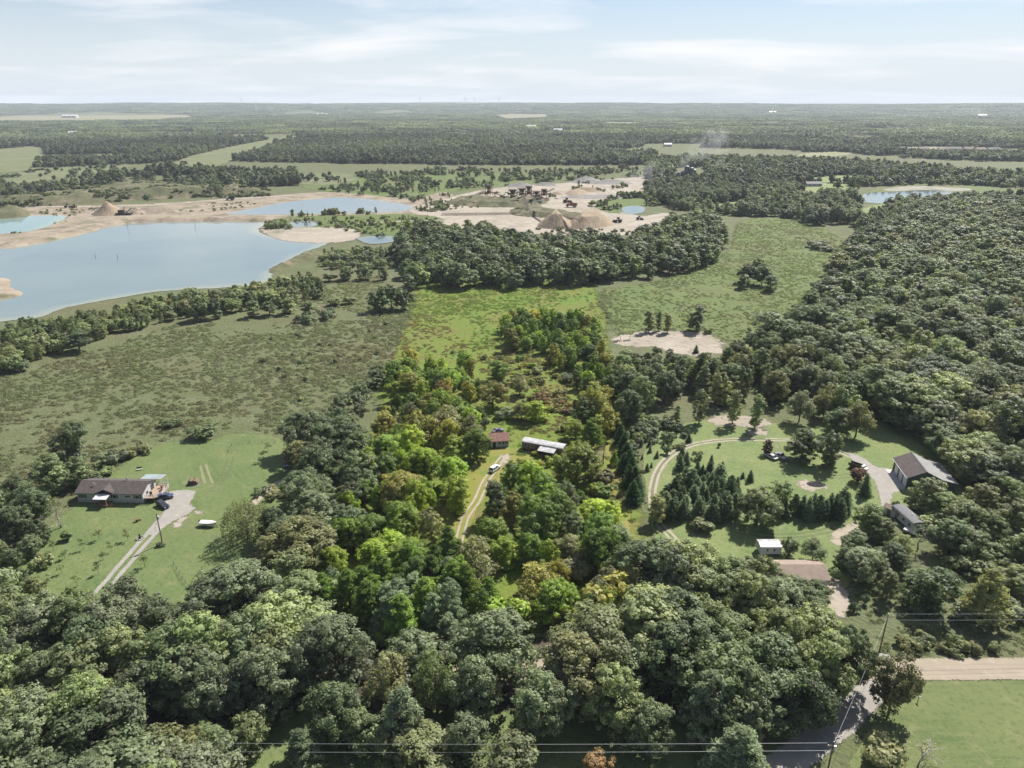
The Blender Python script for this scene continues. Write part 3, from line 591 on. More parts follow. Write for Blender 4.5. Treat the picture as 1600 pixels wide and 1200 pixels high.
def trunk_mb(rng, h, r, limbs, spread, top=0.75, lean=0.03):
    m = MB(); tip = Vector((rng.normal() * lean * h, rng.normal() * lean * h, h * top))
    m.tube([(0, 0, -0.2), (tip.x * 0.15, tip.y * 0.15, h * 0.15), (tip.x * 0.5, tip.y * 0.5, h * top * 0.5), tip], [r * 1.25, r, r * 0.7, r * 0.2], 7)
    for k in range(limbs):
        t = rng.uniform(0.3, 0.8); b = Vector((tip.x * t, tip.y * t, h * top * t)); a = 2 * math.pi * (k + rng.uniform(0, 0.6)) / limbs
        e = b + Vector((math.cos(a) * spread * rng.uniform(0.5, 0.9), math.sin(a) * spread * rng.uniform(0.5, 0.9), h * rng.uniform(0.10, 0.28)))
        mid = (b + e) / 2 + Vector((0, 0, h * 0.02)); m.tube([b, mid, e], [r * 0.42, r * 0.28, r * 0.08], 5)
    return m
def lobes_round(rng, n, R, zc_, hz, rl):
    d = rdirs(rng, n, -0.85); d[0] = (0, 0, 1)
    return [((x * R * 0.62, y * R * 0.62, zc_ + z * hz * 0.62), rl * rng.uniform(0.8, 1.2)) for x, y, z in d] + [((0, 0, zc_), rl * 1.15)]
PROTO = {}      # name -> list of dict(crown mesh, trunk mesh, combined object)
FULL = {}
def add_proto(kind, V, Fq, lv, tm, leafm='leaf', bark='bark', h=10.0, w=8.0):
    cm = mesh_np('crown', V, Fq, M[leafm], lv)
    t = tm.mesh('trunk', M[bark], smooth=True) if tm else None
    # one joined mesh for the uncounted woods
    if tm:
        nv = len(V); tv = np.array(tm.v, float)
        quads = [f for f in tm.f if len(f) == 4]
        me = mesh_np(kind, np.concatenate([V, tv]), np.concatenate([Fq, np.array(quads) + nv]), [M[leafm], M[bark]], np.concatenate([lv, np.ones(len(quads))]))
        mi = np.zeros(len(me.polygons), np.int32); mi[len(Fq):] = 1; me.polygons.foreach_set('material_index', mi)
    else: me = cm
    FULL.setdefault(kind, []).append(bpy.data.objects.new(kind + '_source', me))
    PROTO.setdefault(kind, []).append(dict(crown=cm, trunk=t, h=h, w=w))

def make_protos():
    R_ = np.random.default_rng(101)
    for i in range(4):                                                  # broad oaks, 15 m
        V, F_, lv = lobed(R_, lobes_round(R_, 19, 6.1, 7.9, 7.6, 2.5), 15, 0.90, 66, 0.37, -0.8)
        add_proto('oak', V, F_, lv, trunk_mb(R_, 15, 0.34, 6, 5.0), h=15, w=12)
    for i in range(3):                                                  # ovate maples, 14 m
        V, F_, lv = lobed(R_, [((R_.normal() * 1.1 * (1 - abs(z - 8) / 9), R_.normal() * 1.1, z), (2.3 + 1.3 * math.sin((z - 2.5) / 11 * math.pi)) * R_.uniform(0.75, 1.05)) for z in np.linspace(1.9, 12.4, 9)], 20, 0.85, 52, 0.41, -0.8)
        add_proto('maple', V, F_, lv, trunk_mb(R_, 14, 0.26, 5, 3), h=14, w=8.5)
    for i in range(2):                                                  # narrow poplars
        V, F_, lv = lobed(R_, [((R_.normal() * 0.5, R_.normal() * 0.5, z), (1.0 + 1.0 * math.sin((z - 1) / 13.5 * math.pi)) * R_.uniform(0.8, 1.2)) for z in np.linspace(2.4, 13, 9)], 15, 0.65, 42, 0.35, -0.8)
        add_proto('poplar', V, F_, lv, trunk_mb(R_, 14, 0.17, 5, 1.6, 0.9), h=14, w=5.0)
    for i in range(2):                                                  # loose airy ashes
        V, F_, lv = lobed(R_, lobes_round(R_, 16, 4.8, 6.9, 6.8, 1.9), 11, 0.95, 44, 0.37, -0.8, 0.8)
        add_proto('ash', V, F_, lv, trunk_mb(R_, 13, 0.22, 8, 4.2, 0.85), h=13, w=10)
    # weeping willow: hanging strands
    C, Nn, lv = [], [], []
    for k in range(330):
        d = rdirs(R_, 1, 0.0)[0]; p = np.array([d[0] * 5.2, d[1] * 5.2, 6.0 + d[2] * 5.0]) * R_.uniform(0.8, 1.0); L = R_.uniform(1.8, 5.2); n = int(L / 0.19)
        t = np.linspace(0, 1, n)[:, None]; q = p + np.array([d[0] * 0.9, d[1] * 0.9, 0]) * np.sqrt(t) + np.array([0, 0, -1.0]) * t * L + R_.normal(size=(n, 3)) * 0.12
        q[:, 2] = np.maximum(q[:, 2], 0.6); C.append(q); Nn.append(norm(np.tile([d[0], d[1], 0.4], (n, 1)) + R_.normal(size=(n, 3)) * 0.5)); lv.append(np.full(n, R_.uniform(0.7, 1.3)) * R_.uniform(0.8, 1.2, n))
    V, F_ = leaf_quads(R_, np.concatenate(C), np.concatenate(Nn), 0.40, 0.5)
    add_proto('willow', V, F_, np.concatenate(lv), trunk_mb(R_, 11, 0.35, 6, 3.8), h=11, w=12)
    for i in range(3):                                                  # shrubs, 3 m
        V, F_, lv = lobed(R_, [((R_.normal() * 0.85, R_.normal() * 0.85, R_.uniform(0.7, 1.9)), R_.uniform(0.7, 1.1)) for _ in range(7)], 13, 0.45, 26, 0.33, -0.3)
        V[:, 2] = np.maximum(V[:, 2], 0.02)
        add_proto('shrub', V, F_, lv, trunk_mb(R_, 2.6, 0.07, 4, 1.0), h=3, w=4)
    for i in range(2):                                                  # spruces, 10 m: whorls of drooping boughs
        C, Nn, lv = [], [], []
        for z in np.linspace(0.5, 9.7, 30):
            rr = (2.45 * (1 - z / 10.1) ** 0.72 + 0.05) * R_.uniform(0.82, 1.15); nb = int(7 + 9 * (1 - z / 10))
            for b in range(nb):
                a = R_.uniform(0, 2 * math.pi); n = max(4, int(rr * 11)); t = np.sqrt(R_.uniform(0.02, 1, n))[:, None]; L = rr * R_.uniform(0.55, 1.3)
                d = np.array([math.cos(a), math.sin(a), 0]); sd = np.array([-d[1], d[0], 0])
                q = np.array([0, 0, z]) + d * t * L + sd * R_.normal(size=(n, 1)) * 0.22 * (0.4 + t) + np.array([0, 0, 1]) * (-0.32 * t * L + 0.25 * t ** 2 * L + R_.normal(size=(n, 1)) * 0.07)
                C.append(q); Nn.append(norm(np.tile(d * 0.45 + [0, 0, 0.8], (n, 1)) + R_.normal(size=(n, 3)) * 0.45)); lv.append(np.clip(0.55 + 0.6 * t[:, 0], 0, 1.2) * R_.uniform(0.75, 1.25, n))  # needles darker towards the trunk: shade of the hollows put into their colour
        V, F_ = leaf_quads(R_, np.concatenate(C), np.concatenate(Nn), 0.36, 0.7)
        m = MB(); m.tube([(0, 0, -0.2), (0, 0, 5), (0, 0, 9.6)], [0.17, 0.1, 0.02], 6)
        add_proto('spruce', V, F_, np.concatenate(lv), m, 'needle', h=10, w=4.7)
    for i in range(2):                                                  # white pines, 14 m: separate plumes
        lobes = []
        for z in np.linspace(3, 13.4, 9):
            k = 5 if z < 9 else (4 if z < 11.5 else 2); rr = (3.4 * (1 - (z - 2) / 13) + 0.3) * R_.uniform(0.75, 1.2); a0 = R_.uniform(0, 6)
            for b in range(k):
                a = a0 + b * 2 * math.pi / k + R_.normal() * 0.3
                lobes.append(((math.cos(a) * rr * 0.75, math.sin(a) * rr * 0.75, z + R_.normal() * 0.3), (0.75 + rr * 0.25, 0.75 + rr * 0.25, 0.5)))
        lobes.append(((0, 0, 13.7), 0.6))
        V, F_, lv = lobed(R_, lobes, 11, 0.5, 30, 0.50, -0.5, 1.2, 0.38)
        add_proto('pine', V, F_, lv, trunk_mb(R_, 14, 0.24, 7, 2.5, 0.95, 0.01), 'needle', h=14, w=6.5)
    for i in range(2):                                                  # thin young orchard trees, 4 m
        V, F_, lv = lobed(R_, lobes_round(R_, 5, 1.6, 2.8, 1.3, 0.55), 6, 0.32, 11, 0.24, -0.7, 0.8)
        add_proto('orchard', V, F_, lv, trunk_mb(R_, 3.8, 0.06, 6, 1.5, 0.8), h=4, w=3.6)
    # bare grey tree
    m = MB(); Rr = np.random.default_rng(5)
    def branch(a, d, L, r, lev):
        e = a + d * L; m.tube([a, (a + e) / 2 + Vector(Rr.normal(size=3)) * L * 0.05, e], [r, r * 0.75, r * 0.5], 5)
        if lev == 0: return
        for _ in range(4):
            t = Rr.uniform(0.4, 1.0); nd = (d + Vector(Rr.normal(size=3)) * 0.55 + Vector((0, 0, 0.15))).normalized(); branch(a + d * L * t, nd, L * Rr.uniform(0.45, 0.7), r * 0.5, lev - 1)
    branch(Vector((0, 0, -0.2)), Vector((0.03, 0, 1)), 5.5, 0.2, 3)
    V, F_, lv = lobed(R_, lobes_round(R_, 7, 3.2, 6.5, 3.2, 1.2), 5, 0.5, 6, 0.26, -0.7, 0.9)
    add_proto('bare', V, F_, lv, m, 'leaf', 'bark_grey', h=10, w=7)
    # ---- fewer and larger leaf clumps for the woods farther off
    for i in range(3):
        V, F_, lv = lobed(R_, lobes_round(R_, 14, 5.8, 7.2, 7.4, 2.7), 10, 1.1, 26, 0.85, -0.8)
        add_proto('oak_mid', V, F_, lv, trunk_mb(R_, 14, 0.3, 3, 4), h=15, w=12)
    V, F_, lv = lobed(R_, [((R_.normal() * 0.9, R_.normal() * 0.9, z), (1.5 + 1.2 * math.sin((z - 1) / 11 * math.pi))) for z in np.linspace(2.2, 11, 6)], 11, 1.0, 24, 0.8, -0.8)
    add_proto('maple_mid', V, F_, lv, trunk_mb(R_, 12, 0.2, 3, 2), h=13, w=7.5)
    for i in range(2):
        V, F_, lv = lobed(R_, [((R_.normal() * 0.9, R_.normal() * 0.9, R_.uniform(0.7, 2.0)), R_.uniform(0.8, 1.2)) for _ in range(6)], 7, 0.55, 12, 0.65, -0.2)
        V[:, 2] = np.maximum(V[:, 2], 0.02); add_proto('shrub_mid', V, F_, lv, None, h=3, w=4.4)
    for i in range(3):
        V, F_, lv = lobed(R_, lobes_round(R_, 9, 5.2, 6.6, 7.0, 3.2), 8, 1.3, 10, 1.8, -0.6)
        add_proto('oak_far', V, F_, lv, None, h=14, w=12)
    for i in range(2):                                                  # a patch of distant wood
        lobes = [((x + R_.normal() * 3, y + R_.normal() * 3, R_.uniform(6, 10)), (R_.uniform(4.5, 6.5),) * 2 + (R_.uniform(3.5, 5),)) for x in np.arange(-36, 37, 12) for y in np.arange(-36, 37, 12)]
        V, F_, lv = lobed(R_, lobes, 9, 1.6, 5, 4.0, -0.3)
        add_proto('grove', V, F_, lv, None, h=13, w=80)
    # tufts of rank grass
    for i in range(3):
        n = 46; a = R_.uniform(0, 6.28, n); r = np.sqrt(R_.uniform(0, 1, n)) * 0.75
        q = np.stack([r * np.cos(a), r * np.sin(a), R_.uniform(0.1, 0.75, n) * (1.15 - r)], -1)
        V, F_ = leaf_quads(R_, q, norm(np.stack([np.cos(a), np.sin(a), np.full(n, 0.7)], -1) + R_.normal(size=(n, 3)) * 0.6), 0.42, 0.6); V[:, 2] = np.maximum(V[:, 2], 0.0)
        add_proto('tuft', V, F_, R_.uniform(0.6, 1.4, n), None, 'grass_blade', h=0.8, w=1.6)
make_protos()

# ------------------------------------------------------------------ where every plant stands
OAK = [(0.051, 0.066, 0.032), (0.058, 0.073, 0.035), (0.046, 0.060, 0.030), (0.064, 0.079, 0.037), (0.062, 0.074, 0.041)]
PALE = [(0.083, 0.096, 0.044), (0.091, 0.102, 0.047), (0.076, 0.094, 0.040)]
DRY = [(0.094, 0.096, 0.042), (0.090, 0.090, 0.044), (0.102, 0.106, 0.048)]
SILVER = [(0.074, 0.086, 0.050), (0.069, 0.082, 0.046), (0.064, 0.077, 0.041), (0.080, 0.090, 0.054)]
VIVID = [(0.054, 0.080, 0.018), (0.066, 0.098, 0.021), (0.046, 0.068, 0.017), (0.078, 0.108, 0.024)]
LIME = [(0.100, 0.132, 0.018), (0.115, 0.142, 0.020), (0.085, 0.120, 0.018)]
GOLD = [(0.125, 0.122, 0.024), (0.14, 0.13, 0.028), (0.105, 0.106, 0.026), (0.115, 0.11, 0.03)]
ORANGE = [(0.100, 0.066, 0.028), (0.105, 0.078, 0.032)]
CONIFER = [(0.042, 0.058, 0.032), (0.048, 0.066, 0.038), (0.054, 0.073, 0.042)]
BLUE = [(0.080, 0.100, 0.058), (0.073, 0.092, 0.052), (0.086, 0.104, 0.062)]
def tone(name):
    return {'oak': ('dark green', OAK), 'pale': ('pale green', PALE), 'dry': ('brownish olive', DRY), 'silver': ('grey green', SILVER), 'vivid': ('deep green', VIVID), 'lime': ('yellow green', LIME),
            'gold': ('golden olive', GOLD), 'orange': ('russet', ORANGE), 'conifer': ('dark green', CONIFER), 'blue': ('blue green', BLUE)}[name]
PLANTS = []
def plant(x, y, kind, h, w, tn, where, hand=False):
    c = tone(tn)[1]; t = c[RNG.integers(len(c))]; k = RNG.uniform(0.75, 1.3) * (2.5 if tn in ('vivid', 'lime', 'gold') else 2.5)
    PLANTS.append(dict(x=x, y=y, kind=kind, h=h, w=w, tn=tn, tint=tuple(q * k for q in t), where=where, rot=RNG.uniform(0, 6.28), var=int(RNG.integers(8)), hand=hand))
def T(u, v, kind, h, w, tn, where):
    """one plant read off the photograph: (u, v) is the middle of its crown"""
    zc_ = h * (0.5 if kind in ('spruce', 'shrub', 'willow') else 0.58)
    x, y = P(u, v, zc_); plant(x, y, kind, h, w, tn, where, True)
def pick(opts):
    ks = list(opts); w = np.array([opts[k] for k in ks], float); return ks[RNG.choice(len(ks), p=w / w.sum())]
HOLES = []
def fill(poly, spacing, h, species, tones, where, zf=0.58, jitter=0.35, wf=1.0, excl=()):
    """a stand of trees whose crowns cover an outline"""
    hm = (h[0] + h[1]) / 2; wp = [P(u, v, hm * zf) for u, v in poly]; A = np.array(wp)
    (x0, y0), (x1, y1) = A.min(0), A.max(0); rows = int((y1 - y0) / (spacing * 0.87)) + 1
    for r in range(rows):
        y = y0 + r * spacing * 0.87; x = x0 + (spacing / 2 if r % 2 else 0)
        while x < x1:
            xx = x + RNG.normal() * jitter * spacing * 0.6; yy = y + RNG.normal() * jitter * spacing * 0.6; x += spacing
            if not inpoly(np.array([xx]), np.array([yy]), wp)[0]: continue
            u, v, _ = UV(xx, yy, hm * zf)
            if any(inpoly(np.array([u]), np.array([v]), e)[0] for e in excl): continue
            if any(math.hypot(xx - q['x'], yy - q['y']) < (q['w'] * 0.42 + spacing * 0.30) for q in PLANTS if q['hand']): continue
            k = pick(species); hh = RNG.uniform(*h); base = {'oak': 12 / 15, 'maple': 8.5 / 14, 'poplar': 5 / 14, 'ash': 10 / 13, 'willow': 12 / 11, 'shrub': 4 / 3, 'spruce': 0.58, 'pine': 8.0 / 14, 'orchard': 0.9, 'bare': 0.7}[k]
            ww = hh * base * RNG.uniform(0.78, 1.30) * wf
            plant(xx, yy, k, hh, ww, pick(tones), where)
# --- the right-hand yard
wy = 'round the loop drive'
for a in [(1008, 612, 'maple', 14, 10, 'pale'), (1040, 600, 'oak', 13, 12, 'oak'), (1059, 645, 'poplar', 7, 3.6, 'pale'), (1095, 632, 'poplar', 13, 5.6, 'pale'), (1127, 605, 'maple', 13, 9, 'dry'), (1148, 633, 'poplar', 13, 5.6, 'pale'), (1183, 641, 'poplar', 13, 5.8, 'pale'),
          (1253, 630, 'ash', 13, 11, 'silver'), (1292, 622, 'ash', 13, 11, 'dry'), (1322, 628, 'maple', 14, 11, 'pale'), (1343, 650, 'ash', 14, 12, 'dry'), (1310, 655, 'oak', 10, 10, 'oak'), (1257, 692, 'oak', 11, 12, 'oak'), (1302, 697, 'maple', 12, 8, 'silver'),
          (1353, 757, 'spruce', 7.5, 4.2, 'conifer'), (1186, 788, 'oak', 11, 12.5, 'pale'), (1223, 772, 'maple', 9, 7, 'pale'), (1097, 817, 'shrub', 3.6, 7.5, 'pale'), (1234, 851, 'ash', 5.5, 5, 'silver'), (1272, 858, 'ash', 7, 7, 'silver'), (1303, 896, 'shrub', 3.5, 3, 'blue')]:
    T(*a, wy)
T(1199, 697, 'maple', 5.2, 3.6, 'orange', 'beside the two parked cars'); PLANTS[-1]['tint'] = (0.10, 0.045, 0.05)
T(1344, 741, 'oak', 5.0, 5.2, 'orange', 'beside the old dump truck'); PLANTS[-1]['tint'] = (0.16, 0.085, 0.055)
wg = 'in loop-drive conifer grove'
fill([(1022, 800), (1030, 775), (1062, 735), (1085, 745), (1110, 738), (1150, 770), (1160, 800), (1100, 808), (1040, 808)], 3.4, (4.2, 7.4), {'spruce': 2, 'pine': 4}, {'conifer': 3, 'blue': 2}, wg, 0.5)
for a in [(1066, 706, 'spruce', 4, 2.6, 'conifer'), (1073, 716, 'spruce', 5, 3.2, 'blue'), (1063, 722, 'spruce', 5.5, 3.4, 'conifer'), (1090, 711, 'shrub', 3, 3, 'oak'), (1112, 717, 'spruce', 3.4, 1.8, 'conifer'), (1090, 730, 'spruce', 4.5, 3, 'conifer'), (1098, 734, 'spruce', 4, 2.4, 'conifer'), (1110, 732, 'spruce', 5, 4, 'conifer'), (1126, 738, 'pine', 6, 5, 'blue'), (1129, 728, 'spruce', 3.4, 2.2, 'conifer'),
          (1161, 742, 'spruce', 2.2, 1.6, 'conifer'), (1173, 743, 'spruce', 4, 2.6, 'conifer'), (1123, 695, 'shrub', 1.8, 1.6, 'conifer'), (1152, 757, 'spruce', 5.5, 3, 'conifer'), (1227, 795, 'spruce', 6, 3, 'conifer')]:
    T(*a, wy)
for i, u in enumerate((1243, 1255, 1264, 1272, 1281, 1290, 1298, 1306, 1314, 1322)):
    T(u, 790 + (i % 3) * 4 - 4, 'spruce' if i % 4 else 'pine', 6.3 + (i * 37 % 5) * 0.35, 3.8, 'conifer', 'in burn-pile conifer row')
T(1320, 776, 'pine', 7, 4.5, 'blue', 'in burn-pile conifer row')
fill([(998, 705), (1005, 680), (1040, 658), (1075, 672), (1092, 688), (1060, 695), (1030, 712), (1012, 735)], 4.4, (1.6, 3.4), {'spruce': 4, 'shrub': 2}, {'conifer': 3, 'silver': 2, 'pale': 1}, 'in loop-drive sapling patch', 0.5)
fill([(975, 665), (1000, 655), (1060, 655), (1040, 668), (1000, 690), (1000, 760), (1012, 780), (1000, 790), (985, 720)], 4.6, (2.4, 4.0), {'shrub': 1}, {'silver': 2, 'pale': 1, 'oak': 1}, 'in loop-drive scrub', 0.5)
T(1025, 795, 'maple', 8, 6, 'dry', wy)
# --- the lots round the barn and the long trailer
wb = 'below the green barn'
for a in [(1362, 808, 'oak', 9, 9.5, 'pale'), (1380, 828, 'maple', 7, 6.5, 'pale'), (1337, 850, 'oak', 8, 8, 'silver'), (1358, 880, 'oak', 9, 10, 'silver'), (1395, 868, 'oak', 8, 9, 'oak'), (1320, 868, 'maple', 6, 5, 'oak'), (1412, 850, 'ash', 7, 6.5, 'pale'), (1440, 835, 'bare', 8, 8, 'silver'), (1400, 792, 'shrub', 3, 3.5, 'pale'),
          (1452, 768, 'maple', 10, 10, 'pale'), (1430, 787, 'shrub', 4, 6, 'pale'), (1478, 790, 'oak', 9, 11, 'pale'), (1508, 805, 'oak', 10, 12, 'pale'), (1535, 775, 'maple', 9, 9, 'dry'), (1575, 765, 'oak', 9, 10, 'pale'), (1545, 820, 'oak', 9, 10, 'pale'), (1590, 800, 'maple', 8, 8, 'pale'), (1490, 835, 'oak', 10, 12, 'oak'), (1525, 850, 'maple', 8, 9, 'pale'), (1568, 845, 'shrub', 5, 9, 'pale'), (1600, 850, 'oak', 8, 9, 'pale'), (1460, 820, 'shrub', 5, 8, 'pale'),
          (1455, 915, 'maple', 10, 11.5, 'pale'), (1545, 925, 'pine', 13, 9, 'dry'), (1390, 912, 'poplar', 7.5, 4.2, 'pale'), (1353, 937, 'shrub', 2.8, 2.2, 'conifer'), (1333, 950, 'shrub', 2.6, 2.2, 'conifer'), (1585, 900, 'oak', 7, 9, 'pale'), (1510, 880, 'shrub', 4.5, 8, 'pale'), (1540, 885, 'shrub', 4, 7, 'dry'), (1590, 955, 'shrub', 4, 6, 'silver'), (1505, 955, 'shrub', 4, 6, 'silver'), (1430, 950, 'shrub', 3, 4, 'oak')]:
    T(*a, wb)
[q for q in PLANTS if q['where'] == wb and q['kind'] == 'maple' and q['w'] == 11.5][0]['tint'] = (0.115, 0.165, 0.065)
fill([(1380, 1000), (1430, 993), (1510, 1000), (1560, 1010), (1500, 1022), (1420, 1020)], 2.6, (1.6, 2.6), {'shrub': 1}, {'dry': 2, 'silver': 1, 'pale': 2}, 'along gravel road verge', 0.5)
fill([(1450, 880), (1600, 860), (1660, 900), (1660, 1000), (1560, 1000), (1480, 940)], 6.5, (1.8, 3.2), {'shrub': 1}, {'pale': 3, 'silver': 1}, 'in roadside rough ground', 0.5)
wr = 'at the road bend'
for a in [(1402, 1062, 'ash', 15, 9.5, 'dry'), (1440, 1178, 'bare', 6, 8, 'dry'), (1375, 1178, 'shrub', 5, 8.5, 'dry'), (1330, 1020, 'oak', 14, 10, 'oak'), (1290, 1035, 'oak', 15, 12, 'pale'), (1262, 955, 'oak', 12, 11, 'oak'), (1196, 905, 'oak', 12, 11, 'pale'), (1214, 940, 'oak', 13, 12, 'silver'), (1246, 930, 'oak', 10, 11, 'oak'), (1275, 925, 'maple', 8, 6, 'oak'), (1176, 935, 'oak', 14, 12, 'pale'), (1225, 1000, 'oak', 15, 12, 'pale')]:
    T(*a, wr)
PLANTS[-12]['tint'] = (0.15, 0.15, 0.08)
# --- the left-hand yard
wl_ = 'beside the long ranch house'
for a in [(105, 690, 'maple', 13, 11.5, 'oak'), (120, 735, 'maple', 9, 8, 'oak'), (77, 738, 'maple', 12, 11, 'oak'), (25, 765, 'ash', 11, 10, 'oak'), (50, 790, 'oak', 11, 10, 'oak'), (88, 797, 'bare', 10, 9.5, 'dry'), (20, 815, 'oak', 10, 10, 'oak'), (60, 830, 'maple', 7, 6, 'oak'), (238, 807, 'spruce', 6, 3.4, 'vivid'), (-20, 780, 'oak', 11, 11, 'oak'), (105, 835, 'shrub', 3, 3.6, 'pale')]:
    T(*a, wl_)
for a in [(153, 834), (198, 834), (172, 852), (160, 868), (152, 888), (224, 875), (128, 848), (100, 866), (82, 852), (95, 888), (118, 905), (130, 925)]:
    T(*a, 'orchard', 2.6 + (a[0] % 5) * 0.3, 2.6 + (a[1] % 4) * 0.25, 'pale', 'in driveway orchard')
for a in [(384, 812, 'willow', 12, 15, 'dry'), (428, 815, 'oak', 10, 9, 'oak')]:
    T(*a, 'at the back lawn edge'); PLANTS[-1]['tint'] = (0.165, 0.178, 0.078) if a[2] == 'willow' else PLANTS[-1]['tint']
for a in [(313, 671, 'shrub', 5, 13, 'oak'), (267, 661, 'shrub', 3, 6, 'oak'), (165, 715, 'shrub', 4, 7, 'silver'), (190, 712, 'shrub', 3.6, 6, 'oak'), (208, 704, 'shrub', 3, 5, 'dry'), (222, 700, 'shrub', 3, 6, 'pale'), (170, 735, 'shrub', 3, 5, 'pale'), (150, 742, 'shrub', 3, 5, 'oak'), (405, 768, 'shrub', 2.2, 3.6, 'oak'), (430, 768, 'shrub', 3, 6, 'dry'), (418, 697, 'orchard', 3, 4, 'silver'), (140, 757, 'shrub', 3, 4.5, 'oak')]:
    T(*a, 'at the back lawn edge')
for u, v in ((248, 856), (144, 778), (196, 779)):
    T(u, v - 4, 'shrub', 1.4, 1.9, 'oak', 'on ranch house lawn')
fill([(-60, 850), (30, 840), (90, 850), (70, 900), (60, 960), (-60, 970)], 6.5, (3.5, 6.5), {'maple': 2, 'shrub': 2, 'oak': 2}, {'pale': 3, 'silver': 2, 'oak': 1}, 'in scrub beside orchard', 0.5, excl=())
# --- foreground specimens
wf_ = 'along near roadside'
for a in [(335, 1165, 'oak', 10, 10, 'oak'), (560, 1135, 'maple', 9, 8, 'oak'), (735, 1150, 'maple', 10, 8, 'silver'), (1015, 1130, 'oak', 11, 9, 'silver'), (520, 1110, 'oak', 13, 11, 'oak'), (850, 1090, 'oak', 14, 12, 'silver'), (960, 1085, 'oak', 14, 12, 'pale'), (740, 1070, 'oak', 14, 11, 'silver'), (470, 1172, 'pine', 10, 6.5, 'blue'), (627, 1120, 'pine', 14, 8, 'blue'), (650, 1182, 'oak', 9, 14, 'pale'), (785, 1192, 'maple', 9, 11, 'pale'), (930, 1206, 'maple', 6, 6, 'orange'), (1108, 1100, 'pine', 16, 8.5, 'blue'), (1155, 1178, 'pine', 12, 10, 'blue'), (1130, 1035, 'pine', 15, 7, 'blue'), (1165, 1120, 'maple', 11, 7, 'silver'), (375, 1185, 'bare', 8, 8, 'silver'), (275, 1175, 'ash', 11, 13, 'dry'), (395, 1140, 'maple', 9, 8, 'pale'), (680, 1060, 'ash', 15, 9, 'pale'), (610, 1060, 'ash', 14, 11, 'dry'), (545, 1180, 'shrub', 2, 3, 'oak')]:
    T(*a, wf_)
# --- the vivid overgrown plot
wp_ = 'near brown-roofed cabin'
for a in [(770, 612, 'ash', 11, 13, 'gold'), (645, 600, 'maple', 11, 10, 'gold'), (690, 612, 'ash', 10, 8, 'orange'), (620, 610, 'maple', 9, 8, 'lime'), (705, 590, 'maple', 9, 9, 'lime'), (728, 600, 'oak', 8, 8, 'vivid'), (778, 576, 'maple', 8, 8, 'vivid'), (812, 598, 'ash', 9, 9, 'dry'), (655, 665, 'ash', 12, 14, 'gold'), (640, 690, 'maple', 12, 10, 'lime'), (700, 655, 'ash', 11, 13, 'dry'), (735, 668, 'ash', 11, 9, 'dry'), (745, 690, 'oak', 11, 10, 'vivid'), (708, 700, 'maple', 9, 8, 'lime'), (757, 660, 'shrub', 3.5, 4, 'silver'), (838, 640, 'maple', 8, 9, 'lime'), (815, 640, 'ash', 7, 7, 'dry'), (790, 645, 'shrub', 3.5, 7, 'silver'), (842, 578, 'shrub', 3.2, 6, 'dry'), (885, 590, 'shrub', 4, 7, 'silver')]:
    T(*a, wp_)
wm = 'near white trailer home'
for a in [(930, 622, 'ash', 14, 13, 'gold'), (912, 640, 'maple', 10, 8, 'vivid'), (950, 655, 'maple', 10, 7, 'gold'), (903, 718, 'oak', 12, 14.5, 'lime'), (900, 668, 'ash', 7, 9, 'lime'), (925, 675, 'pine', 11, 8, 'vivid'), (942, 712, 'bare', 6, 7, 'silver'), (943, 738, 'shrub', 4, 7, 'dry'), (945, 764, 'shrub', 3, 6, 'vivid'), (878, 665, 'shrub', 3, 4, 'dry'), (840, 690, 'shrub', 2, 3, 'lime'), (845, 702, 'shrub', 2, 3, 'vivid'), (960, 715, 'pine', 5, 2.6, 'vivid')]:
    T(*a, wm)
PLANTS[-10]['tint'] = (0.17, 0.205, 0.042)
for i, (u, v) in enumerate(((965, 664), (970, 678), (976, 692), (980, 705), (984, 718), (988, 730), (976, 722), (992, 745), (984, 745), (996, 760), (990, 768))):
    T(u, v, 'spruce', 6.8 + (i % 3) * 0.9, 4.6 + (i % 4) * 0.4, 'conifer', 'in plot-edge conifer row'); PLANTS[-1]['tint'] = (0.055, 0.10, 0.04)
for a in [(615, 852, 'oak', 9, 14, 'lime'), (650, 868, 'maple', 9, 9, 'lime'), (585, 865, 'oak', 8, 9, 'lime'), (765, 905, 'bare', 11, 10, 'dry'), (745, 868, 'ash', 11, 12, 'dry'), (775, 838, 'maple', 10, 9, 'lime'), (790, 860, 'maple', 9, 8, 'lime'), (875, 930, 'oak', 9, 9, 'lime'), (855, 940, 'maple', 9, 8, 'lime'), (705, 735, 'oak', 10, 10, 'lime'), (712, 760, 'maple', 8, 8, 'lime'), (935, 800, 'oak', 8, 10, 'lime'), (955, 800, 'maple', 7, 6, 'lime'), (935, 765, 'shrub', 3, 5, 'lime'), (690, 800, 'ash', 11, 14, 'dry'), (840, 905, 'ash', 9, 12, 'gold'), (905, 890, 'shrub', 6, 9, 'dry'), (890, 855, 'oak', 8, 8, 'dry'), (800, 792, 'maple', 10, 7, 'gold')]:
    T(*a, 'in dense plot thicket')
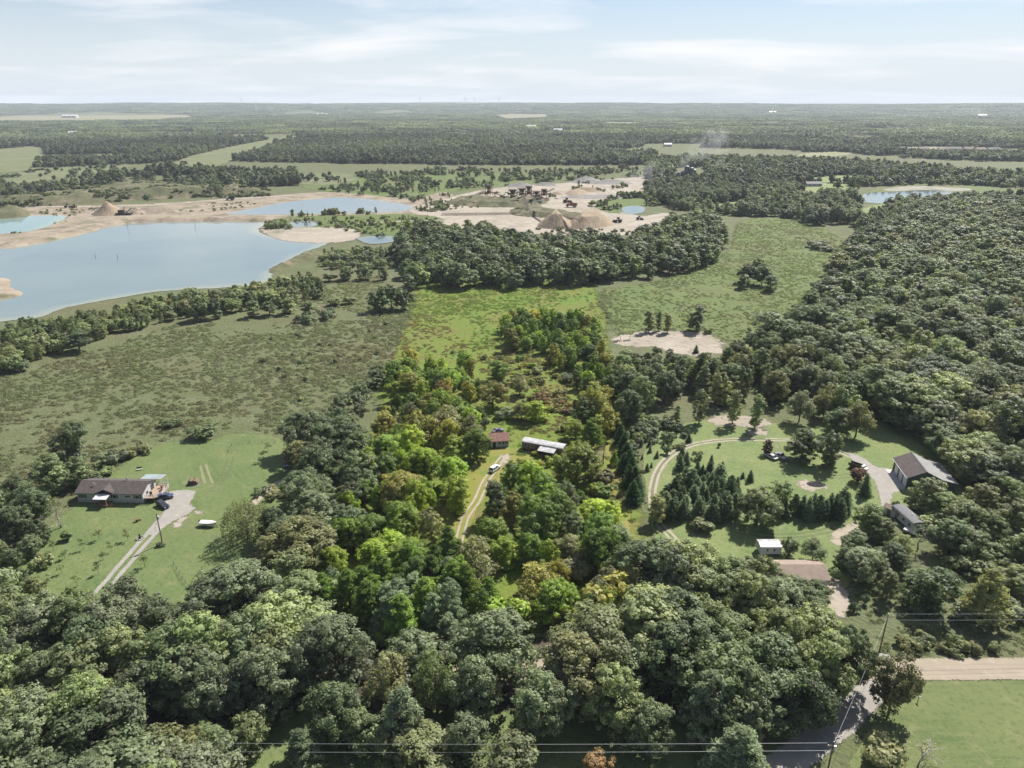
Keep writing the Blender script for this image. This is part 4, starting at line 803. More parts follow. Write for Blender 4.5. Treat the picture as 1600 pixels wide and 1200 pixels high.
# --- stands
wt = 'in dense plot thicket'
fill([(590, 690), (640, 715), (700, 735), (735, 760), (725, 800), (735, 840), (700, 850), (560, 850), (520, 900), (515, 860), (545, 780), (570, 720)], 7.4, (7, 13), {'oak': 5, 'maple': 3}, {'vivid': 7, 'dry': 1, 'lime': 3.5, 'gold': 1}, wt)
fill([(600, 575), (640, 560), (740, 562), (760, 640), (745, 700), (700, 690), (620, 700), (585, 690)], 6.6, (4.5, 10.5), {'oak': 2, 'maple': 3, 'ash': 2}, {'vivid': 4, 'lime': 2, 'gold': 3, 'dry': 1}, wt)
fill([(742, 775), (790, 745), (840, 742), (885, 765), (940, 800), (965, 830), (960, 875), (900, 880), (830, 890), (770, 880), (745, 830)], 7.4, (8, 14), {'oak': 4, 'maple': 4}, {'vivid': 10, 'oak': 1, 'lime': 2}, wt)
fill([(770, 900), (830, 880), (960, 870), (1000, 930), (950, 960), (880, 950), (780, 965)], 5.0, (6, 9), {'ash': 2, 'maple': 3, 'shrub': 2}, {'gold': 3, 'vivid': 3, 'dry': 3, 'lime': 2}, wt)
fill([(600, 880), (650, 850), (720, 860), (760, 900), (770, 960), (700, 990), (620, 975), (520, 960), (500, 920), (540, 890)], 5.0, (10, 13.5), {'pine': 6, 'maple': 2}, {'blue': 2, 'vivid': 5}, 'in plot-front dark stand')
fill([(785, 500), (830, 488), (925, 495), (950, 560), (965, 625), (945, 650), (915, 610), (880, 570), (850, 540), (795, 532)], 7.5, (7, 11), {'maple': 4, 'oak': 3}, {'vivid': 6, 'lime': 3, 'gold': 1}, 'in plot meadow clump')
fill([(690, 545), (760, 555), (850, 560), (900, 600), (880, 640), (800, 650), (770, 560), (640, 545)], 7.5, (1.2, 2.8), {'shrub': 1}, {'vivid': 2, 'gold': 2, 'dry': 2, 'lime': 1}, 'in overgrown plot meadow', 0.5)
fill([(820, 618), (870, 610), (910, 630), (900, 650), (850, 640)], 3.6, (1.5, 2.6), {'shrub': 1}, {'orange': 3, 'dry': 1}, 'above white trailer home', 0.5)
fill([(880, 690), (960, 720), (980, 800), (960, 850), (930, 830), (860, 735), (800, 720), (840, 700)], 5.0, (1.2, 2.6), {'shrub': 1}, {'lime': 3, 'vivid': 2, 'gold': 1}, 'in white trailer yard', 0.5)
fill([(-120, 1300), (-120, 930), (0, 935), (60, 985), (130, 960), (200, 945), (290, 985), (345, 975), (385, 900), (470, 870), (510, 930), (500, 975), (620, 985), (780, 995), (930, 960), (1010, 880), (1060, 850), (1110, 855), (1190, 890), (1230, 930), (1290, 970), (1340, 1000), (1345, 1040), (1290, 1080), (1240, 1092), (1180, 1092), (1050, 1090), (900, 1085), (760, 1095), (700, 1085), (600, 1100), (480, 1110), (340, 1125), (300, 1130), (330, 1230), (300, 1300)],
     8.4, (11, 17), {'oak': 7, 'maple': 2, 'ash': 1}, {'oak': 5, 'silver': 3, 'pale': 3, 'dry': 0.5}, 'in roadside tree belt', wf=1.28, excl=([(485, 900), (1000, 850), (1015, 950), (960, 985), (780, 1004), (500, 990)], [(1185, 850), (1290, 850), (1290, 935), (1225, 935), (1180, 900)]))
fill([(450, 665), (500, 645), (560, 650), (580, 690), (560, 800), (510, 890), (440, 880), (385, 880), (400, 845), (455, 790), (470, 730)], 9.4, (9, 15), {'oak': 6, 'maple': 3, 'ash': 1}, {'oak': 8, 'dry': 1, 'silver': 2}, 'in dark western belt', wf=1.25, excl=([(350, 770), (440, 770), (440, 850), (350, 850)],))
fill([(960, 560), (1040, 565), (1110, 560), (1190, 530), (1250, 545), (1330, 590), (1345, 615), (1290, 620), (1240, 600), (1190, 610), (1100, 610), (1010, 600), (975, 640), (985, 690), (965, 640)], 8.0, (10, 14), {'oak': 4, 'maple': 4, 'pine': 1}, {'oak': 6, 'pale': 2, 'silver': 2, 'dry': 1}, 'in loop-drive back wood')
fill([(1180, 525), (1240, 495), (1300, 425), (1330, 372), (1430, 330), (1700, 300), (1760, 760), (1560, 740), (1470, 680), (1400, 640), (1355, 615), (1330, 580), (1250, 540)], 11.2, (9, 18), {'oak': 8, 'maple': 3, 'ash': 2}, {'silver': 5, 'oak': 4, 'pale': 3, 'dry': 0.8}, 'in wood behind barn', wf=1.32)
fill([(615, 375), (650, 352), (760, 358), (830, 370), (870, 374), (990, 372), (1045, 345), (1110, 335), (1140, 372), (1090, 408), (940, 425), (800, 432), (660, 432), (625, 415)], 10.5, (10, 17.5), {'oak': 6, 'maple': 3, 'pine': 1}, {'oak': 8, 'pale': 2, 'silver': 3}, 'in plot-end tree line', wf=1.25)
fill([(1000, 385), (1060, 352), (1110, 350), (1120, 378), (1060, 395)], 8, (8, 12), {'maple': 3, 'poplar': 3}, {'pale': 5, 'lime': 0.5}, 'in plot-end tree line')
fill([(-60, 540), (0, 515), (100, 498), (270, 462), (400, 447), (470, 430), (505, 440), (480, 470), (400, 472), (280, 487), (150, 520), (60, 555), (-60, 585)], 6.0, (5.5, 8.5), {'maple': 5, 'shrub': 2, 'poplar': 1}, {'pale': 7, 'oak': 2, 'dry': 1}, 'in lakeside tree belt')
for a in [(310, 478, 'oak', 13, 13, 'oak'), (335, 480, 'maple', 11, 9, 'oak'), (120, 530, 'oak', 10, 13, 'oak'), (95, 540, 'shrub', 6, 9, 'oak'), (10, 555, 'oak', 9, 12, 'pale'), (30, 572, 'shrub', 5, 9, 'oak'), (610, 460, 'oak', 15, 17, 'oak'), (585, 470, 'maple', 11, 9, 'oak'), (632, 465, 'oak', 12, 11, 'oak'), (640, 440, 'maple', 10, 9, 'silver'), (540, 425, 'oak', 9, 12, 'oak'), (515, 432, 'shrub', 6, 11, 'pale'), (570, 425, 'oak', 9, 11, 'oak'), (600, 425, 'maple', 9, 8, 'pale'), (520, 470, 'shrub', 5, 11, 'pale'), (545, 468, 'shrub', 4.5, 9, 'pale'), (480, 480, 'maple', 9, 10, 'pale'), (450, 475, 'maple', 9, 10, 'pale'), (420, 480, 'oak', 8, 10, 'oak'), (395, 480, 'maple', 9, 9, 'oak'), (510, 490, 'shrub', 5, 10, 'oak'), (480, 497, 'shrub', 4.5, 10, 'oak')]:
    T(*a, 'between lake and meadow')
for a in [(1170, 425, 'oak', 13, 14, 'oak'), (1192, 428, 'oak', 13, 13, 'oak'), (1205, 440, 'maple', 10, 10, 'oak'), (1160, 438, 'maple', 9, 9, 'oak'), (1185, 415, 'oak', 12, 12, 'oak'), (1275, 382, 'shrub', 6, 15, 'oak'), (1290, 388, 'shrub', 4, 10, 'silver'), (1275, 465, 'shrub', 2.6, 5, 'silver'), (1243, 477, 'shrub', 1.8, 4, 'oak'),
          (1015, 500, 'poplar', 11, 6, 'pale'), (1030, 500, 'poplar', 10, 4, 'silver'), (1044, 503, 'poplar', 10, 5.5, 'dry'), (1090, 495, 'poplar', 13, 8, 'silver'), (1080, 500, 'poplar', 9, 4, 'dry'), (970, 522, 'orchard', 5, 6, 'silver'), (985, 522, 'orchard', 4.5, 5, 'dry'), (1105, 517, 'shrub', 3, 4, 'pale'), (1088, 545, 'spruce', 4, 3, 'conifer'), (1027, 548, 'shrub', 3.5, 4, 'oak'), (1172, 515, 'shrub', 3, 3, 'pale')]:
    T(*a, 'on the right meadow')
fill([(400, 520), (560, 515), (620, 500), (600, 560), (580, 600), (500, 620), (440, 640), (420, 600)], 13, (1.0, 2.2), {'shrub': 1}, {'oak': 3, 'dry': 1, 'silver': 1}, 'scattered over left meadow', 0.5)
fill([(560, 600), (600, 560), (590, 620), (560, 650), (500, 650)], 6, (2, 4), {'shrub': 1}, {'oak': 3, 'silver': 2}, 'scattered over left meadow', 0.5)
fill([(440, 342), (560, 338), (660, 336), (690, 340), (640, 360), (590, 368), (500, 352)], 12, (2.5, 5), {'shrub': 3, 'poplar': 1}, {'pale': 1}, 'on the sandy spit', 0.5)
fill([(410, 350), (440, 345), (455, 352), (420, 356)], 5, (4, 8), {'poplar': 1, 'shrub': 1}, {'pale': 1}, 'on the sandy spit', 0.5)
fill([(500, 392), (560, 385), (630, 385), (640, 410), (560, 420), (500, 410)], 8, (3, 6), {'shrub': 3, 'maple': 1}, {'pale': 2, 'oak': 2, 'silver': 1}, 'on the sandy spit', 0.5)

# --- woods of the middle distance and beyond, too many to count
FAR = []    # x, y, z, kind, h-scale, w-scale, rot, tint
CLEAR = [[(-300, 240), (0, 233), (55, 228), (72, 236), (60, 258), (40, 268), (-300, 280)], [(0, 274), (70, 263), (190, 256), (215, 258), (150, 270), (60, 284), (0, 288)], [(255, 264), (290, 246), (360, 229), (450, 213), (466, 216), (420, 232), (350, 256), (300, 266)],
         [(-100, 188), (20, 181), (150, 178), (300, 180), (310, 186), (200, 190), (90, 191), (-100, 196)], [(550, 178), (620, 175.5), (650, 177), (600, 180)], [(765, 180), (800, 178), (862, 179), (860, 186), (780, 188)], [(940, 192), (1005, 191), (1005, 195), (945, 196)], [(430, 178), (480, 176), (520, 178), (450, 181)],
         [(1248, 290), (1290, 286), (1330, 287), (1325, 297), (1300, 304), (1248, 303)], [(1256, 279), (1310, 274), (1375, 276), (1365, 285), (1262, 286)], [(1250, 241), (1300, 237), (1335, 239), (1310, 244), (1255, 246)], [(1330, 342), (1360, 322), (1392, 320), (1385, 332), (1350, 347)], [(1085, 330), (1120, 318), (1170, 312), (1180, 320), (1120, 332)],
         [(1340, 312), (1370, 293), (1440, 286), (1530, 290), (1640, 298), (1640, 314), (1530, 306), (1440, 308), (1390, 320), (1345, 320)], [(1380, 232), (1450, 229), (1590, 233), (1590, 242), (1450, 241), (1385, 239)], [(1245, 292), (1300, 286), (1300, 291), (1245, 292)]]
WOODS = [[(-400, 310), (0, 294), (60, 296), (100, 288), (230, 272), (330, 262), (460, 262), (468, 290), (330, 296), (250, 292), (100, 304), (0, 318), (-400, 330)],
         [(1008, 292), (1040, 277), (1120, 276), (1255, 284), (1250, 320), (1250, 342), (1130, 336), (1060, 330), (1015, 312)],
         [(1252, 318), (1300, 310), (1342, 322), (1335, 350), (1260, 352)],
         [(1335, 335), (1400, 322), (1500, 312), (1700, 306), (1700, 345), (1430, 372), (1340, 400)]]
def far_ok(u, v):
    n = v < 268 - 0.0 * u
    n &= ~((u > 430) & (u < 1010) & (v > 258)); n &= ~((u < 470) & (v > 262)); n |= (v < 292) & (u > 1180); n |= (v < 280) & (u > 1010)
    n &= ~((u > 440) & (u < 600) & (v > 268))
    for w in WOODS: n |= inpoly(u, v, w)
    for c in CLEAR: n &= ~inpoly(u, v, c)
    n &= ~inpoly(u, v, [(1040, 285), (1060, 262), (1100, 262), (1110, 284)])
    return n
def far_band(r0, r1, spacing, kinds, hs, ws, ang=48):
    r = r0; xs, ys = [], []
    while r < r1:
        n = int(2 * math.radians(ang) * r / spacing); a = np.linspace(-math.radians(ang), math.radians(ang), n) + RNG.normal(size=n) * 0.3 * spacing / r
        rr = r + RNG.normal(size=n) * spacing * 0.3; xs.append(rr * np.sin(a)); ys.append(rr * np.cos(a)); r += spacing * 0.88
    x, y = np.concatenate(xs), np.concatenate(ys); z = terrain(x, y)
    u, v, _ = UV(x, y, 0.0 * x)
    ok = far_ok(u, v) & (u > -260) & (u < 1860); x, y, z = x[ok], y[ok], z[ok]; n = len(x)
    gap = (fbm(x / 420.0, y / 230.0, 77, 3) + RNG.uniform(-0.02, 0.02, n) < 0.325) & (np.hypot(x, y) > 1150)
    x, y, z = x[~gap], y[~gap], z[~gap]; n = len(x)
    big = fbm(x / 260.0, y / 260.0, 71, 3)
    pal = np.array([(0.060, 0.071, 0.041), (0.072, 0.082, 0.050), (0.052, 0.064, 0.040), (0.085, 0.092, 0.052), (0.066, 0.075, 0.046)])
    t = pal[RNG.integers(0, len(pal), n)] * 2.5 * (0.45 + 1.15 * big[:, None]) * RNG.uniform(0.7, 1.35, (n, 1))
    und = 0.55 + 0.95 * fbm(x / 95.0, y / 70.0, 73, 2)
    for i in range(n):
        FAR.append((x[i], y[i], z[i], kinds[RNG.integers(len(kinds))], RNG.uniform(*hs) * und[i], RNG.uniform(*ws) * (0.6 + 0.4 * und[i]), RNG.uniform(0, 6.28), t[i]))
far_band(560, 1100, 9.0, ['oak_mid', 'oak_mid', 'oak_mid', 'maple_mid'], (0.55, 1.2), (0.7, 1.3))
far_band(1100, 2600, 10.0, ['oak_far'], (0.55, 1.35), (0.7, 1.35))
far_band(2600, 7000, 66.0, ['grove'], (0.8, 1.25), (1.0, 1.2))
far_band(7000, 13000, 110.0, ['grove'], (0.9, 1.4), (1.5, 1.8))
# loose scrub and young trees round the pit
def scrub(poly, spacing, h, kinds, pal, bank=None):
    wpx = [P(u, v) for u, v in poly]; A = np.array(wpx); (x0, y0), (x1, y1) = A.min(0), A.max(0); n = int((x1 - x0) * (y1 - y0) / spacing ** 2)
    x = RNG.uniform(x0, x1, n); y = RNG.uniform(y0, y1, n); ok = inpoly(x, y, wpx) & (fbm(x / 25, y / 25, 91, 3) > 0.44); uu, vv, _ = UV(x, y)
    for w_ in (LAKE, LAKE_L, LAKE_M, [(966, 327), (990, 320), (1012, 325), (1005, 335), (980, 337)]): ok &= ~inpoly(uu, vv, w_)
    for a, b in zip(x[ok], y[ok]):
        k = kinds[RNG.integers(len(kinds))]; hh = RNG.uniform(*h); t = np.array(pal[RNG.integers(len(pal))]) * 2.0 * RNG.uniform(0.85, 1.2)
        base = {'shrub_mid': 3, 'maple_mid': 13, 'oak_mid': 15}[k]; FAR.append((a, b, 0.0 if bank is None else max(0.0, float(bank[1] * min(1.0, (edge_dist(np.array(a), np.array(b), bank[0]) if inpoly(np.array(a), np.array(b), bank[0]) else 0) / bank[2])) * 0.9), k, hh / base, hh / base * RNG.uniform(0.9, 1.3), RNG.uniform(0, 6.28), t))
scrub([(470, 292), (560, 272), (700, 266), (860, 268), (1010, 262), (1030, 272), (1000, 276), (860, 285), (720, 298), (660, 308), (620, 312), (520, 300)], 11, (4, 9), ['shrub_mid', 'maple_mid', 'oak_mid'], PALE + OAK)
scrub([(640, 312), (690, 302), (720, 312), (690, 335), (650, 330)], 9, (3, 6), ['shrub_mid', 'maple_mid'], PALE)
BANK = world_poly([(-200, 326), (0, 318), (120, 300), (260, 292), (330, 296), (420, 300), (430, 306), (330, 308), (200, 314), (0, 326)], 3, 3)
scrub([(-100, 322), (0, 316), (120, 299), (260, 291), (330, 295), (425, 299), (430, 307), (330, 309), (200, 315), (0, 327), (-100, 332)], 6.5, (1.5, 4.5), ['shrub_mid'], PALE + OAK + OAK, (BANK, 9.0, 24))
scrub([(0, 383), (60, 372), (125, 358), (200, 343), (300, 340), (415, 341), (415, 346), (320, 346), (200, 349), (128, 366), (60, 380), (0, 389)], 8, (0.8, 2.0), ['shrub_mid'], PALE + OAK)
scrub([(0, 330), (130, 326), (240, 324), (420, 312), (420, 322), (300, 334), (130, 338), (110, 345), (60, 362), (0, 376)], 10, (0.8, 2.2), ['shrub_mid'], PALE + DRY)
scrub([(650, 326), (700, 310), (760, 300), (800, 304), (790, 322), (720, 326), (680, 334)], 9, (1.0, 3.0), ['shrub_mid'], PALE + OAK + DRY)
scrub([(740, 304), (860, 298), (870, 312), (800, 322), (750, 318)], 11, (1.0, 3.0), ['shrub_mid'], OAK + DRY)
scrub([(700, 350), (1000, 362), (990, 368), (830, 368), (720, 360)], 10, (1.0, 3.5), ['shrub_mid'], PALE + OAK)
scrub([(930, 322), (960, 310), (1020, 298), (1040, 322), (1000, 322), (965, 334), (945, 330)], 9, (4, 9), ['shrub_mid', 'maple_mid'], PALE)
scrub([(890, 288), (960, 280), (985, 292), (960, 300), (900, 298)], 12, (3, 6), ['shrub_mid', 'maple_mid'], PALE)
scrub([(795, 332), (830, 330), (870, 333), (905, 338), (920, 343), (890, 345), (840, 340), (800, 338)], 8, (1, 2.5), ['shrub_mid'], PALE + OAK)
scrub([(430, 336), (640, 330), (640, 336), (430, 341)], 9, (3, 7), ['shrub_mid', 'maple_mid'], PALE)
scrub([(40, 268), (100, 262), (200, 256), (230, 262), (100, 285), (0, 296), (-100, 300)], 26, (4, 9), ['shrub_mid', 'oak_mid'], OAK)
scrub([(1250, 285), (1340, 290), (1345, 320), (1300, 312), (1250, 318)], 16, (5, 10), ['shrub_mid', 'maple_mid', 'oak_mid'], PALE + OAK)
scrub([(460, 285), (490, 270), (530, 270), (545, 278), (520, 292)], 20, (6, 11), ['oak_mid'], OAK)
scrub([(1340, 294), (1440, 284), (1640, 292), (1640, 300), (1530, 290), (1400, 292)], 14, (4, 9), ['shrub_mid', 'maple_mid'], PALE + OAK)

# ------------------------------------------------------------------ every countable plant becomes an object of its own
KINDNAME = {'oak': 'oak_tree', 'maple': 'maple_tree', 'poplar': 'poplar_tree', 'ash': 'ash_tree', 'willow': 'willow_tree', 'bare': 'bare_tree', 'orchard': 'orchard_tree', 'spruce': 'spruce_tree', 'pine': 'pine_tree', 'shrub': 'shrub'}
FORM = {'oak': 'broad-crowned tree', 'maple': 'oval-crowned tree', 'poplar': 'narrow upright tree', 'ash': 'loose open tree', 'willow': 'weeping willow', 'bare': 'half-bare grey tree', 'orchard': 'small thin tree', 'spruce': 'pointed conifer', 'pine': 'feathery pine', 'shrub': 'rounded shrub'}
CLASS = lambda k: 'conifer' if k in ('spruce', 'pine') else ('shrub' if k == 'shrub' else 'tree')
CLEARVIEW = [(752, 768), (740, 790), (727, 812), (1352, 1085), (1335, 1105), (1300, 1138), (1268, 1165), (1242, 1186), (1545, 1045), (1480, 1046), (772, 730), (766, 741), (724, 815), (781, 690), (773, 686), (792, 692), (832, 685), (845, 690), (858, 695), (866, 705), (855, 708), (1188, 858), (1202, 860), (1216, 862), (1405, 728), (1420, 740), (1440, 722), (1470, 735), (1488, 752), (1410, 798), (1418, 810), (1336, 722), (1203, 711), (1219, 713), (318, 817), (332, 818), (135, 775), (165, 770), (200, 775), (230, 765), (245, 760), (256, 787), (1395, 725), (1277, 893), (1380, 745), (1385, 770), (1025, 760), (1035, 725), (1075, 698), (247, 808), (254, 845), (1383, 975), (1372, 1010)]
CLEARXY = [(u, v, UV(*P(u, v))[2]) for u, v in CLEARVIEW]
def hides(q):
    u, v, d = UV(q['x'], q['y'], q['h'] * 0.52); rx = q['w'] * 0.5 * FOC / d; ry = q['h'] * 0.48 * FOC / d
    return any(((a - u) / rx) ** 2 + ((b - v) / ry) ** 2 < 1.0 and d < dd + 3 for a, b, dd in CLEARXY)
def split_plants():
    PLANTS[:] = [q for q in PLANTS if not hides(q)]
    by = {'tree': [], 'conifer': [], 'shrub': []}; rest = []
    for q in PLANTS:
        u, v, d = UV(q['x'], q['y'], q['h'] * 0.6); q['u'], q['v'], q['d'] = u, v, d
        q['size'] = q['w'] * q['h'] / d ** 2
        by[CLASS(q['kind'])].append(q) if -15 < u < 1615 and 0 < v < 1225 else rest.append(q)
    for c, cap in (('tree', 320), ('conifer', 300), ('shrub', 290)):
        L = sorted(by[c], key=lambda q: -q['size']); by[c] = L[:cap]; rest += L[cap:]
    return by, rest
BY, REST = split_plants()
ORD = ['first', 'second', 'third', 'fourth', 'fifth', 'sixth', 'seventh', 'eighth', 'ninth', 'tenth', 'eleventh', 'twelfth']
def label_plants(L):
    for q in L:
        big = q['h'] / PROTO[q['kind']][0]['h']; sz = '' if q['kind'] == 'orchard' else ('tall ' if big > 1.02 else ('' if big > 0.72 else 'small '))
        tn = tone(q['tn'])[0]
        q['base'] = f"{sz}{tn} {FORM[q['kind']]}" if q['kind'] != 'bare' else FORM['bare']
    groups = {}
    for q in L: groups.setdefault((q['base'], q['where']), []).append(q)
    for (b, w), g in groups.items():
        if len(g) == 1: g[0]['label'] = f'{b} {w}'; continue
        g.sort(key=lambda q: -q['v']); n = len(g); rows = max(1, math.ceil(n / 9)); per = math.ceil(n / rows)
        for r in range(rows):
            row = sorted(g[r * per:(r + 1) * per], key=lambda q: q['u'])
            for i, q in enumerate(row):
                o = f'{ORD[i]} from left' if i < len(row) - 1 or len(row) == 1 else 'last on right'
                rw = '' if rows == 1 else (' in nearest row' if r == 0 else (' in farthest row' if r == rows - 1 else f' in {ORD[r]} row'))
                q['label'] = f'{b} {w}{rw}, {o}'
for c in BY: label_plants(BY[c])
GROUPNAME = {'tree': 'broadleaf trees', 'conifer': 'conifers', 'shrub': 'shrubs'}
def emit_plants():
    for c, L in BY.items():
        for q in L:
            ps = PROTO[q['kind']]; i = q['var'] % len(ps); pr = ps[i]; sx = q['w'] / pr['w']; sz = q['h'] / pr['h']
            if c == 'shrub':
                o = bpy.data.objects.new('shrub', FULL['shrub'][i].data); COL.objects.link(o)
                o.location = (q['x'], q['y'], 0); o.rotation_euler = (0, 0, q['rot']); o.scale = (sx, sx, sz); o['tint'] = [float(t) for t in q['tint']]
                tag(o, q['label'], 'shrub', f"shrubs {q['where']}"); continue
            r = thing(KINDNAME[q['kind']], q['label'], c, (q['x'], q['y'], 0), q['rot'], f"{GROUPNAME[c]} {q['where']}"); r.scale = (sx, sx, sz)
            link('trunk', pr['trunk'], r)
            k = link('crown', pr['crown'], r); k['tint'] = [float(t) for t in q['tint']]
emit_plants()

def scatter(name, pts, kinds):
    """one object of uncountable plants: points carrying size, turn, kind and tint"""
    srcs = []; start = {}
    for k in kinds: start[k] = len(srcs); srcs += FULL[k]
    n = len(pts); me = bpy.data.meshes.new(name); me.vertices.add(n)
    me.vertices.foreach_set('co', np.array([p[:3] for p in pts], np.float32).ravel())
    idx = np.array([start[p[3]] + (i * 7919 + 13 * (i // 5)) % len(FULL[p[3]]) for i, p in enumerate(pts)], np.int32)
    scl = np.array([(p[5], p[5], p[4]) for p in pts], np.float32); rot = np.array([p[6] for p in pts], np.float32); tint = np.array([(*p[7], 1.0) for p in pts], np.float32)
    for nm, ty, ar, key in (('idx', 'INT', idx, 'value'), ('scl', 'FLOAT_VECTOR', scl, 'vector'), ('rotz', 'FLOAT', rot, 'value'), ('tint', 'FLOAT_COLOR', tint, 'color')):
        a = me.attributes.new(nm, ty, 'POINT'); a.data.foreach_set(key, ar.ravel())
    o = link(name, me)
    ng = bpy.data.node_groups.new(name, 'GeometryNodeTree'); ng.interface.new_socket('Geometry', in_out='INPUT', socket_type='NodeSocketGeometry'); ng.interface.new_socket('Geometry', in_out='OUTPUT', socket_type='NodeSocketGeometry')
    L = ng.links; gi = N(ng, 'NodeGroupInput'); go = N(ng, 'NodeGroupOutput'); jn = N(ng, 'GeometryNodeJoinGeometry')
    na = {}
    for nm, ty in (('idx', 'INT'), ('scl', 'FLOAT_VECTOR'), ('rotz', 'FLOAT')):
        a = N(ng, 'GeometryNodeInputNamedAttribute', data_type=ty); a.inputs['Name'].default_value = nm; na[nm] = a.outputs['Attribute']
    cb = N(ng, 'ShaderNodeCombineXYZ'); L.new(na['rotz'], cb.inputs[2])
    for j, s in enumerate(srcs):
        oi = N(ng, 'GeometryNodeObjectInfo'); oi.inputs['Object'].default_value = s; oi.inputs['As Instance'].default_value = True
        cm = N(ng, 'FunctionNodeCompare', data_type='INT', operation='EQUAL')
        ia = [x for x in cm.inputs if x.enabled and x.type == 'INT']
        L.new(na['idx'], ia[0]); ia[1].default_value = j
        ip = N(ng, 'GeometryNodeInstanceOnPoints'); L.new(gi.outputs[0], ip.inputs['Points']); L.new(cm.outputs[0], ip.inputs['Selection']); L.new(oi.outputs['Geometry'], ip.inputs['Instance'])
        L.new(cb.outputs[0], ip.inputs['Rotation']); L.new(na['scl'], ip.inputs['Scale']); L.new(ip.outputs[0], jn.inputs[0])
    L.new(jn.outputs[0], go.inputs[0])
    md = o.modifiers.new('scatter', 'NODES'); md.node_group = ng
    return o
rest_pts = []
for q in REST:
    k = q['kind']; d = q.get('d', 500)
    if d > 380: k = {'oak': 'oak_mid', 'maple': 'maple_mid', 'ash': 'oak_mid', 'poplar': 'maple_mid', 'shrub': 'shrub_mid'}.get(k, k)
    pr = PROTO[k][0]; rest_pts.append((q['x'], q['y'], 0.0, k, q['h'] / pr['h'], q['w'] / pr['w'], q['rot'], q['tint']))
fo = scatter('forest', rest_pts + FAR, ['oak', 'maple', 'poplar', 'ash', 'willow', 'bare', 'orchard', 'spruce', 'pine', 'shrub', 'oak_mid', 'maple_mid', 'shrub_mid', 'oak_far', 'grove'])
tag(fo, 'grey-green broadleaf woods stretching to the horizon beyond the fields and pit', 'forest', kind='stuff')

def tufts():
    pts = []
    def area(poly, spacing, cols, smin, smax, excl=(), seed=0):
        wpx = [P(u, v) for u, v in poly]; A = np.array(wpx); (x0, y0), (x1, y1) = A.min(0), A.max(0); n = int((x1 - x0) * (y1 - y0) / spacing ** 2)
        x = RNG.uniform(x0, x1, n); y = RNG.uniform(y0, y1, n); ok = inpoly(x, y, wpx)
        u, v, _ = UV(x, y); 
        for e in excl: ok &= ~inpoly(u, v, e)
        ok &= (fbm(x / 9, y / 9, 51 + seed, 3) + 0.9 * (fbm(x / 33, y / 33, 55 + seed, 3) - 0.47) + RNG.uniform(-0.25, 0.25, n)) > 0.34
        x, y = x[ok], y[ok]; g = fbm(x / 38, y / 38, 61 + seed, 3) + RNG.uniform(-0.1, 0.1, len(x)); s = RNG.uniform(smin, smax, len(x)); cols = np.array(cols)
        ci = np.clip(((g - 0.25) / 0.45 * len(cols)).astype(int), 0, len(cols) - 1)
        for i in range(len(x)):
            pts.append((x[i], y[i], 0.04, 'tuft', s[i] * RNG.uniform(0.35, 0.8), s[i] * RNG.uniform(0.9, 1.5), RNG.uniform(0, 6.28), cols[ci[i]] * 1.9 * RNG.uniform(0.8, 1.2)))
    DULLG = [(0.088, 0.084, 0.048), (0.084, 0.090, 0.047), (0.080, 0.093, 0.045), (0.096, 0.107, 0.058), (0.080, 0.096, 0.047)]
    area([(-80, 600), (0, 590), (120, 555), (280, 505), (420, 505), (560, 500), (655, 455), (640, 500), (615, 560), (595, 620), (560, 660), (490, 650), (450, 680), (370, 672), (240, 692), (180, 730), (110, 790), (-80, 860)], 1.6, DULLG, 0.8, 1.6, (LAWN_L,))
    VG = [(0.095, 0.075, 0.03), (0.092, 0.098, 0.026), (0.082, 0.115, 0.023), (0.074, 0.115, 0.021), (0.092, 0.126, 0.026)]
    area([(648, 445), (935, 445), (960, 600), (1000, 800), (960, 870), (860, 740), (800, 715), (770, 690), (800, 600), (700, 560), (615, 560)], 1.7, VG, 0.7, 1.4, (), 3)
    area([(690, 860), (720, 745), (770, 700), (840, 712), (800, 760), (745, 790), (720, 860)], 1.6, VG, 0.3, 0.6, ([(735, 850), (700, 850), (760, 735), (780, 708), (808, 710), (790, 735), (765, 765)],), 3)
    RG = [(0.092, 0.092, 0.046), (0.084, 0.100, 0.042), (0.083, 0.104, 0.042), (0.098, 0.116, 0.050), (0.082, 0.104, 0.040)]
    area(RIGHT_MEADOW, 2.0, RG, 0.7, 1.5, ([(960, 528), (1000, 518), (1060, 517), (1110, 522), (1130, 540), (1125, 554), (1080, 557), (1030, 545), (975, 540)],), 6)
    area([(1330, 930), (1400, 920), (1480, 930), (1660, 880), (1660, 1024), (1500, 1024), (1380, 1024), (1360, 980)], 1.2, [(0.075, 0.082, 0.042), (0.08, 0.096, 0.04), (0.092, 0.108, 0.048)], 0.5, 1.1, (), 8)
    area([(500, 440), (600, 430), (600, 480), (560, 490), (480, 470)], 2.0, RG, 0.8, 1.4, (), 9)
    area([(560, 340), (690, 342), (680, 356), (620, 372), (560, 362), (500, 352)], 3.0, RG, 0.9, 1.8, (), 10)
    o = scatter('meadow_grass', pts, ['tuft'])
    tag(o, 'rank tufted grass covering the rough meadows and overgrown plot', 'grass', kind='stuff')
    return len(pts)
NT = tufts()
print('PLANTS', {k: len(v) for k, v in BY.items()}, 'rest', len(REST), 'far', len(FAR), 'tufts', NT)

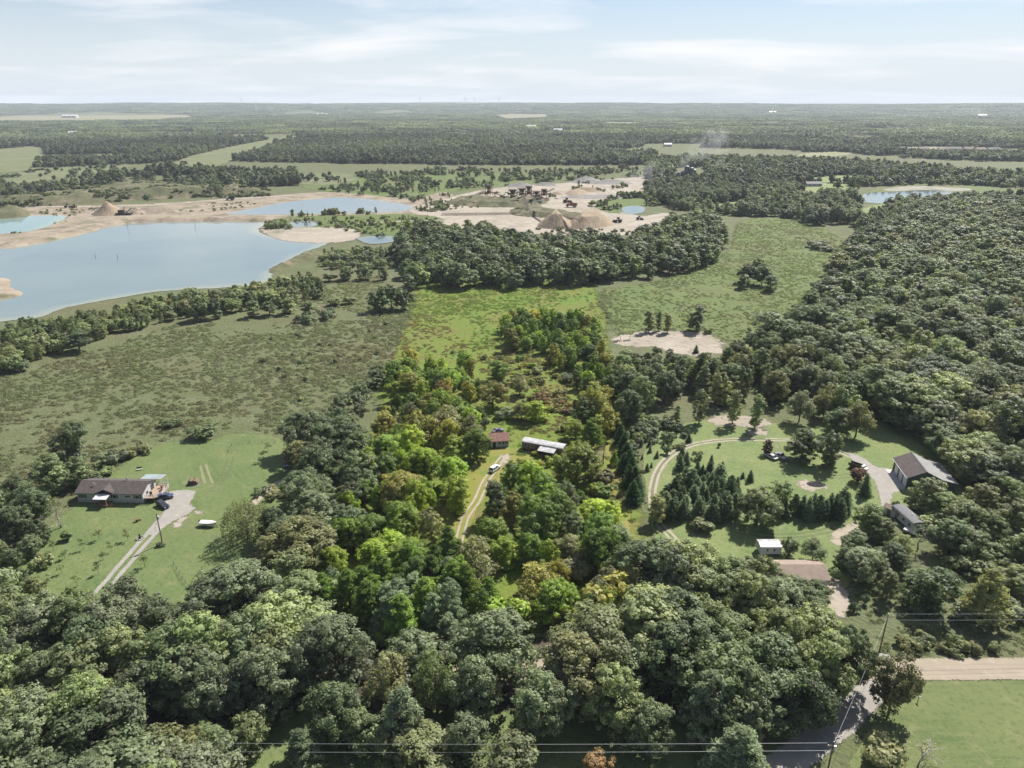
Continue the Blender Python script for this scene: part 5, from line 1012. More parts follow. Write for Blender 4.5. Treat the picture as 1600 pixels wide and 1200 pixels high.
# ------------------------------------------------------------------ buildings
def windows(root, specs, frame='white', pane='glass'):
    """specs: (face, along, z, w, h) in the building's own axes; face = (axis, coordinate, outward sign)"""
    for (ax, c, sg), a, z, w, h in specs:
        d0, d1 = sorted((c + sg * 0.01, c + sg * 0.07))
        f = MB()
        t = 0.08
        for (a0, a1, z0, z1) in ((a - w / 2 - t, a + w / 2 + t, z + h, z + h + t), (a - w / 2 - t, a + w / 2 + t, z - t, z), (a - w / 2 - t, a - w / 2, z, z + h), (a + w / 2, a + w / 2 + t, z, z + h)):
            f.box(d0, d1, a0, a1, z0, z1) if ax == 'x' else f.box(a0, a1, d0, d1, z0, z1)
        fo_ = f.obj('window', M[frame], root)
        p = MB(); d0, d1 = sorted((c + sg * 0.005, c + sg * 0.035))
        p.box(d0, d1, a - w / 2, a + w / 2, z, z + h) if ax == 'x' else p.box(a - w / 2, a + w / 2, d0, d1, z, z + h)
        p.obj('pane', M[pane], fo_)
def gable(root, L, D, e, r, wallm, roofm, over=0.4, z0=0.0, xoff=0.0, yoff=0.0, thick=0.14):
    """a house body with its ridge along x"""
    w = MB(); x0, x1, y0, y1 = xoff - L / 2, xoff + L / 2, yoff - D / 2, yoff + D / 2
    w.prism([(y0, z0), (y1, z0), (y1, e), (yoff, r - 0.02), (y0, e)], 'x', x0, x1)
    wall = w.obj('wall', M[wallm], root)
    sl = (r - e) / (D / 2); ye = D / 2 + over; ze = e - sl * over
    ro = MB()
    for sg in (-1, 1):
        a = (yoff, r + 0.02); b = (yoff + sg * ye, ze + 0.02)
        ro.prism([a, b, (b[0], b[1] + thick), (a[0], a[1] + thick)], 'x', x0 - over, x1 + over)
    roof = ro.obj('roof', M[roofm], root)
    return wall, roof
def door(root, face, a, z, w, h, m_='white', name='door'):
    ax, c, sg = face; d0, d1 = sorted((c + sg * 0.004, c + sg * 0.06)); p = MB()
    p.box(d0, d1, a - w / 2, a + w / 2, z, z + h) if ax == 'x' else p.box(a - w / 2, a + w / 2, d0, d1, z, z + h)
    o = p.obj(name, M[m_], root)
    k = MB(); hx = a + w * 0.36
    k.box(*sorted((c + sg * 0.06, c + sg * 0.12)), hx - 0.04, hx + 0.04, z + h * 0.45, z + h * 0.5) if ax == 'x' else k.box(hx - 0.04, hx + 0.04, *sorted((c + sg * 0.06, c + sg * 0.12)), z + h * 0.45, z + h * 0.5)
    k.obj('handle', M['dark'], o); return o

def ranch_house():
    h = thing('ranch_house', 'long ranch house with brown shingle roof and side deck on the lawn', 'house', (-118.3, 186.4, 0), -0.03)
    L, D, e, r = 19.6, 8.2, 3.3, 5.0
    wall, roof = gable(h, L, D, e, r, 'wall_grey', 'roof_brown', 0.45)
    f = MB(); f.box(-L / 2 - 0.06, L / 2 + 0.06, -D / 2 - 0.06, D / 2 + 0.06, -0.2, 0.75); f.obj('foundation', M['concrete'], h)
    # cross gable over the entrance
    g = MB(); xg = -1.2
    for sg in (-1, 1):
        g.add([(xg, -D / 2 - 0.55, r - 0.45), (xg + sg * 2.6, -D / 2 - 0.55, e - 0.02), (xg + sg * 2.6, -D / 2 + 0.3, e + 0.2), (xg, -0.9, r - 0.35),
               (xg, -D / 2 - 0.55, r - 0.30), (xg + sg * 2.6, -D / 2 - 0.55, e + 0.13), (xg + sg * 2.6, -D / 2 + 0.3, e + 0.35), (xg, -0.9, r - 0.2)],
              [(0, 1, 2, 3), (4, 5, 6, 7), (0, 1, 5, 4), (1, 2, 6, 5), (2, 3, 7, 6), (3, 0, 4, 7)])
    g.obj('gable_roof', M['roof_brown'], h)
    c = MB(); c.cyl((3.2, 0.5), 0.16, r - 0.3, r + 0.9, 10); c.cyl((3.2, 0.5), 0.24, r + 0.9, r + 1.0, 10); c.obj('flue', M['rim'], roof, True)
    c = MB(); c.cyl((-5.5, -1.8), 0.09, 4.0, 4.9, 8); c.box(-5.9, -5.2, -1.85, -1.75, 4.9, 5.25); c.obj('aerial', M['white'], roof)
    fr = ('y', -D / 2, -1)
    windows(h, [(fr, -8.2, 1.55, 1.3, 1.1), (fr, 1.3, 1.55, 1.0, 1.1), (fr, 5.3, 1.9, 1.6, 0.6), (fr, 8.2, 1.55, 1.2, 1.1), (fr, -3.9, 1.6, 0.8, 1.0), (('x', L / 2, 1), -1.5, 1.6, 1.0, 1.1), (('x', -L / 2, -1), 0.0, 1.6, 1.0, 1.1)])
    for a in (-9.15, -7.25, 0.5, 2.1, 7.3, 9.1):
        s = MB(); s.box(a - 0.2, a + 0.2, -D / 2 - 0.06, -D / 2 - 0.008, 1.5, 2.7); s.obj('shutter', M['shutter'], h)
    door(h, fr, -1.2, 0.8, 1.0, 2.1, 'white'); door(h, ('x', L / 2, 1), 1.6, 1.3, 1.8, 2.0, 'glass', 'patio_door')
    # porch with white flat canopy
    p = MB(); p.prism([(-D / 2 - 3.0, 2.75), (-D / 2 - 0.03, 3.15), (-D / 2 - 0.03, 3.25), (-D / 2 - 3.0, 2.85)], 'x', -3.4, 0.6); p.obj('porch_canopy', M['white'], h)
    p = MB(); p.box(-3.1, 0.4, -D / 2 - 2.7, -D / 2 - 0.07, -0.1, 0.72); p.obj('porch_floor', M['wood'], h)
    for x in (-3.1, 0.3):
        q = MB(); q.bar((x, -D / 2 - 2.7, 0.72), (x, -D / 2 - 2.7, 2.78), 0.13); q.obj('porch_post', M['rail'], h)
    q = MB()
    for k in range(3): q.box(0.5 + k * 0.3, 0.8 + k * 0.3, -D / 2 - 2.4, -D / 2 - 1.0, -0.1, 0.55 - k * 0.2)
    q.obj('steps', M['rail'], h)
    # raised deck on the gable side
    out = [(L / 2 + 0.07, -3.9), (L / 2 + 3.0, -3.7), (L / 2 + 4.6, -2.0), (L / 2 + 4.9, 1.5), (L / 2 + 3.4, 4.4), (L / 2 + 0.07, 4.6)]
    d = MB(); d.prism(out, 'z', 1.35, 1.55); deck = d.obj('deck', M['deck'], h)
    for x, y in out[1:-1]:
        q = MB(); q.bar((x - 0.1, y, -0.1), (x - 0.1, y, 2.55), 0.14); q.obj('deck_post', M['rail'], deck)
    q = MB()
    for i in range(len(out) - 1):
        a, b = out[i], out[i + 1]
        for z in (2.0, 2.5): q.bar((a[0], a[1], z), (b[0], b[1], z), 0.06, 0.1)
        n = int(math.hypot(b[0] - a[0], b[1] - a[1]) / 0.35)
        for k in range(1, n): q.bar((a[0] + (b[0] - a[0]) * k / n, a[1] + (b[1] - a[1]) * k / n, 1.55), (a[0] + (b[0] - a[0]) * k / n, a[1] + (b[1] - a[1]) * k / n, 2.5), 0.04)
    q.obj('railing', M['white'], deck)
    # translucent patio cover behind
    p = MB(); p.prism([(D / 2 + 0.5, 3.15), (D / 2 + 4.2, 2.75), (D / 2 + 4.2, 2.83), (D / 2 + 0.5, 3.23)], 'x', 4.6, L / 2 + 1.2); p.obj('patio_cover', M['tarp'], h)
    for x in (4.8, L / 2 + 1.0):
        q = MB(); q.bar((x, D / 2 + 4.0, -0.1), (x, D / 2 + 4.0, 2.78), 0.12); q.obj('patio_post', M['white'], h)
    return h
ranch_house()
def deck_chair(x, y, rz, lab):
    base = Vector((-118.3, 186.4)); c, s = math.cos(-0.03), math.sin(-0.03)
    t = thing('deck_chair', lab, 'chair', (base.x + c * x - s * y, base.y + s * x + c * y, 1.55), rz, 'seats on the deck')
    MB().box(-0.35, 0.35, -0.35, 0.35, 0.3, 0.42).obj('seat', M['dark'], t, bevel=0.03)
    MB().prism([(0.3, 0.42), (0.4, 0.42), (0.6, 1.05), (0.5, 1.05)], 'x', -0.33, 0.33).obj('backrest', M['dark'], t)
    for a in (-0.3, 0.3):
        for b in (-0.3, 0.3): MB().bar((a, b, 0), (a, b, 0.3), 0.05).obj('leg', M['dark'], t)
deck_chair(11.3, -2.2, 0.6, 'dark deck chair nearest the deck front rail'); deck_chair(12.9, 0.3, -0.8, 'dark deck chair in middle of the ranch deck'); deck_chair(12.2, 2.6, 2.4, 'dark deck chair at back corner of ranch deck')

def barn():
    a = math.atan2(-2.0, 12.2); b = thing('pole_barn', 'dark green pole barn with grey roof and white doors', 'barn', (126.1, 195.6, 0), a)
    hl = 6.3
    w = MB(); w.prism([(-4.7, -0.1), (9.0, -0.1), (9.0, 3.15), (4.8, 4.05), (0, 6.4), (-4.7, 4.05)], 'y', -hl, hl); w.obj('wall', M['barn_green'], b)
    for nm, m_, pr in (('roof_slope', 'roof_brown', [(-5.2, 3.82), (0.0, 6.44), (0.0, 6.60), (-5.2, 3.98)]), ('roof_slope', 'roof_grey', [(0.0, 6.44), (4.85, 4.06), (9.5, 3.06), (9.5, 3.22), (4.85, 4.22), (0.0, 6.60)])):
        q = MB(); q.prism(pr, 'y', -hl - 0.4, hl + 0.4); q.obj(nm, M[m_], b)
    q = MB(); q.prism([(-0.25, 6.50), (0, 6.62), (0.25, 6.50), (0.25, 6.56), (0, 6.70), (-0.25, 6.56)], 'y', -hl - 0.42, hl + 0.42); q.obj('ridge_cap', M['roof_dark'], b)
    for y in (-4.3, -0.6, 3.2): door(b, ('x', -4.7, -1), y, 0.0, 2.7, 3.0, 'white', 'garage_door')
    door(b, ('x', -4.7, -1), 5.3, 0.0, 1.0, 2.1, 'dark')
    windows(b, [(('y', -hl, -1), -1.5, 1.4, 1.0, 0.9)])
    q = MB(); q.box(-6.9, -4.78, -hl, hl, -0.05, 0.14); q.obj('apron', M['concrete'], b)
    q = MB(); q.bar((-5.25, -hl - 0.4, 3.86), (-5.25, hl + 0.4, 3.86), 0.12); q.obj('gutter', M['white'], b)
barn()
def trailer_home(name, label, cx_, cy_, rz, L, D, e, roofm, wallm, wins):
    t = thing(name, label, 'trailer home', (cx_, cy_, 0), rz)
    w = MB(); w.prism([(-D / 2, 0.5), (D / 2, 0.5), (D / 2, e), (0, e + 0.35), (-D / 2, e)], 'x', -L / 2, L / 2); w.obj('wall', M[wallm], t)
    r = MB(); n = 8
    ang = np.linspace(math.pi, 0, n); top = [(math.cos(a) * (D / 2 + 0.14), e + 0.02 + math.sin(a) * 0.42) for a in ang]
    r.prism(top + [(D / 2 + 0.14, e - 0.06), (-D / 2 - 0.14, e - 0.06)], 'x', -L / 2 - 0.2, L / 2 + 0.2); roof = r.obj('roof', M[roofm], t)
    s = MB(); s.box(-L / 2 + 0.1, L / 2 - 0.1, -D / 2 + 0.1, D / 2 - 0.1, -0.1, 0.5); s.obj('skirting', M['dark'], t)
    windows(t, [(('y', -D / 2, -1), a, 1.5, 1.1, 0.9) for a in wins] + [(('y', D / 2, 1), a, 1.5, 1.1, 0.9) for a in wins[:2]] + [(('x', L / 2, 1), 0, 1.5, 1.0, 0.9), (('x', -L / 2, -1), 0, 1.5, 1.0, 0.9)])
    door(t, ('y', -D / 2, -1), wins[0] + 1.9, 0.6, 0.9, 1.95, 'wood')
    v = MB(); v.cyl((1.0, 0.3), 0.15, e + 0.3, e + 0.75, 8); v.obj('roof_vent', M['white'], roof)
    return t
tr = trailer_home('trailer_home', 'white-roofed trailer home in the overgrown plot with lean-to', 10.8, 215.8, -0.39, 14.5, 3.7, 3.0, 'roof_metal', 'wood', (-5.8, -3.6, 0.4, 3.8))
p = MB(); p.prism([(-5.0, 2.35), (-1.95, 2.72), (-1.95, 2.8), (-5.0, 2.43)], 'x', -0.6, 5.2); p.obj('lean_to_roof', M['roof_metal'], tr)
for x in (-0.4, 5.0): MB().bar((x, -4.8, -0.1), (x, -4.8, 2.38), 0.12).obj('lean_to_post', M['wood'], tr)
MB().box(-0.4, 5.0, -4.75, -1.95, -0.1, 0.35).obj('lean_to_deck', M['wood'], tr)
a0, a1 = Vector(P(1407, 791, 3.2)), Vector(P(1434, 814, 3.2)); dr = a1 - a0
tr2 = trailer_home('trailer_home', 'grey-roofed trailer home half hidden below the green barn', *((a0 + a1) / 2), math.atan2(dr.y, dr.x), dr.length + 1.5, 3.6, 2.9, 'roof_dark', 'wall_grey', (-4.2, -1.8, 0.8, 3.4))
c_ = P(1391, 803); sh = thing('garden_shed', 'small tan-roofed shed beside the grey-roofed trailer home', 'shed', (*c_, 0), -0.9)
gable(sh, 3.4, 2.6, 2.1, 2.8, 'offwhite', 'roof_tan', 0.15, -0.1); door(sh, ('y', -1.3, -1), 0, 0.05, 1.0, 1.8, 'wood')
c_ = P(1421, 833); bx_ = thing('utility_trailer', 'white flat box trailer near end of grey-roofed home', 'trailer', (*c_, 0), -0.8)
MB().box(-1.5, 1.5, -0.9, 0.9, 0.45, 1.1).obj('box', M['white'], bx_, bevel=0.05)
for sx in (-1, 1):
    w_ = MB(); w_.tube([(0, sx * 0.92, 0.35), (0, sx * 1.1, 0.35)], 0.35, 12); w_.obj('wheel', M['tyre'], bx_)
MB().bar((1.5, 0, 0.5), (2.6, 0, 0.45), 0.1).obj('tow_bar', M['dark'], bx_)
c0, c1 = P(1189, 869), P(1218, 869)
ws = thing('garden_shed', 'white shed with two dark windows on the right lawn', 'shed', ((c0[0] + c1[0]) / 2, c0[1] + 1.7, 0), 0.0)
gable(ws, 5.4, 3.2, 2.75, 3.05, 'offwhite', 'roof_metal', 0.18, 0.55); MB().box(-2.5, 2.5, -1.4, 1.4, -0.1, 0.56).obj('skid_gap_shade', M['dark'], ws)  # skids as one dark box, shade of the gap put into its colour
windows(ws, [(('y', -1.6, -1), -0.9, 1.45, 0.5, 0.75), (('y', -1.6, -1), 0.85, 1.45, 0.5, 0.75)], 'white'); door(ws, ('x', 2.7, 1), 0, 0.6, 1.0, 1.9, 'white')
th = thing('house', 'tan-roofed house mostly hidden by trees below white shed', 'house', (67.3, 146.0, 0), 0.0)
gable(th, 18.5, 7.6, 2.8, 4.3, 'wall_grey', 'roof_tan', 0.4, -0.1)
windows(th, [(('y', -3.8, -1), a, 1.3, 1.2, 1.0) for a in (-7, -3.4, 1.0, 4.5, 7.5)] + [(('x', 9.25, 1), 0, 1.3, 1.2, 1.0)]); door(th, ('y', -3.8, -1), -1.2, 0.1, 1.0, 2.1)
ch = MB(); ch.cyl((-2.0, 1.2), 0.12, 3.7, 4.6, 8); ch.obj('flue', M['white'], th)
cb_ = thing('cabin', 'small cabin with red-brown roof at end of plot drive', 'cabin', (-4.6, 221.6, 0), 0.14)
_, rf = gable(cb_, 6.2, 6.0, 2.5, 4.0, 'offwhite', 'roof_red', 0.4, -0.1)
windows(cb_, [(('y', -3.0, -1), 0.0, 1.1, 0.9, 0.9), (('y', -3.0, -1), 1.15, 1.1, 0.9, 0.9), (('y', -3.0, -1), 2.3, 1.1, 0.9, 0.9), (('x', 3.1, 1), 0, 1.1, 1.0, 0.9)]); door(cb_, ('y', -3.0, -1), -1.9, 0.05, 1.0, 2.0, 'dark')
ch = MB(); ch.box(-1.6, -1.1, 0.6, 1.1, 3.2, 4.5); ch.obj('chimney', M['stone'], rf)

# ------------------------------------------------------------------ vehicles
def car(name, label, cat, loc, rz, paintm, L=4.6, W=1.82, H=1.5, style='suv', group=None):
    t = thing(name, label, cat, loc, rz, group)
    h0, hb = 0.32, H * 0.60
    if style == 'suv': prof = [(-L / 2, 0.45), (-L / 2 + 0.05, hb), (-L / 2 + 0.3, hb + 0.06), (L / 2 - 1.15, hb + 0.06), (L / 2 - 0.15, hb - 0.08), (L / 2, 0.55), (L / 2 - 0.05, h0), (-L / 2 + 0.05, h0)]; cab = [(-L / 2 + 0.12, hb), (-L / 2 + 0.5, H), (L / 2 - 2.05, H), (L / 2 - 1.15, hb)]
    elif style == 'pickup': prof = [(-L / 2, 0.5), (-L / 2, hb + 0.05), (L / 2 - 1.3, hb + 0.08), (L / 2 - 0.1, hb), (L / 2, 0.6), (L / 2 - 0.05, h0), (-L / 2, h0)]; cab = [(-0.55, hb), (-0.35, H), (L / 2 - 2.1, H), (L / 2 - 1.35, hb)]
    else: prof = [(-L / 2, 0.5), (-L / 2 + 0.05, hb - 0.02), (-L / 2 + 0.9, hb + 0.05), (L / 2 - 1.3, hb + 0.04), (L / 2 - 0.1, hb - 0.12), (L / 2, 0.5), (L / 2 - 0.05, h0), (-L / 2 + 0.05, h0)]; cab = [(-L / 2 + 0.55, hb), (-L / 2 + 1.25, H), (L / 2 - 2.0, H), (L / 2 - 1.25, hb)]
    b = MB(); b.prism(prof, 'y', -W / 2, W / 2); b.obj('body', M[paintm], t, bevel=0.07)
    g = MB(); wi = W / 2 - 0.06; wt_ = W / 2 - 0.24
    n = len(cab)
    g.add([(x, -(wi if z < H else wt_), z) for x, z in cab] + [(x, (wi if z < H else wt_), z) for x, z in cab], [tuple(range(n)), tuple(range(2 * n - 1, n - 1, -1))] + [(i, n + i, n + (i + 1) % n, (i + 1) % n) for i in range(n)])
    g.obj('cabin_glass', M['glass'], t)
    r = MB(); r.box(cab[1][0] - 0.04, cab[2][0] + 0.04, -wt_ - 0.03, wt_ + 0.03, H - 0.05, H + 0.04); r.obj('roof', M[paintm], t, bevel=0.03)
    q = MB()
    for sg in (-1, 1):
        for i in (0, 2):
            a, c = cab[i], cab[i + 1]; ya = wi if a[1] < H else wt_; yc = wi if c[1] < H else wt_
            q.bar((a[0], sg * ya, a[1]), (c[0], sg * yc, c[1]), 0.09)
        mx = (cab[1][0] + cab[2][0]) / 2 - 0.1; q.bar((mx, sg * (wi + 0.005), hb), (mx, sg * (wt_ + 0.005), H), 0.08)
    q.obj('pillars', M[paintm], t)
    for x in (-L / 2 + 0.85, L / 2 - 0.9):
        for sg in (-1, 1):
            w = MB(); w.tube([(x, sg * (W / 2 - 0.2), 0.34), (x, sg * (W / 2 + 0.015), 0.34)], 0.34, 14); wh = w.obj('wheel', M['tyre'], t)
            k = MB(); k.tube([(x, sg * (W / 2 + 0.012), 0.34), (x, sg * (W / 2 + 0.03), 0.34)], 0.2, 10); k.obj('rim', M['rim'], wh)
    for sg in (-1, 1):
        MB().box(L / 2 - 0.16, L / 2 + 0.015, sg * (W / 2 - 0.32) - 0.2, sg * (W / 2 - 0.32) + 0.2, hb - 0.3, hb - 0.16).obj('headlight', M['insulator'], t)
        MB().box(-L / 2 - 0.015, -L / 2 + 0.1, sg * (W / 2 - 0.22) - 0.14, sg * (W / 2 - 0.22) + 0.14, hb - 0.3, hb - 0.08).obj('tail_light', M['red'], t)
    return t
car('sport_utility_vehicle', 'white car parked on the plot drive below the cabin', 'car', (*P(773, 735), 0.12), math.radians(58), 'paint_white', 4.7, 1.85, 1.65)
car('sport_utility_vehicle', 'dark blue car parked against the ranch house deck', 'car', (*P(259, 779), 0.1), math.radians(20), 'paint_blue', 4.6, 1.85, 1.6)
car('parked_car', 'black car parked on the grass edge below ranch deck', 'car', (*P(255, 792), 0.1), math.radians(-35), 'paint_black', 4.7, 1.85, 1.55)
car('parked_car', 'silver car parked beside the small purple-leaved tree', 'car', (*P(1205, 716), 0.1), math.radians(118), 'paint_silver', 4.6, 1.8, 1.42, 'sedan')
car('pickup_truck', 'dark grey pickup parked in shade of round tree', 'pickup', (*P(1220, 716), 0.1), math.radians(112), 'paint_dim', 5.3, 1.9, 1.75, 'pickup')
car('parked_car', 'purple car left in weeds above the cabin', 'car', (*P(778, 675), 0.05), math.radians(25), 'paint_purple', 4.4, 1.75, 1.4, 'sedan')
car('parked_car', 'purple car half hidden under trees behind the back lawn', 'car', (*P(452, 727), 0.07), math.radians(80), 'paint_purple', 4.4, 1.75, 1.4, 'sedan')
def dump_truck(name, label, loc, rz, cabm, bodym, s=1.0):
    t = thing(name, label, 'truck', loc, rz); t.scale = (s, s, s)
    MB().box(-3.0, 3.0, -0.45, 0.45, 0.75, 1.0).obj('chassis', M['dark'], t)
    MB().prism([(1.4, 0.9), (1.4, 2.5), (2.3, 2.5), (2.6, 1.75), (3.4, 1.65), (3.45, 0.9)], 'y', -1.05, 1.05).obj('cab', M[cabm], t, bevel=0.06)
    MB().box(2.2, 2.5, -0.95, 0.95, 1.85, 2.4).obj('windscreen', M['glass'], t)
    b = MB(); b.prism([(-3.3, 1.25), (-3.0, 1.05), (1.2, 1.05), (1.2, 2.4), (-3.4, 2.2)], 'y', -1.15, -1.05); b.prism([(-3.3, 1.25), (-3.0, 1.05), (1.2, 1.05), (1.2, 2.4), (-3.4, 2.2)], 'y', 1.05, 1.15)
    b.box(-3.2, 1.2, -1.05, 1.05, 1.06, 1.2); b.box(1.1, 1.2, -1.05, 1.05, 1.2, 2.5); b.obj('dump_body', M[bodym], t)
    for x in (-2.3, -1.2, 2.4):
        for sg in (-1, 1):
            w = MB(); w.tube([(x, sg * 0.75, 0.5), (x, sg * 1.08, 0.5)], 0.5, 14); wh = w.obj('wheel', M['tyre'], t)
            k = MB(); k.tube([(x, sg * 1.075, 0.5), (x, sg * 1.1, 0.5)], 0.24, 10); k.obj('rim', M['rim'], wh)
    return t
dump_truck('dump_truck', 'old white and rusty dump truck on the barn lawn', (*P(1340, 734), 0.08), math.radians(-50), 'white', 'rust_dark', 0.85)
dump_truck('dump_truck', 'red dump truck standing in the sand pit', (*P(893, 324), 0.35), math.radians(178), 'red', 'red', 1.9)
dump_truck('dump_truck', 'dark truck on the haul road behind the lake', (*P(360, 313), 0.4), math.radians(175), 'white', 'dark', 1.5)
def loader(label, loc, rz, m_='yellow', s=1.0):
    t = thing('wheel_loader', label, 'loader', loc, rz); t.scale = (s, s, s)
    MB().prism([(-2.4, 0.8), (-2.4, 1.9), (-0.6, 1.9), (-0.4, 1.2), (1.4, 1.1), (1.4, 0.8)], 'y', -0.8, 0.8).obj('body', M[m_], t, bevel=0.08)
    MB().box(-0.9, 0.4, -0.65, 0.65, 1.9, 3.0).obj('cab', M['glass'], t, bevel=0.08)
    for sg in (-0.6, 0.6): MB().bar((0.6, sg, 1.4), (2.6, sg, 0.8), 0.22).obj('arm', M[m_], t)
    MB().prism([(2.4, 0.2), (3.5, 0.1), (3.5, 0.25), (2.7, 0.45), (2.6, 1.2), (2.4, 1.2)], 'y', -1.3, 1.3).obj('bucket', M['dark'], t)
    for x in (-1.5, 1.2):
        for sg in (-1, 1):
            w = MB(); w.tube([(x, sg * 0.75, 0.72), (x, sg * 1.25, 0.72)], 0.72, 14); wh = w.obj('wheel', M['tyre'], t)
            k = MB(); k.tube([(x, sg * 1.25, 0.72), (x, sg * 1.28, 0.72)], 0.32, 10); k.obj('rim', M[m_], wh)
loader('dark loader at foot of the ribbed sand heap', (*P(965, 348), 0.35), 2.6, 'dark', 1.7)
loader('yellow-brown loader on haul road far left by lake', (*P(107, 325), 0.4), 0.3, 'steel_tan', 1.6)
loader('small brown loader on haul road beside the far-left loader', (*P(116, 325), 0.4), 2.8, 'rust', 1.3)
loader('brown machine above the red dump truck in sand pit', (*P(886, 317), 0.35), 0.4, 'rust', 1.9)
loader('dark machine at pit edge beside the reedy pond', (*P(999, 344), 0.42), 0.1, 'dark', 1.3)
loader('small tan machine near the western dirt heap', (*P(741, 321), 0.35), 0.1, 'steel_tan', 1.3)
# boat on its trailer
bt = thing('boat', 'silver covered boat on a trailer on the left lawn', 'boat', (*P(326, 822), 0.07), math.radians(-8))
h_ = MB(); secs = []
for x, w, zt in ((-2.3, 0.85, 1.2), (-1.0, 0.92, 1.22), (0.6, 0.9, 1.28), (1.7, 0.6, 1.36), (2.5, 0.06, 1.45)):
    secs.append([(x, -w, zt), (x, -w * 0.75, 0.72), (x, 0, 0.58 + max(0, x - 1) * 0.25), (x, w * 0.75, 0.72), (x, w, zt)])
vs_ = [p for s in secs for p in s]; fs = [(i * 5 + k, i * 5 + k + 1, (i + 1) * 5 + k + 1, (i + 1) * 5 + k) for i in range(4) for k in range(4)] + [(0, 1, 2, 3, 4), (20, 21, 22, 23, 24)]
h_.add(vs_, fs).obj('hull', M['paint_silver'], bt)
cv = MB(); cs = []
for x, w, zt in ((-2.32, 0.87, 1.21), (-1.0, 0.95, 1.23), (0.6, 0.93, 1.29), (1.7, 0.63, 1.37), (2.52, 0.07, 1.46)): cs += [(x, -w, zt), (x, 0, zt + 0.28 * min(1, w * 1.4)), (x, w, zt)]
cv.add(cs, [(i * 3 + k, i * 3 + k + 1, (i + 1) * 3 + k + 1, (i + 1) * 3 + k) for i in range(4) for k in range(2)]).obj('cover', M['white'], bt)
MB().box(-2.75, -2.35, -0.18, 0.18, 0.7, 1.6).obj('outboard_motor', M['dark'], bt, bevel=0.05)
tl = MB(); tl.bar((-2.0, -0.7, 0.45), (1.5, -0.7, 0.45), 0.1).bar((-2.0, 0.7, 0.45), (1.5, 0.7, 0.45), 0.1).bar((1.4, -0.7, 0.45), (3.4, 0, 0.45), 0.1).bar((1.4, 0.7, 0.45), (3.4, 0, 0.45), 0.1); tl.bar((-1.0, -0.95, 0.35), (-1.0, 0.95, 0.35), 0.1); tl.obj('trailer_frame', M['rim'], bt)
for sg in (-1, 1):
    w = MB(); w.tube([(-1.0, sg * 0.95, 0.3), (-1.0, sg * 1.15, 0.3)], 0.3, 12); w.obj('wheel', M['tyre'], bt)

# ------------------------------------------------------------------ poles, wires, fences and small things
def pole(label, x, y, h, arm=False, transformer=False, rz=0.0):
    t = thing('utility_pole', label, 'pole', (x, y, 0), rz)
    q = MB(); q.tube([(0, 0, -0.3), (0, 0, h)], [0.17, 0.11], 8); q.obj('shaft', M['pole'], t)
    if arm:
        MB().box(-1.2, 1.2, -0.2, -0.08, h - 0.5, h - 0.36).obj('crossarm', M['pole'], t)
        for a in (-1.1, 0.0, 1.1):
            k = MB(); k.cyl((a, -0.14 if a else 0), 0.06, (h - 0.36) if a else h, (h - 0.1) if a else h + 0.25, 8); k.obj('insulator', M['insulator'], t)
    if transformer:
        k = MB(); k.cyl((0.38, 0), 0.24, h - 1.7, h - 0.8, 12); k.obj('transformer', M['insulator'], t)
    return t
x1, y1 = P(254, 849); pole('wooden utility pole on the lawn beside the ranch driveway', x1, y1, 9.3, False, True)
x2, y2 = P(1374, 1018); pole('tall utility pole beside gravel road bend with insulators', x2, y2, 9.8, True)
x3, y3 = P(1303, 1160, 9.6); pole('utility pole with crossarm and transformer at bottom road corner', x3, y3, 9.6, True, True, 0.2)
x4, y4 = P(308, 963, 9.5); pole('utility pole with transformer rising out of left foreground trees', x4, y4, 9.5, True, True)
x5, y5 = P(944, 700, 6); pole('thin pole beside white trailer yard', x5, y5, 7.0)
def wire(label, a, b, sag):
    a, b = Vector(a), Vector(b); pts = [a.lerp(b, t) + Vector((0, 0, -sag * 4 * t * (1 - t))) for t in np.linspace(0, 1, 21)]
    q = MB(); q.tube(pts, 0.022, 5); tag(q.obj('power_line', M['wire']), label, 'cable', 'power lines')
wire('upper power line crossing the bottom shaded lawn', (x3 - 1.1, y3, 9.5), (x3 - 190, y3 + 1.5, 9.5), 1.0)
wire('lower power line crossing the bottom shaded lawn', (x3, y3 - 0.2, 8.0), (x3 - 190, y3 + 1.0, 7.9), 1.0)
wire('upper power line above the gravel road', (x2 + 0.2, y2, 10.0), (x2 + 95, y2 + 2.0, 10.2), 0.6)
wire('lower power line above the gravel road', (x2 + 0.2, y2, 8.4), (x2 + 95, y2 + 2.0, 8.6), 0.6)
wire('power line joining the two roadside poles', (x3 + 0.2, y3 + 0.2, 9.4), (x2, y2, 9.5), 0.6)
wire('power line from foreground pole toward the farm track', (x4, y4, 9.3), (x4 + 22, y4 + 34, 9.0), 0.5)
def fence(label, pix, step, h):
    pts = [Vector((*P(u, v), 0)) for u, v in pix]; t = thing('wire_fence', label, 'fence', tuple(pts[0])); o = pts[0]
    allp = []
    for a, b in zip(pts[:-1], pts[1:]):
        n = max(1, int((b - a).length / step))
        allp += [a.lerp(b, k / n) for k in range(n)]
    allp.append(pts[-1])
    for p in allp: MB().bar(p - o + Vector((0, 0, -0.2)), p - o + Vector((0, 0, h)), 0.11).obj('post', M['wood'], t)
    for a, b in zip(allp[:-1], allp[1:]):
        MB().bar(a - o + Vector((0, 0, h * 0.9)), b - o + Vector((0, 0, h * 0.9)), 0.035).bar(a - o + Vector((0, 0, h * 0.5)), b - o + Vector((0, 0, h * 0.5)), 0.035).obj('wire_strand', M['rim'], t)
fence('post and wire garden fence at the back lawn', [(357, 708), (362, 697), (390, 692), (430, 692)], 3.5, 1.3)
fence('post fence running down below the willow', [(272, 882), (285, 905), (300, 925), (312, 945)], 2.2, 1.1)
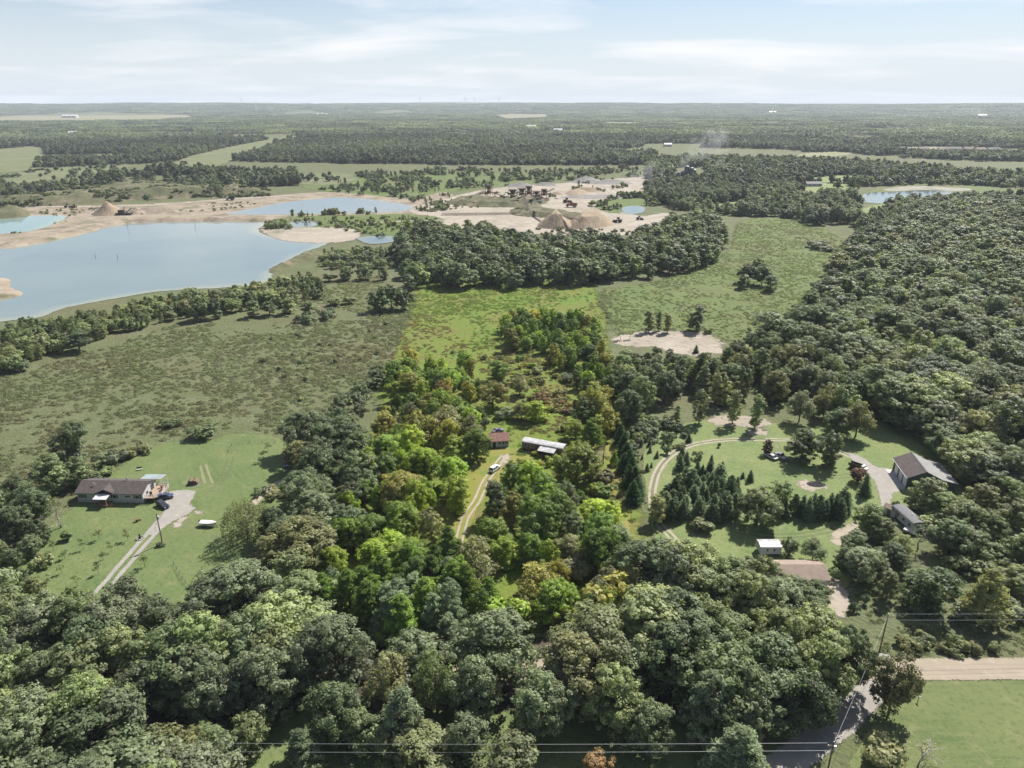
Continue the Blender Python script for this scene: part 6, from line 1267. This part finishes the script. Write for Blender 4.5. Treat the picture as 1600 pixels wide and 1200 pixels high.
fence('second short post fence right of willow fence', [(316, 890), (328, 915), (340, 930)], 2.2, 1.1)
lp = thing('log_pile', 'dark stacked log pile on pale patch of lawn', 'log pile', (*P(303, 756), 0.08), 0.05)
for r in range(4):
    for k in range(7 - (r > 2)):
        q = MB(); xx = -1.3 + k * 0.42 + (0.2 if r % 2 else 0); q.tube([(xx, -0.9, 0.2 + r * 0.36), (xx, 0.9 + 0.1 * ((k * r) % 3), 0.2 + r * 0.36)], 0.2, 8); q.obj('log', M['wood' if (k + r) % 3 else 'rust_dark'], lp)
sheet('bare_earth', world_poly([(292, 757), (298, 748), (312, 748), (313, 758), (300, 761)], 3, 0.2), 0.085, M['sand'])
st = thing('garden_ornament', 'dark upright ornament in a pale stone ring by driveway', 'ornament', (*P(219, 842), 0.07))
q = MB(); q.tube([(0, 0, 0), (0, 0, 0.5), (0, 0, 1.0), (0, 0, 1.35), (0, 0, 1.6)], [0.28, 0.2, 0.26, 0.12, 0.14], 10); q.obj('figure', M['char'], st)
for k in range(10):
    a = k * math.pi / 5; MB().box(-0.22, 0.22, -0.14, 0.14, 0, 0.26).obj('stone', M['stone'], st, bevel=0.04).location = (math.cos(a) * 0.95, math.sin(a) * 0.95, 0); COL.objects[-1].rotation_euler[2] = a + 1.57
wl2 = thing('wheelbarrow', 'reddish wheelbarrow-like object on the lawn before ranch house', 'wheelbarrow', (*P(215, 815), 0.07), 0.6)
MB().prism([(-0.6, 0.75), (0.6, 0.7), (0.4, 0.35), (-0.35, 0.35)], 'y', -0.4, 0.4).obj('tray', M['rust'], wl2)
w = MB(); w.tube([(0.75, -0.06, 0.22), (0.75, 0.06, 0.22)], 0.22, 12); w.obj('wheel', M['tyre'], wl2)
for sg in (-0.3, 0.3): MB().bar((0.75, sg * 0.4, 0.22), (-1.2, sg, 0.7), 0.06).obj('handle', M['wood'], wl2); MB().bar((-0.3, sg, 0.38), (-0.4, sg, 0.0), 0.05).obj('leg', M['dark'], wl2)
bn = thing('garden_bench', 'small dark bench on lawn behind the ranch house', 'bench', (*P(218, 735), 0.07), 0.3)
MB().box(-0.8, 0.8, -0.25, 0.25, 0.42, 0.5).obj('seat', M['white'], bn); MB().prism([(0.22, 0.5), (0.3, 0.5), (0.42, 1.0), (0.34, 1.0)], 'x', -0.8, 0.8).obj('backrest', M['dark'], bn)
for sx in (-0.7, 0.7):
    for sy in (-0.2, 0.2): MB().bar((sx, sy, 0), (sx, sy, 0.42), 0.07).obj('leg', M['dark'], bn)
mb_ = thing('mailbox', 'white mailbox on a post at the lawn corner', 'mailbox', (*P(1434, 1096), 0.07), 0.4)
MB().bar((0, 0, -0.1), (0, 0, 1.1), 0.1).obj('post', M['wood'], mb_); q = MB(); q.prism([(-0.12, 0), (0.12, 0), (0.12, 0.15), (0.06, 0.24), (-0.06, 0.24), (-0.12, 0.15)], 'y', -0.28, 0.28); o_ = q.obj('box', M['white'], mb_); o_.location.z = 1.1
bp_ = mound('burn_pile', [(P(1275, 757)[0] + 3.4 * math.cos(a), P(1275, 757)[1] + 2.4 * math.sin(a)) for a in np.linspace(0, 6.28, 26)[:-1]], 0.9, M['char'], 0.35, 2.2, 0.8, 61, nscale=0.9)
tag(bp_, 'charred black burn pile on bare patch of right lawn', 'burn pile')
for lab, u, v, h, tilt in (('leftmost thin stake standing in the lake', 150, 405, 4.2, 0.0), ('thin stake in lake right of the leftmost one', 184, 405, 4.0, 0.05), ('thin marker pole in lake near the sand bank', 199, 356, 7.5, 0.12), ('leaning marker pole in lake before the far bank', 305, 357, 9.0, 0.1)):
    q = MB(); q.tube([(0, 0, -0.5), (tilt * h, 0, h)], [0.16, 0.10], 6); o_ = q.obj('lake_stake', M['dark']); o_.location = (*P(u, v), 0.2); tag(o_, lab, 'stake', 'stakes in the lake')

# ------------------------------------------------------------------ the gravel works
def conveyor(label, a, b, w=1.6, legs=3, m_='steel_tan', group=None):
    a, b = Vector(a), Vector(b); t = thing('conveyor', label, 'conveyor', (a.x, a.y, 0)); o = Vector((a.x, a.y, 0)); a, b = a - o, b - o
    d = (b - a).normalized(); s = d.cross(Vector((0, 0, 1))).normalized() * w / 2; up = Vector((0, 0, 1.1))
    MB().bar(a, b, w, 0.25).obj('belt', M['rust_dark'], t)
    q = MB(); n = max(3, int((b - a).length / 3))
    for sg in (-1, 1):
        q.bar(a + s * sg, b + s * sg, 0.22).bar(a + s * sg - up, b + s * sg - up, 0.2)
        for k in range(n):
            p0, p1 = a.lerp(b, k / n) + s * sg, a.lerp(b, (k + 1) / n) + s * sg; q.bar(p0, p1 - up, 0.14)
    q.obj('truss', M[m_], t)
    for k in range(legs):
        p = a.lerp(b, (k + 0.5) / legs if legs > 1 else 0.8)
        if p.z < 1.8: continue
        g = MB(); g.bar(p + s - up, (p + s).xy.to_3d(), 0.3).bar(p - s - up, (p - s).xy.to_3d(), 0.3); g.obj('support_leg', M[m_], t)
def PZ(u, v, z): return (*P(u, v, z), z)
conveyor('long low conveyor lying across front of sand pit', (*P(690, 337), 2.2), (*P(828, 335), 2.2), 2.2, 9)
conveyor('steep tan conveyor arm rising at middle of sand pit', (*P(827, 335), 2.5), PZ(818, 304, 17), 2.6, 2)
conveyor('sloping conveyor feeding the peaked sand heap', (*P(826, 333), 3.0), PZ(868, 333, 12), 2.2, 3)
conveyor('sloping conveyor running over the ribbed sand heap', PZ(866, 333, 12.5), PZ(905, 342, 9), 2.0, 2)
conveyor('raised stacking conveyor behind the crusher plant', (*P(838, 309), 2.0), PZ(866, 294, 14), 2.0, 2, 'rust')
conveyor('thin rusty conveyor left of the crusher plant', (*P(745, 305), 2.0), PZ(782, 300, 9), 1.6, 2, 'rust')
conveyor('short rusty conveyor at left end of crusher plant', (*P(790, 309), 2.0), PZ(768, 300, 12), 1.6, 2, 'rust')
for i, (u0, v0, u1, v1, z1, lab) in enumerate(((770, 312, 800, 306, 9, 'low rusty conveyor crossing front of crusher plant'), (800, 316, 822, 304, 12, 'rusty conveyor climbing between the crusher towers'), (812, 318, 845, 308, 10, 'rusty conveyor sloping right past the screening tower'), (846, 316, 828, 303, 13, 'rusty conveyor climbing left behind the screening tower'), (757, 300, 735, 307, 6, 'rusty conveyor dropping left toward the dirt heap'), (858, 315, 840, 306, 8, 'rusty conveyor at right end of the crusher plant'), (783, 318, 810, 312, 7, 'dark conveyor low among the crusher towers'))):
    conveyor(lab, (*P(u0, v0), 2.0), PZ(u1, v1, z1), 2.0, 2, ('rust', 'rust_dark')[i % 2])
def crusher(label, u, v, w, h, seed):
    r = np.random.default_rng(seed); x, y = P(u, v); t = thing('crusher_tower', label, 'crusher', (x, y, 0.3), r.uniform(-0.4, 0.4))
    f = MB()
    for sx in (-1, 1):
        for sy in (-1, 1): f.bar((sx * w / 2, sy * w / 2, 0), (sx * w / 2.3, sy * w / 2.3, h), 0.4)
    for z in np.linspace(h * 0.3, h, 3):
        for sg in (-1, 1): f.bar((-w / 2, sg * w / 2, z), (w / 2, sg * w / 2, z), 0.3).bar((sg * w / 2, -w / 2, z), (sg * w / 2, w / 2, z), 0.3)
    for sg in (-1, 1): f.bar((-w / 2, sg * w / 2, 0), (w / 2, sg * w / 2, h * 0.6), 0.22).bar((w / 2, sg * w / 2, h * 0.3), (-w / 2, sg * w / 2, h), 0.22)
    f.obj('frame', M['rust'], t)
    k = MB(); k.add([(-w * .45, -w * .45, h), (w * .45, -w * .45, h), (w * .45, w * .45, h), (-w * .45, w * .45, h), (-w * .15, -w * .15, h * .55), (w * .15, -w * .15, h * .55), (w * .15, w * .15, h * .55), (-w * .15, w * .15, h * .55)], [(0, 1, 2, 3), (4, 5, 6, 7), (0, 1, 5, 4), (1, 2, 6, 5), (2, 3, 7, 6), (3, 0, 4, 7)]); k.obj('hopper', M['rust_dark'], t)
    MB().box(-w * .3, w * .3, -w * .3, w * .3, h * .25, h * .5).obj('jaw_housing', M['rust'], t, bevel=0.15)
    d = MB(); d.bar((-w / 2, -w / 2 - 0.5, 0), (w / 2, -w / 2 - 0.5, h * 0.6), 0.8, 0.15); d.obj('stair', M['rust_dark'], t)
for i, (u, v, w, h, lab) in enumerate(((764, 306, 7, 13, 'tall rusty crusher tower at left of the plant'), (801, 314, 8, 13, 'dark rusty crusher tower in front of the plant'), (815, 309, 9, 11, 'broad rusty screening tower in middle of plant'), (826, 308, 8, 13, 'rusty screening tower right of the plant middle'), (838, 311, 8, 9, 'low rusty crusher at right of the plant'), (850, 309, 7, 10, 'rightmost rusty crusher tower of the plant'))): crusher(lab, u, v, w, h, i + 3)
ct = thing('box_trailer', 'pale green box trailer in middle of the sand pit', 'trailer', (*P(837, 319), 0.4), 0.05)
MB().box(-7, 7, -1.3, 1.3, 1.2, 4.0).obj('box', M['tarp'], ct, bevel=0.08)
for x in (-5.5, -4.2, 4.8):
    w = MB(); w.tube([(x, -1.25, 0.55), (x, 1.25, 0.55)], 0.55, 12); w.obj('wheel', M['tyre'], ct)
dg = thing('dredge_barge', 'dark steel dredge plant beside the tall sand cone', 'dredge', (*P(194, 336), 0.3), 0.1)
MB().box(-8, 8, -3, 3, 0.2, 1.8).obj('hull', M['dark'], dg); MB().box(-5, 1, -2, 2, 1.8, 5.0).obj('deck_house', M['rust_dark'], dg); MB().bar((2, 0, 1.8), (9, 0, 7), 0.8).obj('boom', M['rust_dark'], dg); MB().bar((1, 0, 1.8), (1, 0, 8), 0.5).obj('mast', M['rust'], dg)
bpx, bpy_ = P(1072, 287)
for i, (dx, dy, r, h) in enumerate(((-6, 0, 3.2, 17), (0, 3, 3.6, 24), (6, 0, 3.6, 22), (11, 4, 3.4, 19))):
    t = thing('cement_silo', ('leftmost short dark silo of the batch plant', 'tallest dark silo of the batch plant', 'dark silo right of the tallest one', 'rightmost dark silo of the batch plant')[i], 'silo', (bpx + dx, bpy_ + dy, 0), 0, 'batch plant silos')
    q = MB(); q.tube([(0, 0, 5), (0, 0, h)], [r, r], 20); q.obj('tank', M['silo'], t)
    q = MB(); q.tube([(0, 0, 1.5), (0, 0, 5)], [0.6, r], 20); q.obj('cone', M['silo'], t); q = MB(); q.tube([(0, 0, h), (0, 0, h + 1.2)], [r, 0.5], 20); q.obj('cap', M['silo'], t)
    for a in range(4): MB().bar((math.cos(a * 1.57) * r * .9, math.sin(a * 1.57) * r * .9, 0), (math.cos(a * 1.57) * r * .9, math.sin(a * 1.57) * r * .9, 5), 0.4).obj('leg', M['rim'], t)
bb = thing('plant_building', 'pale batch plant building left of the dark silos', 'building', (bpx - 20, bpy_ - 2, 0), 0.0)
MB().box(-9, 9, -5, 5, 0, 9).obj('wall', M['offwhite'], bb); MB().box(-9.4, 9.4, -5.4, 5.4, 9, 9.5).obj('roof', M['roof_red'], bb); MB().box(5, 8.5, -4, 0, 9.5, 16).obj('tower', M['silo'], bb)
windows(bb, [(('y', -5, -1), a, 4, 2, 2) for a in (-6, -1, 4)])

# ------------------------------------------------------------------ far houses, sheds and turbines
def far_house(label, u, v, L, D, e, r, wm, rm, rz=0.0, name='far_house', zz=None):
    x, y = P(u, v); t = thing(name, label, 'house' if name == 'far_house' else 'barn', (x, y, 0), rz)
    gable(t, L, D, e, r, wm, rm, 0.5, -0.3)
    for a in (-0.3, 0.0, 0.3): windows(t, [(('y', -D / 2, -1), a * L, e * 0.35, L * 0.1, e * 0.35)])
far_house('long white metal barn on the far left field', 110, 184, 110, 40, 14, 22, 'white', 'white', 0.05, 'far_barn')
far_house('white barn roof among woods at far left', 116, 211, 34, 16, 9, 14, 'white', 'white', 0.1, 'far_barn')
far_house('white house at wood edge right of far-left barn', 264, 216, 16, 11, 9, 13, 'white', 'roof_grey', 0.3)
far_house('white farmhouse by left field edge', 270, 222, 12, 9, 8, 11, 'white', 'white', -0.3)
far_house('white farm shed amid woods above sand pit', 830, 203, 40, 18, 14, 20, 'white', 'white', 0.1, 'far_barn')
far_house('smaller white farm shed right of the one above sand pit', 872, 209, 32, 16, 14, 19, 'white', 'white', -0.1, 'far_barn')
far_house('pale house in woods above the batch plant', 1043, 229, 20, 11, 6, 9, 'white', 'roof_metal', 0.1)
far_house('house by the bright green field at right', 1270, 291, 22, 10, 4, 6.5, 'offwhite', 'roof_grey', 0.05)
for i, (u, v, L) in enumerate(((1412, 236, 26), (1442, 236, 24), (1472, 237, 22), (1490, 236, 30), (1512, 236, 24), (1530, 237, 24), (1552, 237, 26))):
    far_house(f'{ORD[i]} grey-roofed house from left in far suburban row', u, v, L, 13, 6, 10, 'offwhite', 'roof_tan' if i % 3 else 'roof_grey', 0.1 * (i % 3 - 1))
far_house('white roof among far woods at upper right', 1533, 184, 70, 30, 18, 26, 'white', 'white', 0.1, 'far_barn')
far_house('white roof among far woods at top right middle', 1206, 178, 80, 34, 18, 26, 'white', 'white', 0.1, 'far_barn')
for i, (u, v) in enumerate(((496, 181), (503, 180.5), (510, 181.5))):
    x, y = P(u, v); t = thing('storage_dome', ('left white storage dome on far farm', 'tallest white storage dome on far farm', 'right white storage dome on far farm')[i], 'silo', (x, y, 0), 0, 'white farm domes')
    q = MB(); q.tube([(0, 0, 0), (0, 0, 14)], [15, 15], 18); q.obj('tank', M['white'], t); q = MB(); q.tube([(0, 0, 14), (0, 0, 19), (0, 0, 22)], [15, 10, 1.5], 18); q.obj('dome', M['white'], t)
def turbine(label, u, vtop, dist, hub, rot, m_='white'):
    x = (u - 800) / FOC * dist / CP * 1.0 * 0.93 * (CP) ; x = (u - 800) / FOC * (dist * CP + CAM_H * SP); y = dist
    gz = float(terrain(np.array([x]), np.array([y]))[0])
    t = thing('wind_turbine', label, 'turbine', (x, y, gz), 0, 'wind turbines on the horizon')
    q = MB(); q.tube([(0, 0, -2), (0, 0, hub)], [4.0, 2.6], 10); q.obj('tower', M[m_], t)
    MB().box(-2.5, 2.5, -3, 8, hub - 2, hub + 3).obj('nacelle', M[m_], t, bevel=0.4)
    q = MB(); q.tube([(0, -6, hub + 0.5), (0, -3, hub + 0.5)], [1.0, 2.2], 10); q.obj('hub', M[m_], t)
    for k in range(3):
        a = rot + k * 2.094; b = MB(); c = Vector((math.sin(a), 0, math.cos(a))); s = Vector((math.cos(a), 0, -math.sin(a)))
        o0 = Vector((0, -4.8, hub + 0.5)); L = 52
        pts = [o0 + c * 1.5 - s * 1.2, o0 + c * 1.5 + s * 1.2, o0 + c * 12 + s * 2.6, o0 + c * L + s * 0.4, o0 + c * L - s * 0.4, o0 + c * 12 - s * 1.2]
        b.add([p + Vector((0, -0.5, 0)) for p in pts] + [p + Vector((0, 0.5, 0)) for p in pts], [tuple(range(6)), tuple(range(11, 5, -1))] + [(i, (i + 1) % 6, 6 + (i + 1) % 6, 6 + i) for i in range(6)]); b.obj('blade', M[m_], t)
for lab, u, d, hub, rot in (('white wind turbine nearest, left of center horizon', 401, 7600, 80, 0.2), ('white wind turbine just right of the nearest one', 421, 8200, 75, 0.9), ('leftmost faint wind turbine on horizon', 379, 11500, 85, 0.5), ('wind turbine on horizon above the tall sand pit gap', 657, 11000, 95, 0.1), ('dark mast-like wind turbine left of a pair', 727, 11500, 90, 0.0), ('wind turbine right of the mast-like pair', 742, 11800, 95, 0.6), ('tallest wind turbine on the middle horizon', 780, 9800, 110, 1.05), ('tilted-looking wind turbine right of the tallest one', 809, 9000, 80, 0.35)):
    turbine(lab, u, 158, d, hub, rot)

# ------------------------------------------------------------------ dust at the batch plant and the air itself
def volume_mat(name, c, dens, noise=None, falloff=None):
    m, t = new_mat(name); L = t.links; v = N(t, 'ShaderNodeVolumePrincipled'); v.inputs['Color'].default_value = (*c, 1); v.inputs['Density'].default_value = dens; v.inputs['Anisotropy'].default_value = 0.6 if noise else 0.0
    if noise:
        g = N(t, 'ShaderNodeTexCoord'); n = N(t, 'ShaderNodeTexNoise'); n.inputs['Scale'].default_value = noise; n.inputs['Detail'].default_value = 4; L.new(g.outputs['Object'], n.inputs['Vector'])
        r = N(t, 'ShaderNodeMapRange'); r.inputs['From Min'].default_value = 0.45; r.inputs['From Max'].default_value = 0.75; r.inputs['To Max'].default_value = dens * 2.5; L.new(n.outputs[0], r.inputs[0]); L.new(r.outputs[0], v.inputs['Density'])
    o = N(t, 'ShaderNodeOutputMaterial'); L.new(v.outputs[0], o.inputs['Volume']); return m
DUST = volume_mat('dust', (0.95, 0.95, 0.96), 0.007, 0.06)
def plume(name, pts, rad, label):
    q = MB(); q.tube(pts, rad, 12); o = q.obj(name, DUST, smooth=True); tag(o, label, 'dust', kind='stuff')
plume('dust', [(bpx - 14, bpy_ + 6, 12), (bpx - 2, bpy_ + 14, 30), (bpx + 22, bpy_ + 25, 48), (bpx + 60, bpy_ + 40, 62)], [5, 12, 18, 22], 'pale dust drifting up from the batch plant silos')
plume('dust', [(bpx - 90, bpy_ - 5, 0.6), (bpx - 62, bpy_, 10), (bpx - 35, bpy_ + 8, 24)], [8, 16, 10], 'low dust cloud over haul road left of batch plant')
plume('dust', [(bpx + 46, bpy_, 8), (bpx + 50, bpy_ + 3, 20), (bpx + 48, bpy_ + 6, 34)], [3, 6, 7], 'thin white steam plume right of the batch plant')
HAZE = volume_mat('haze', (0.80, 0.89, 1.0), 6.0e-5)
hz = MB(); hz.box(-16500, 16500, -16500, 16500, -4, 235); ho = hz.obj('haze', HAZE); tag(ho, 'thin pale haze filling the air over the whole landscape', 'haze', kind='stuff')
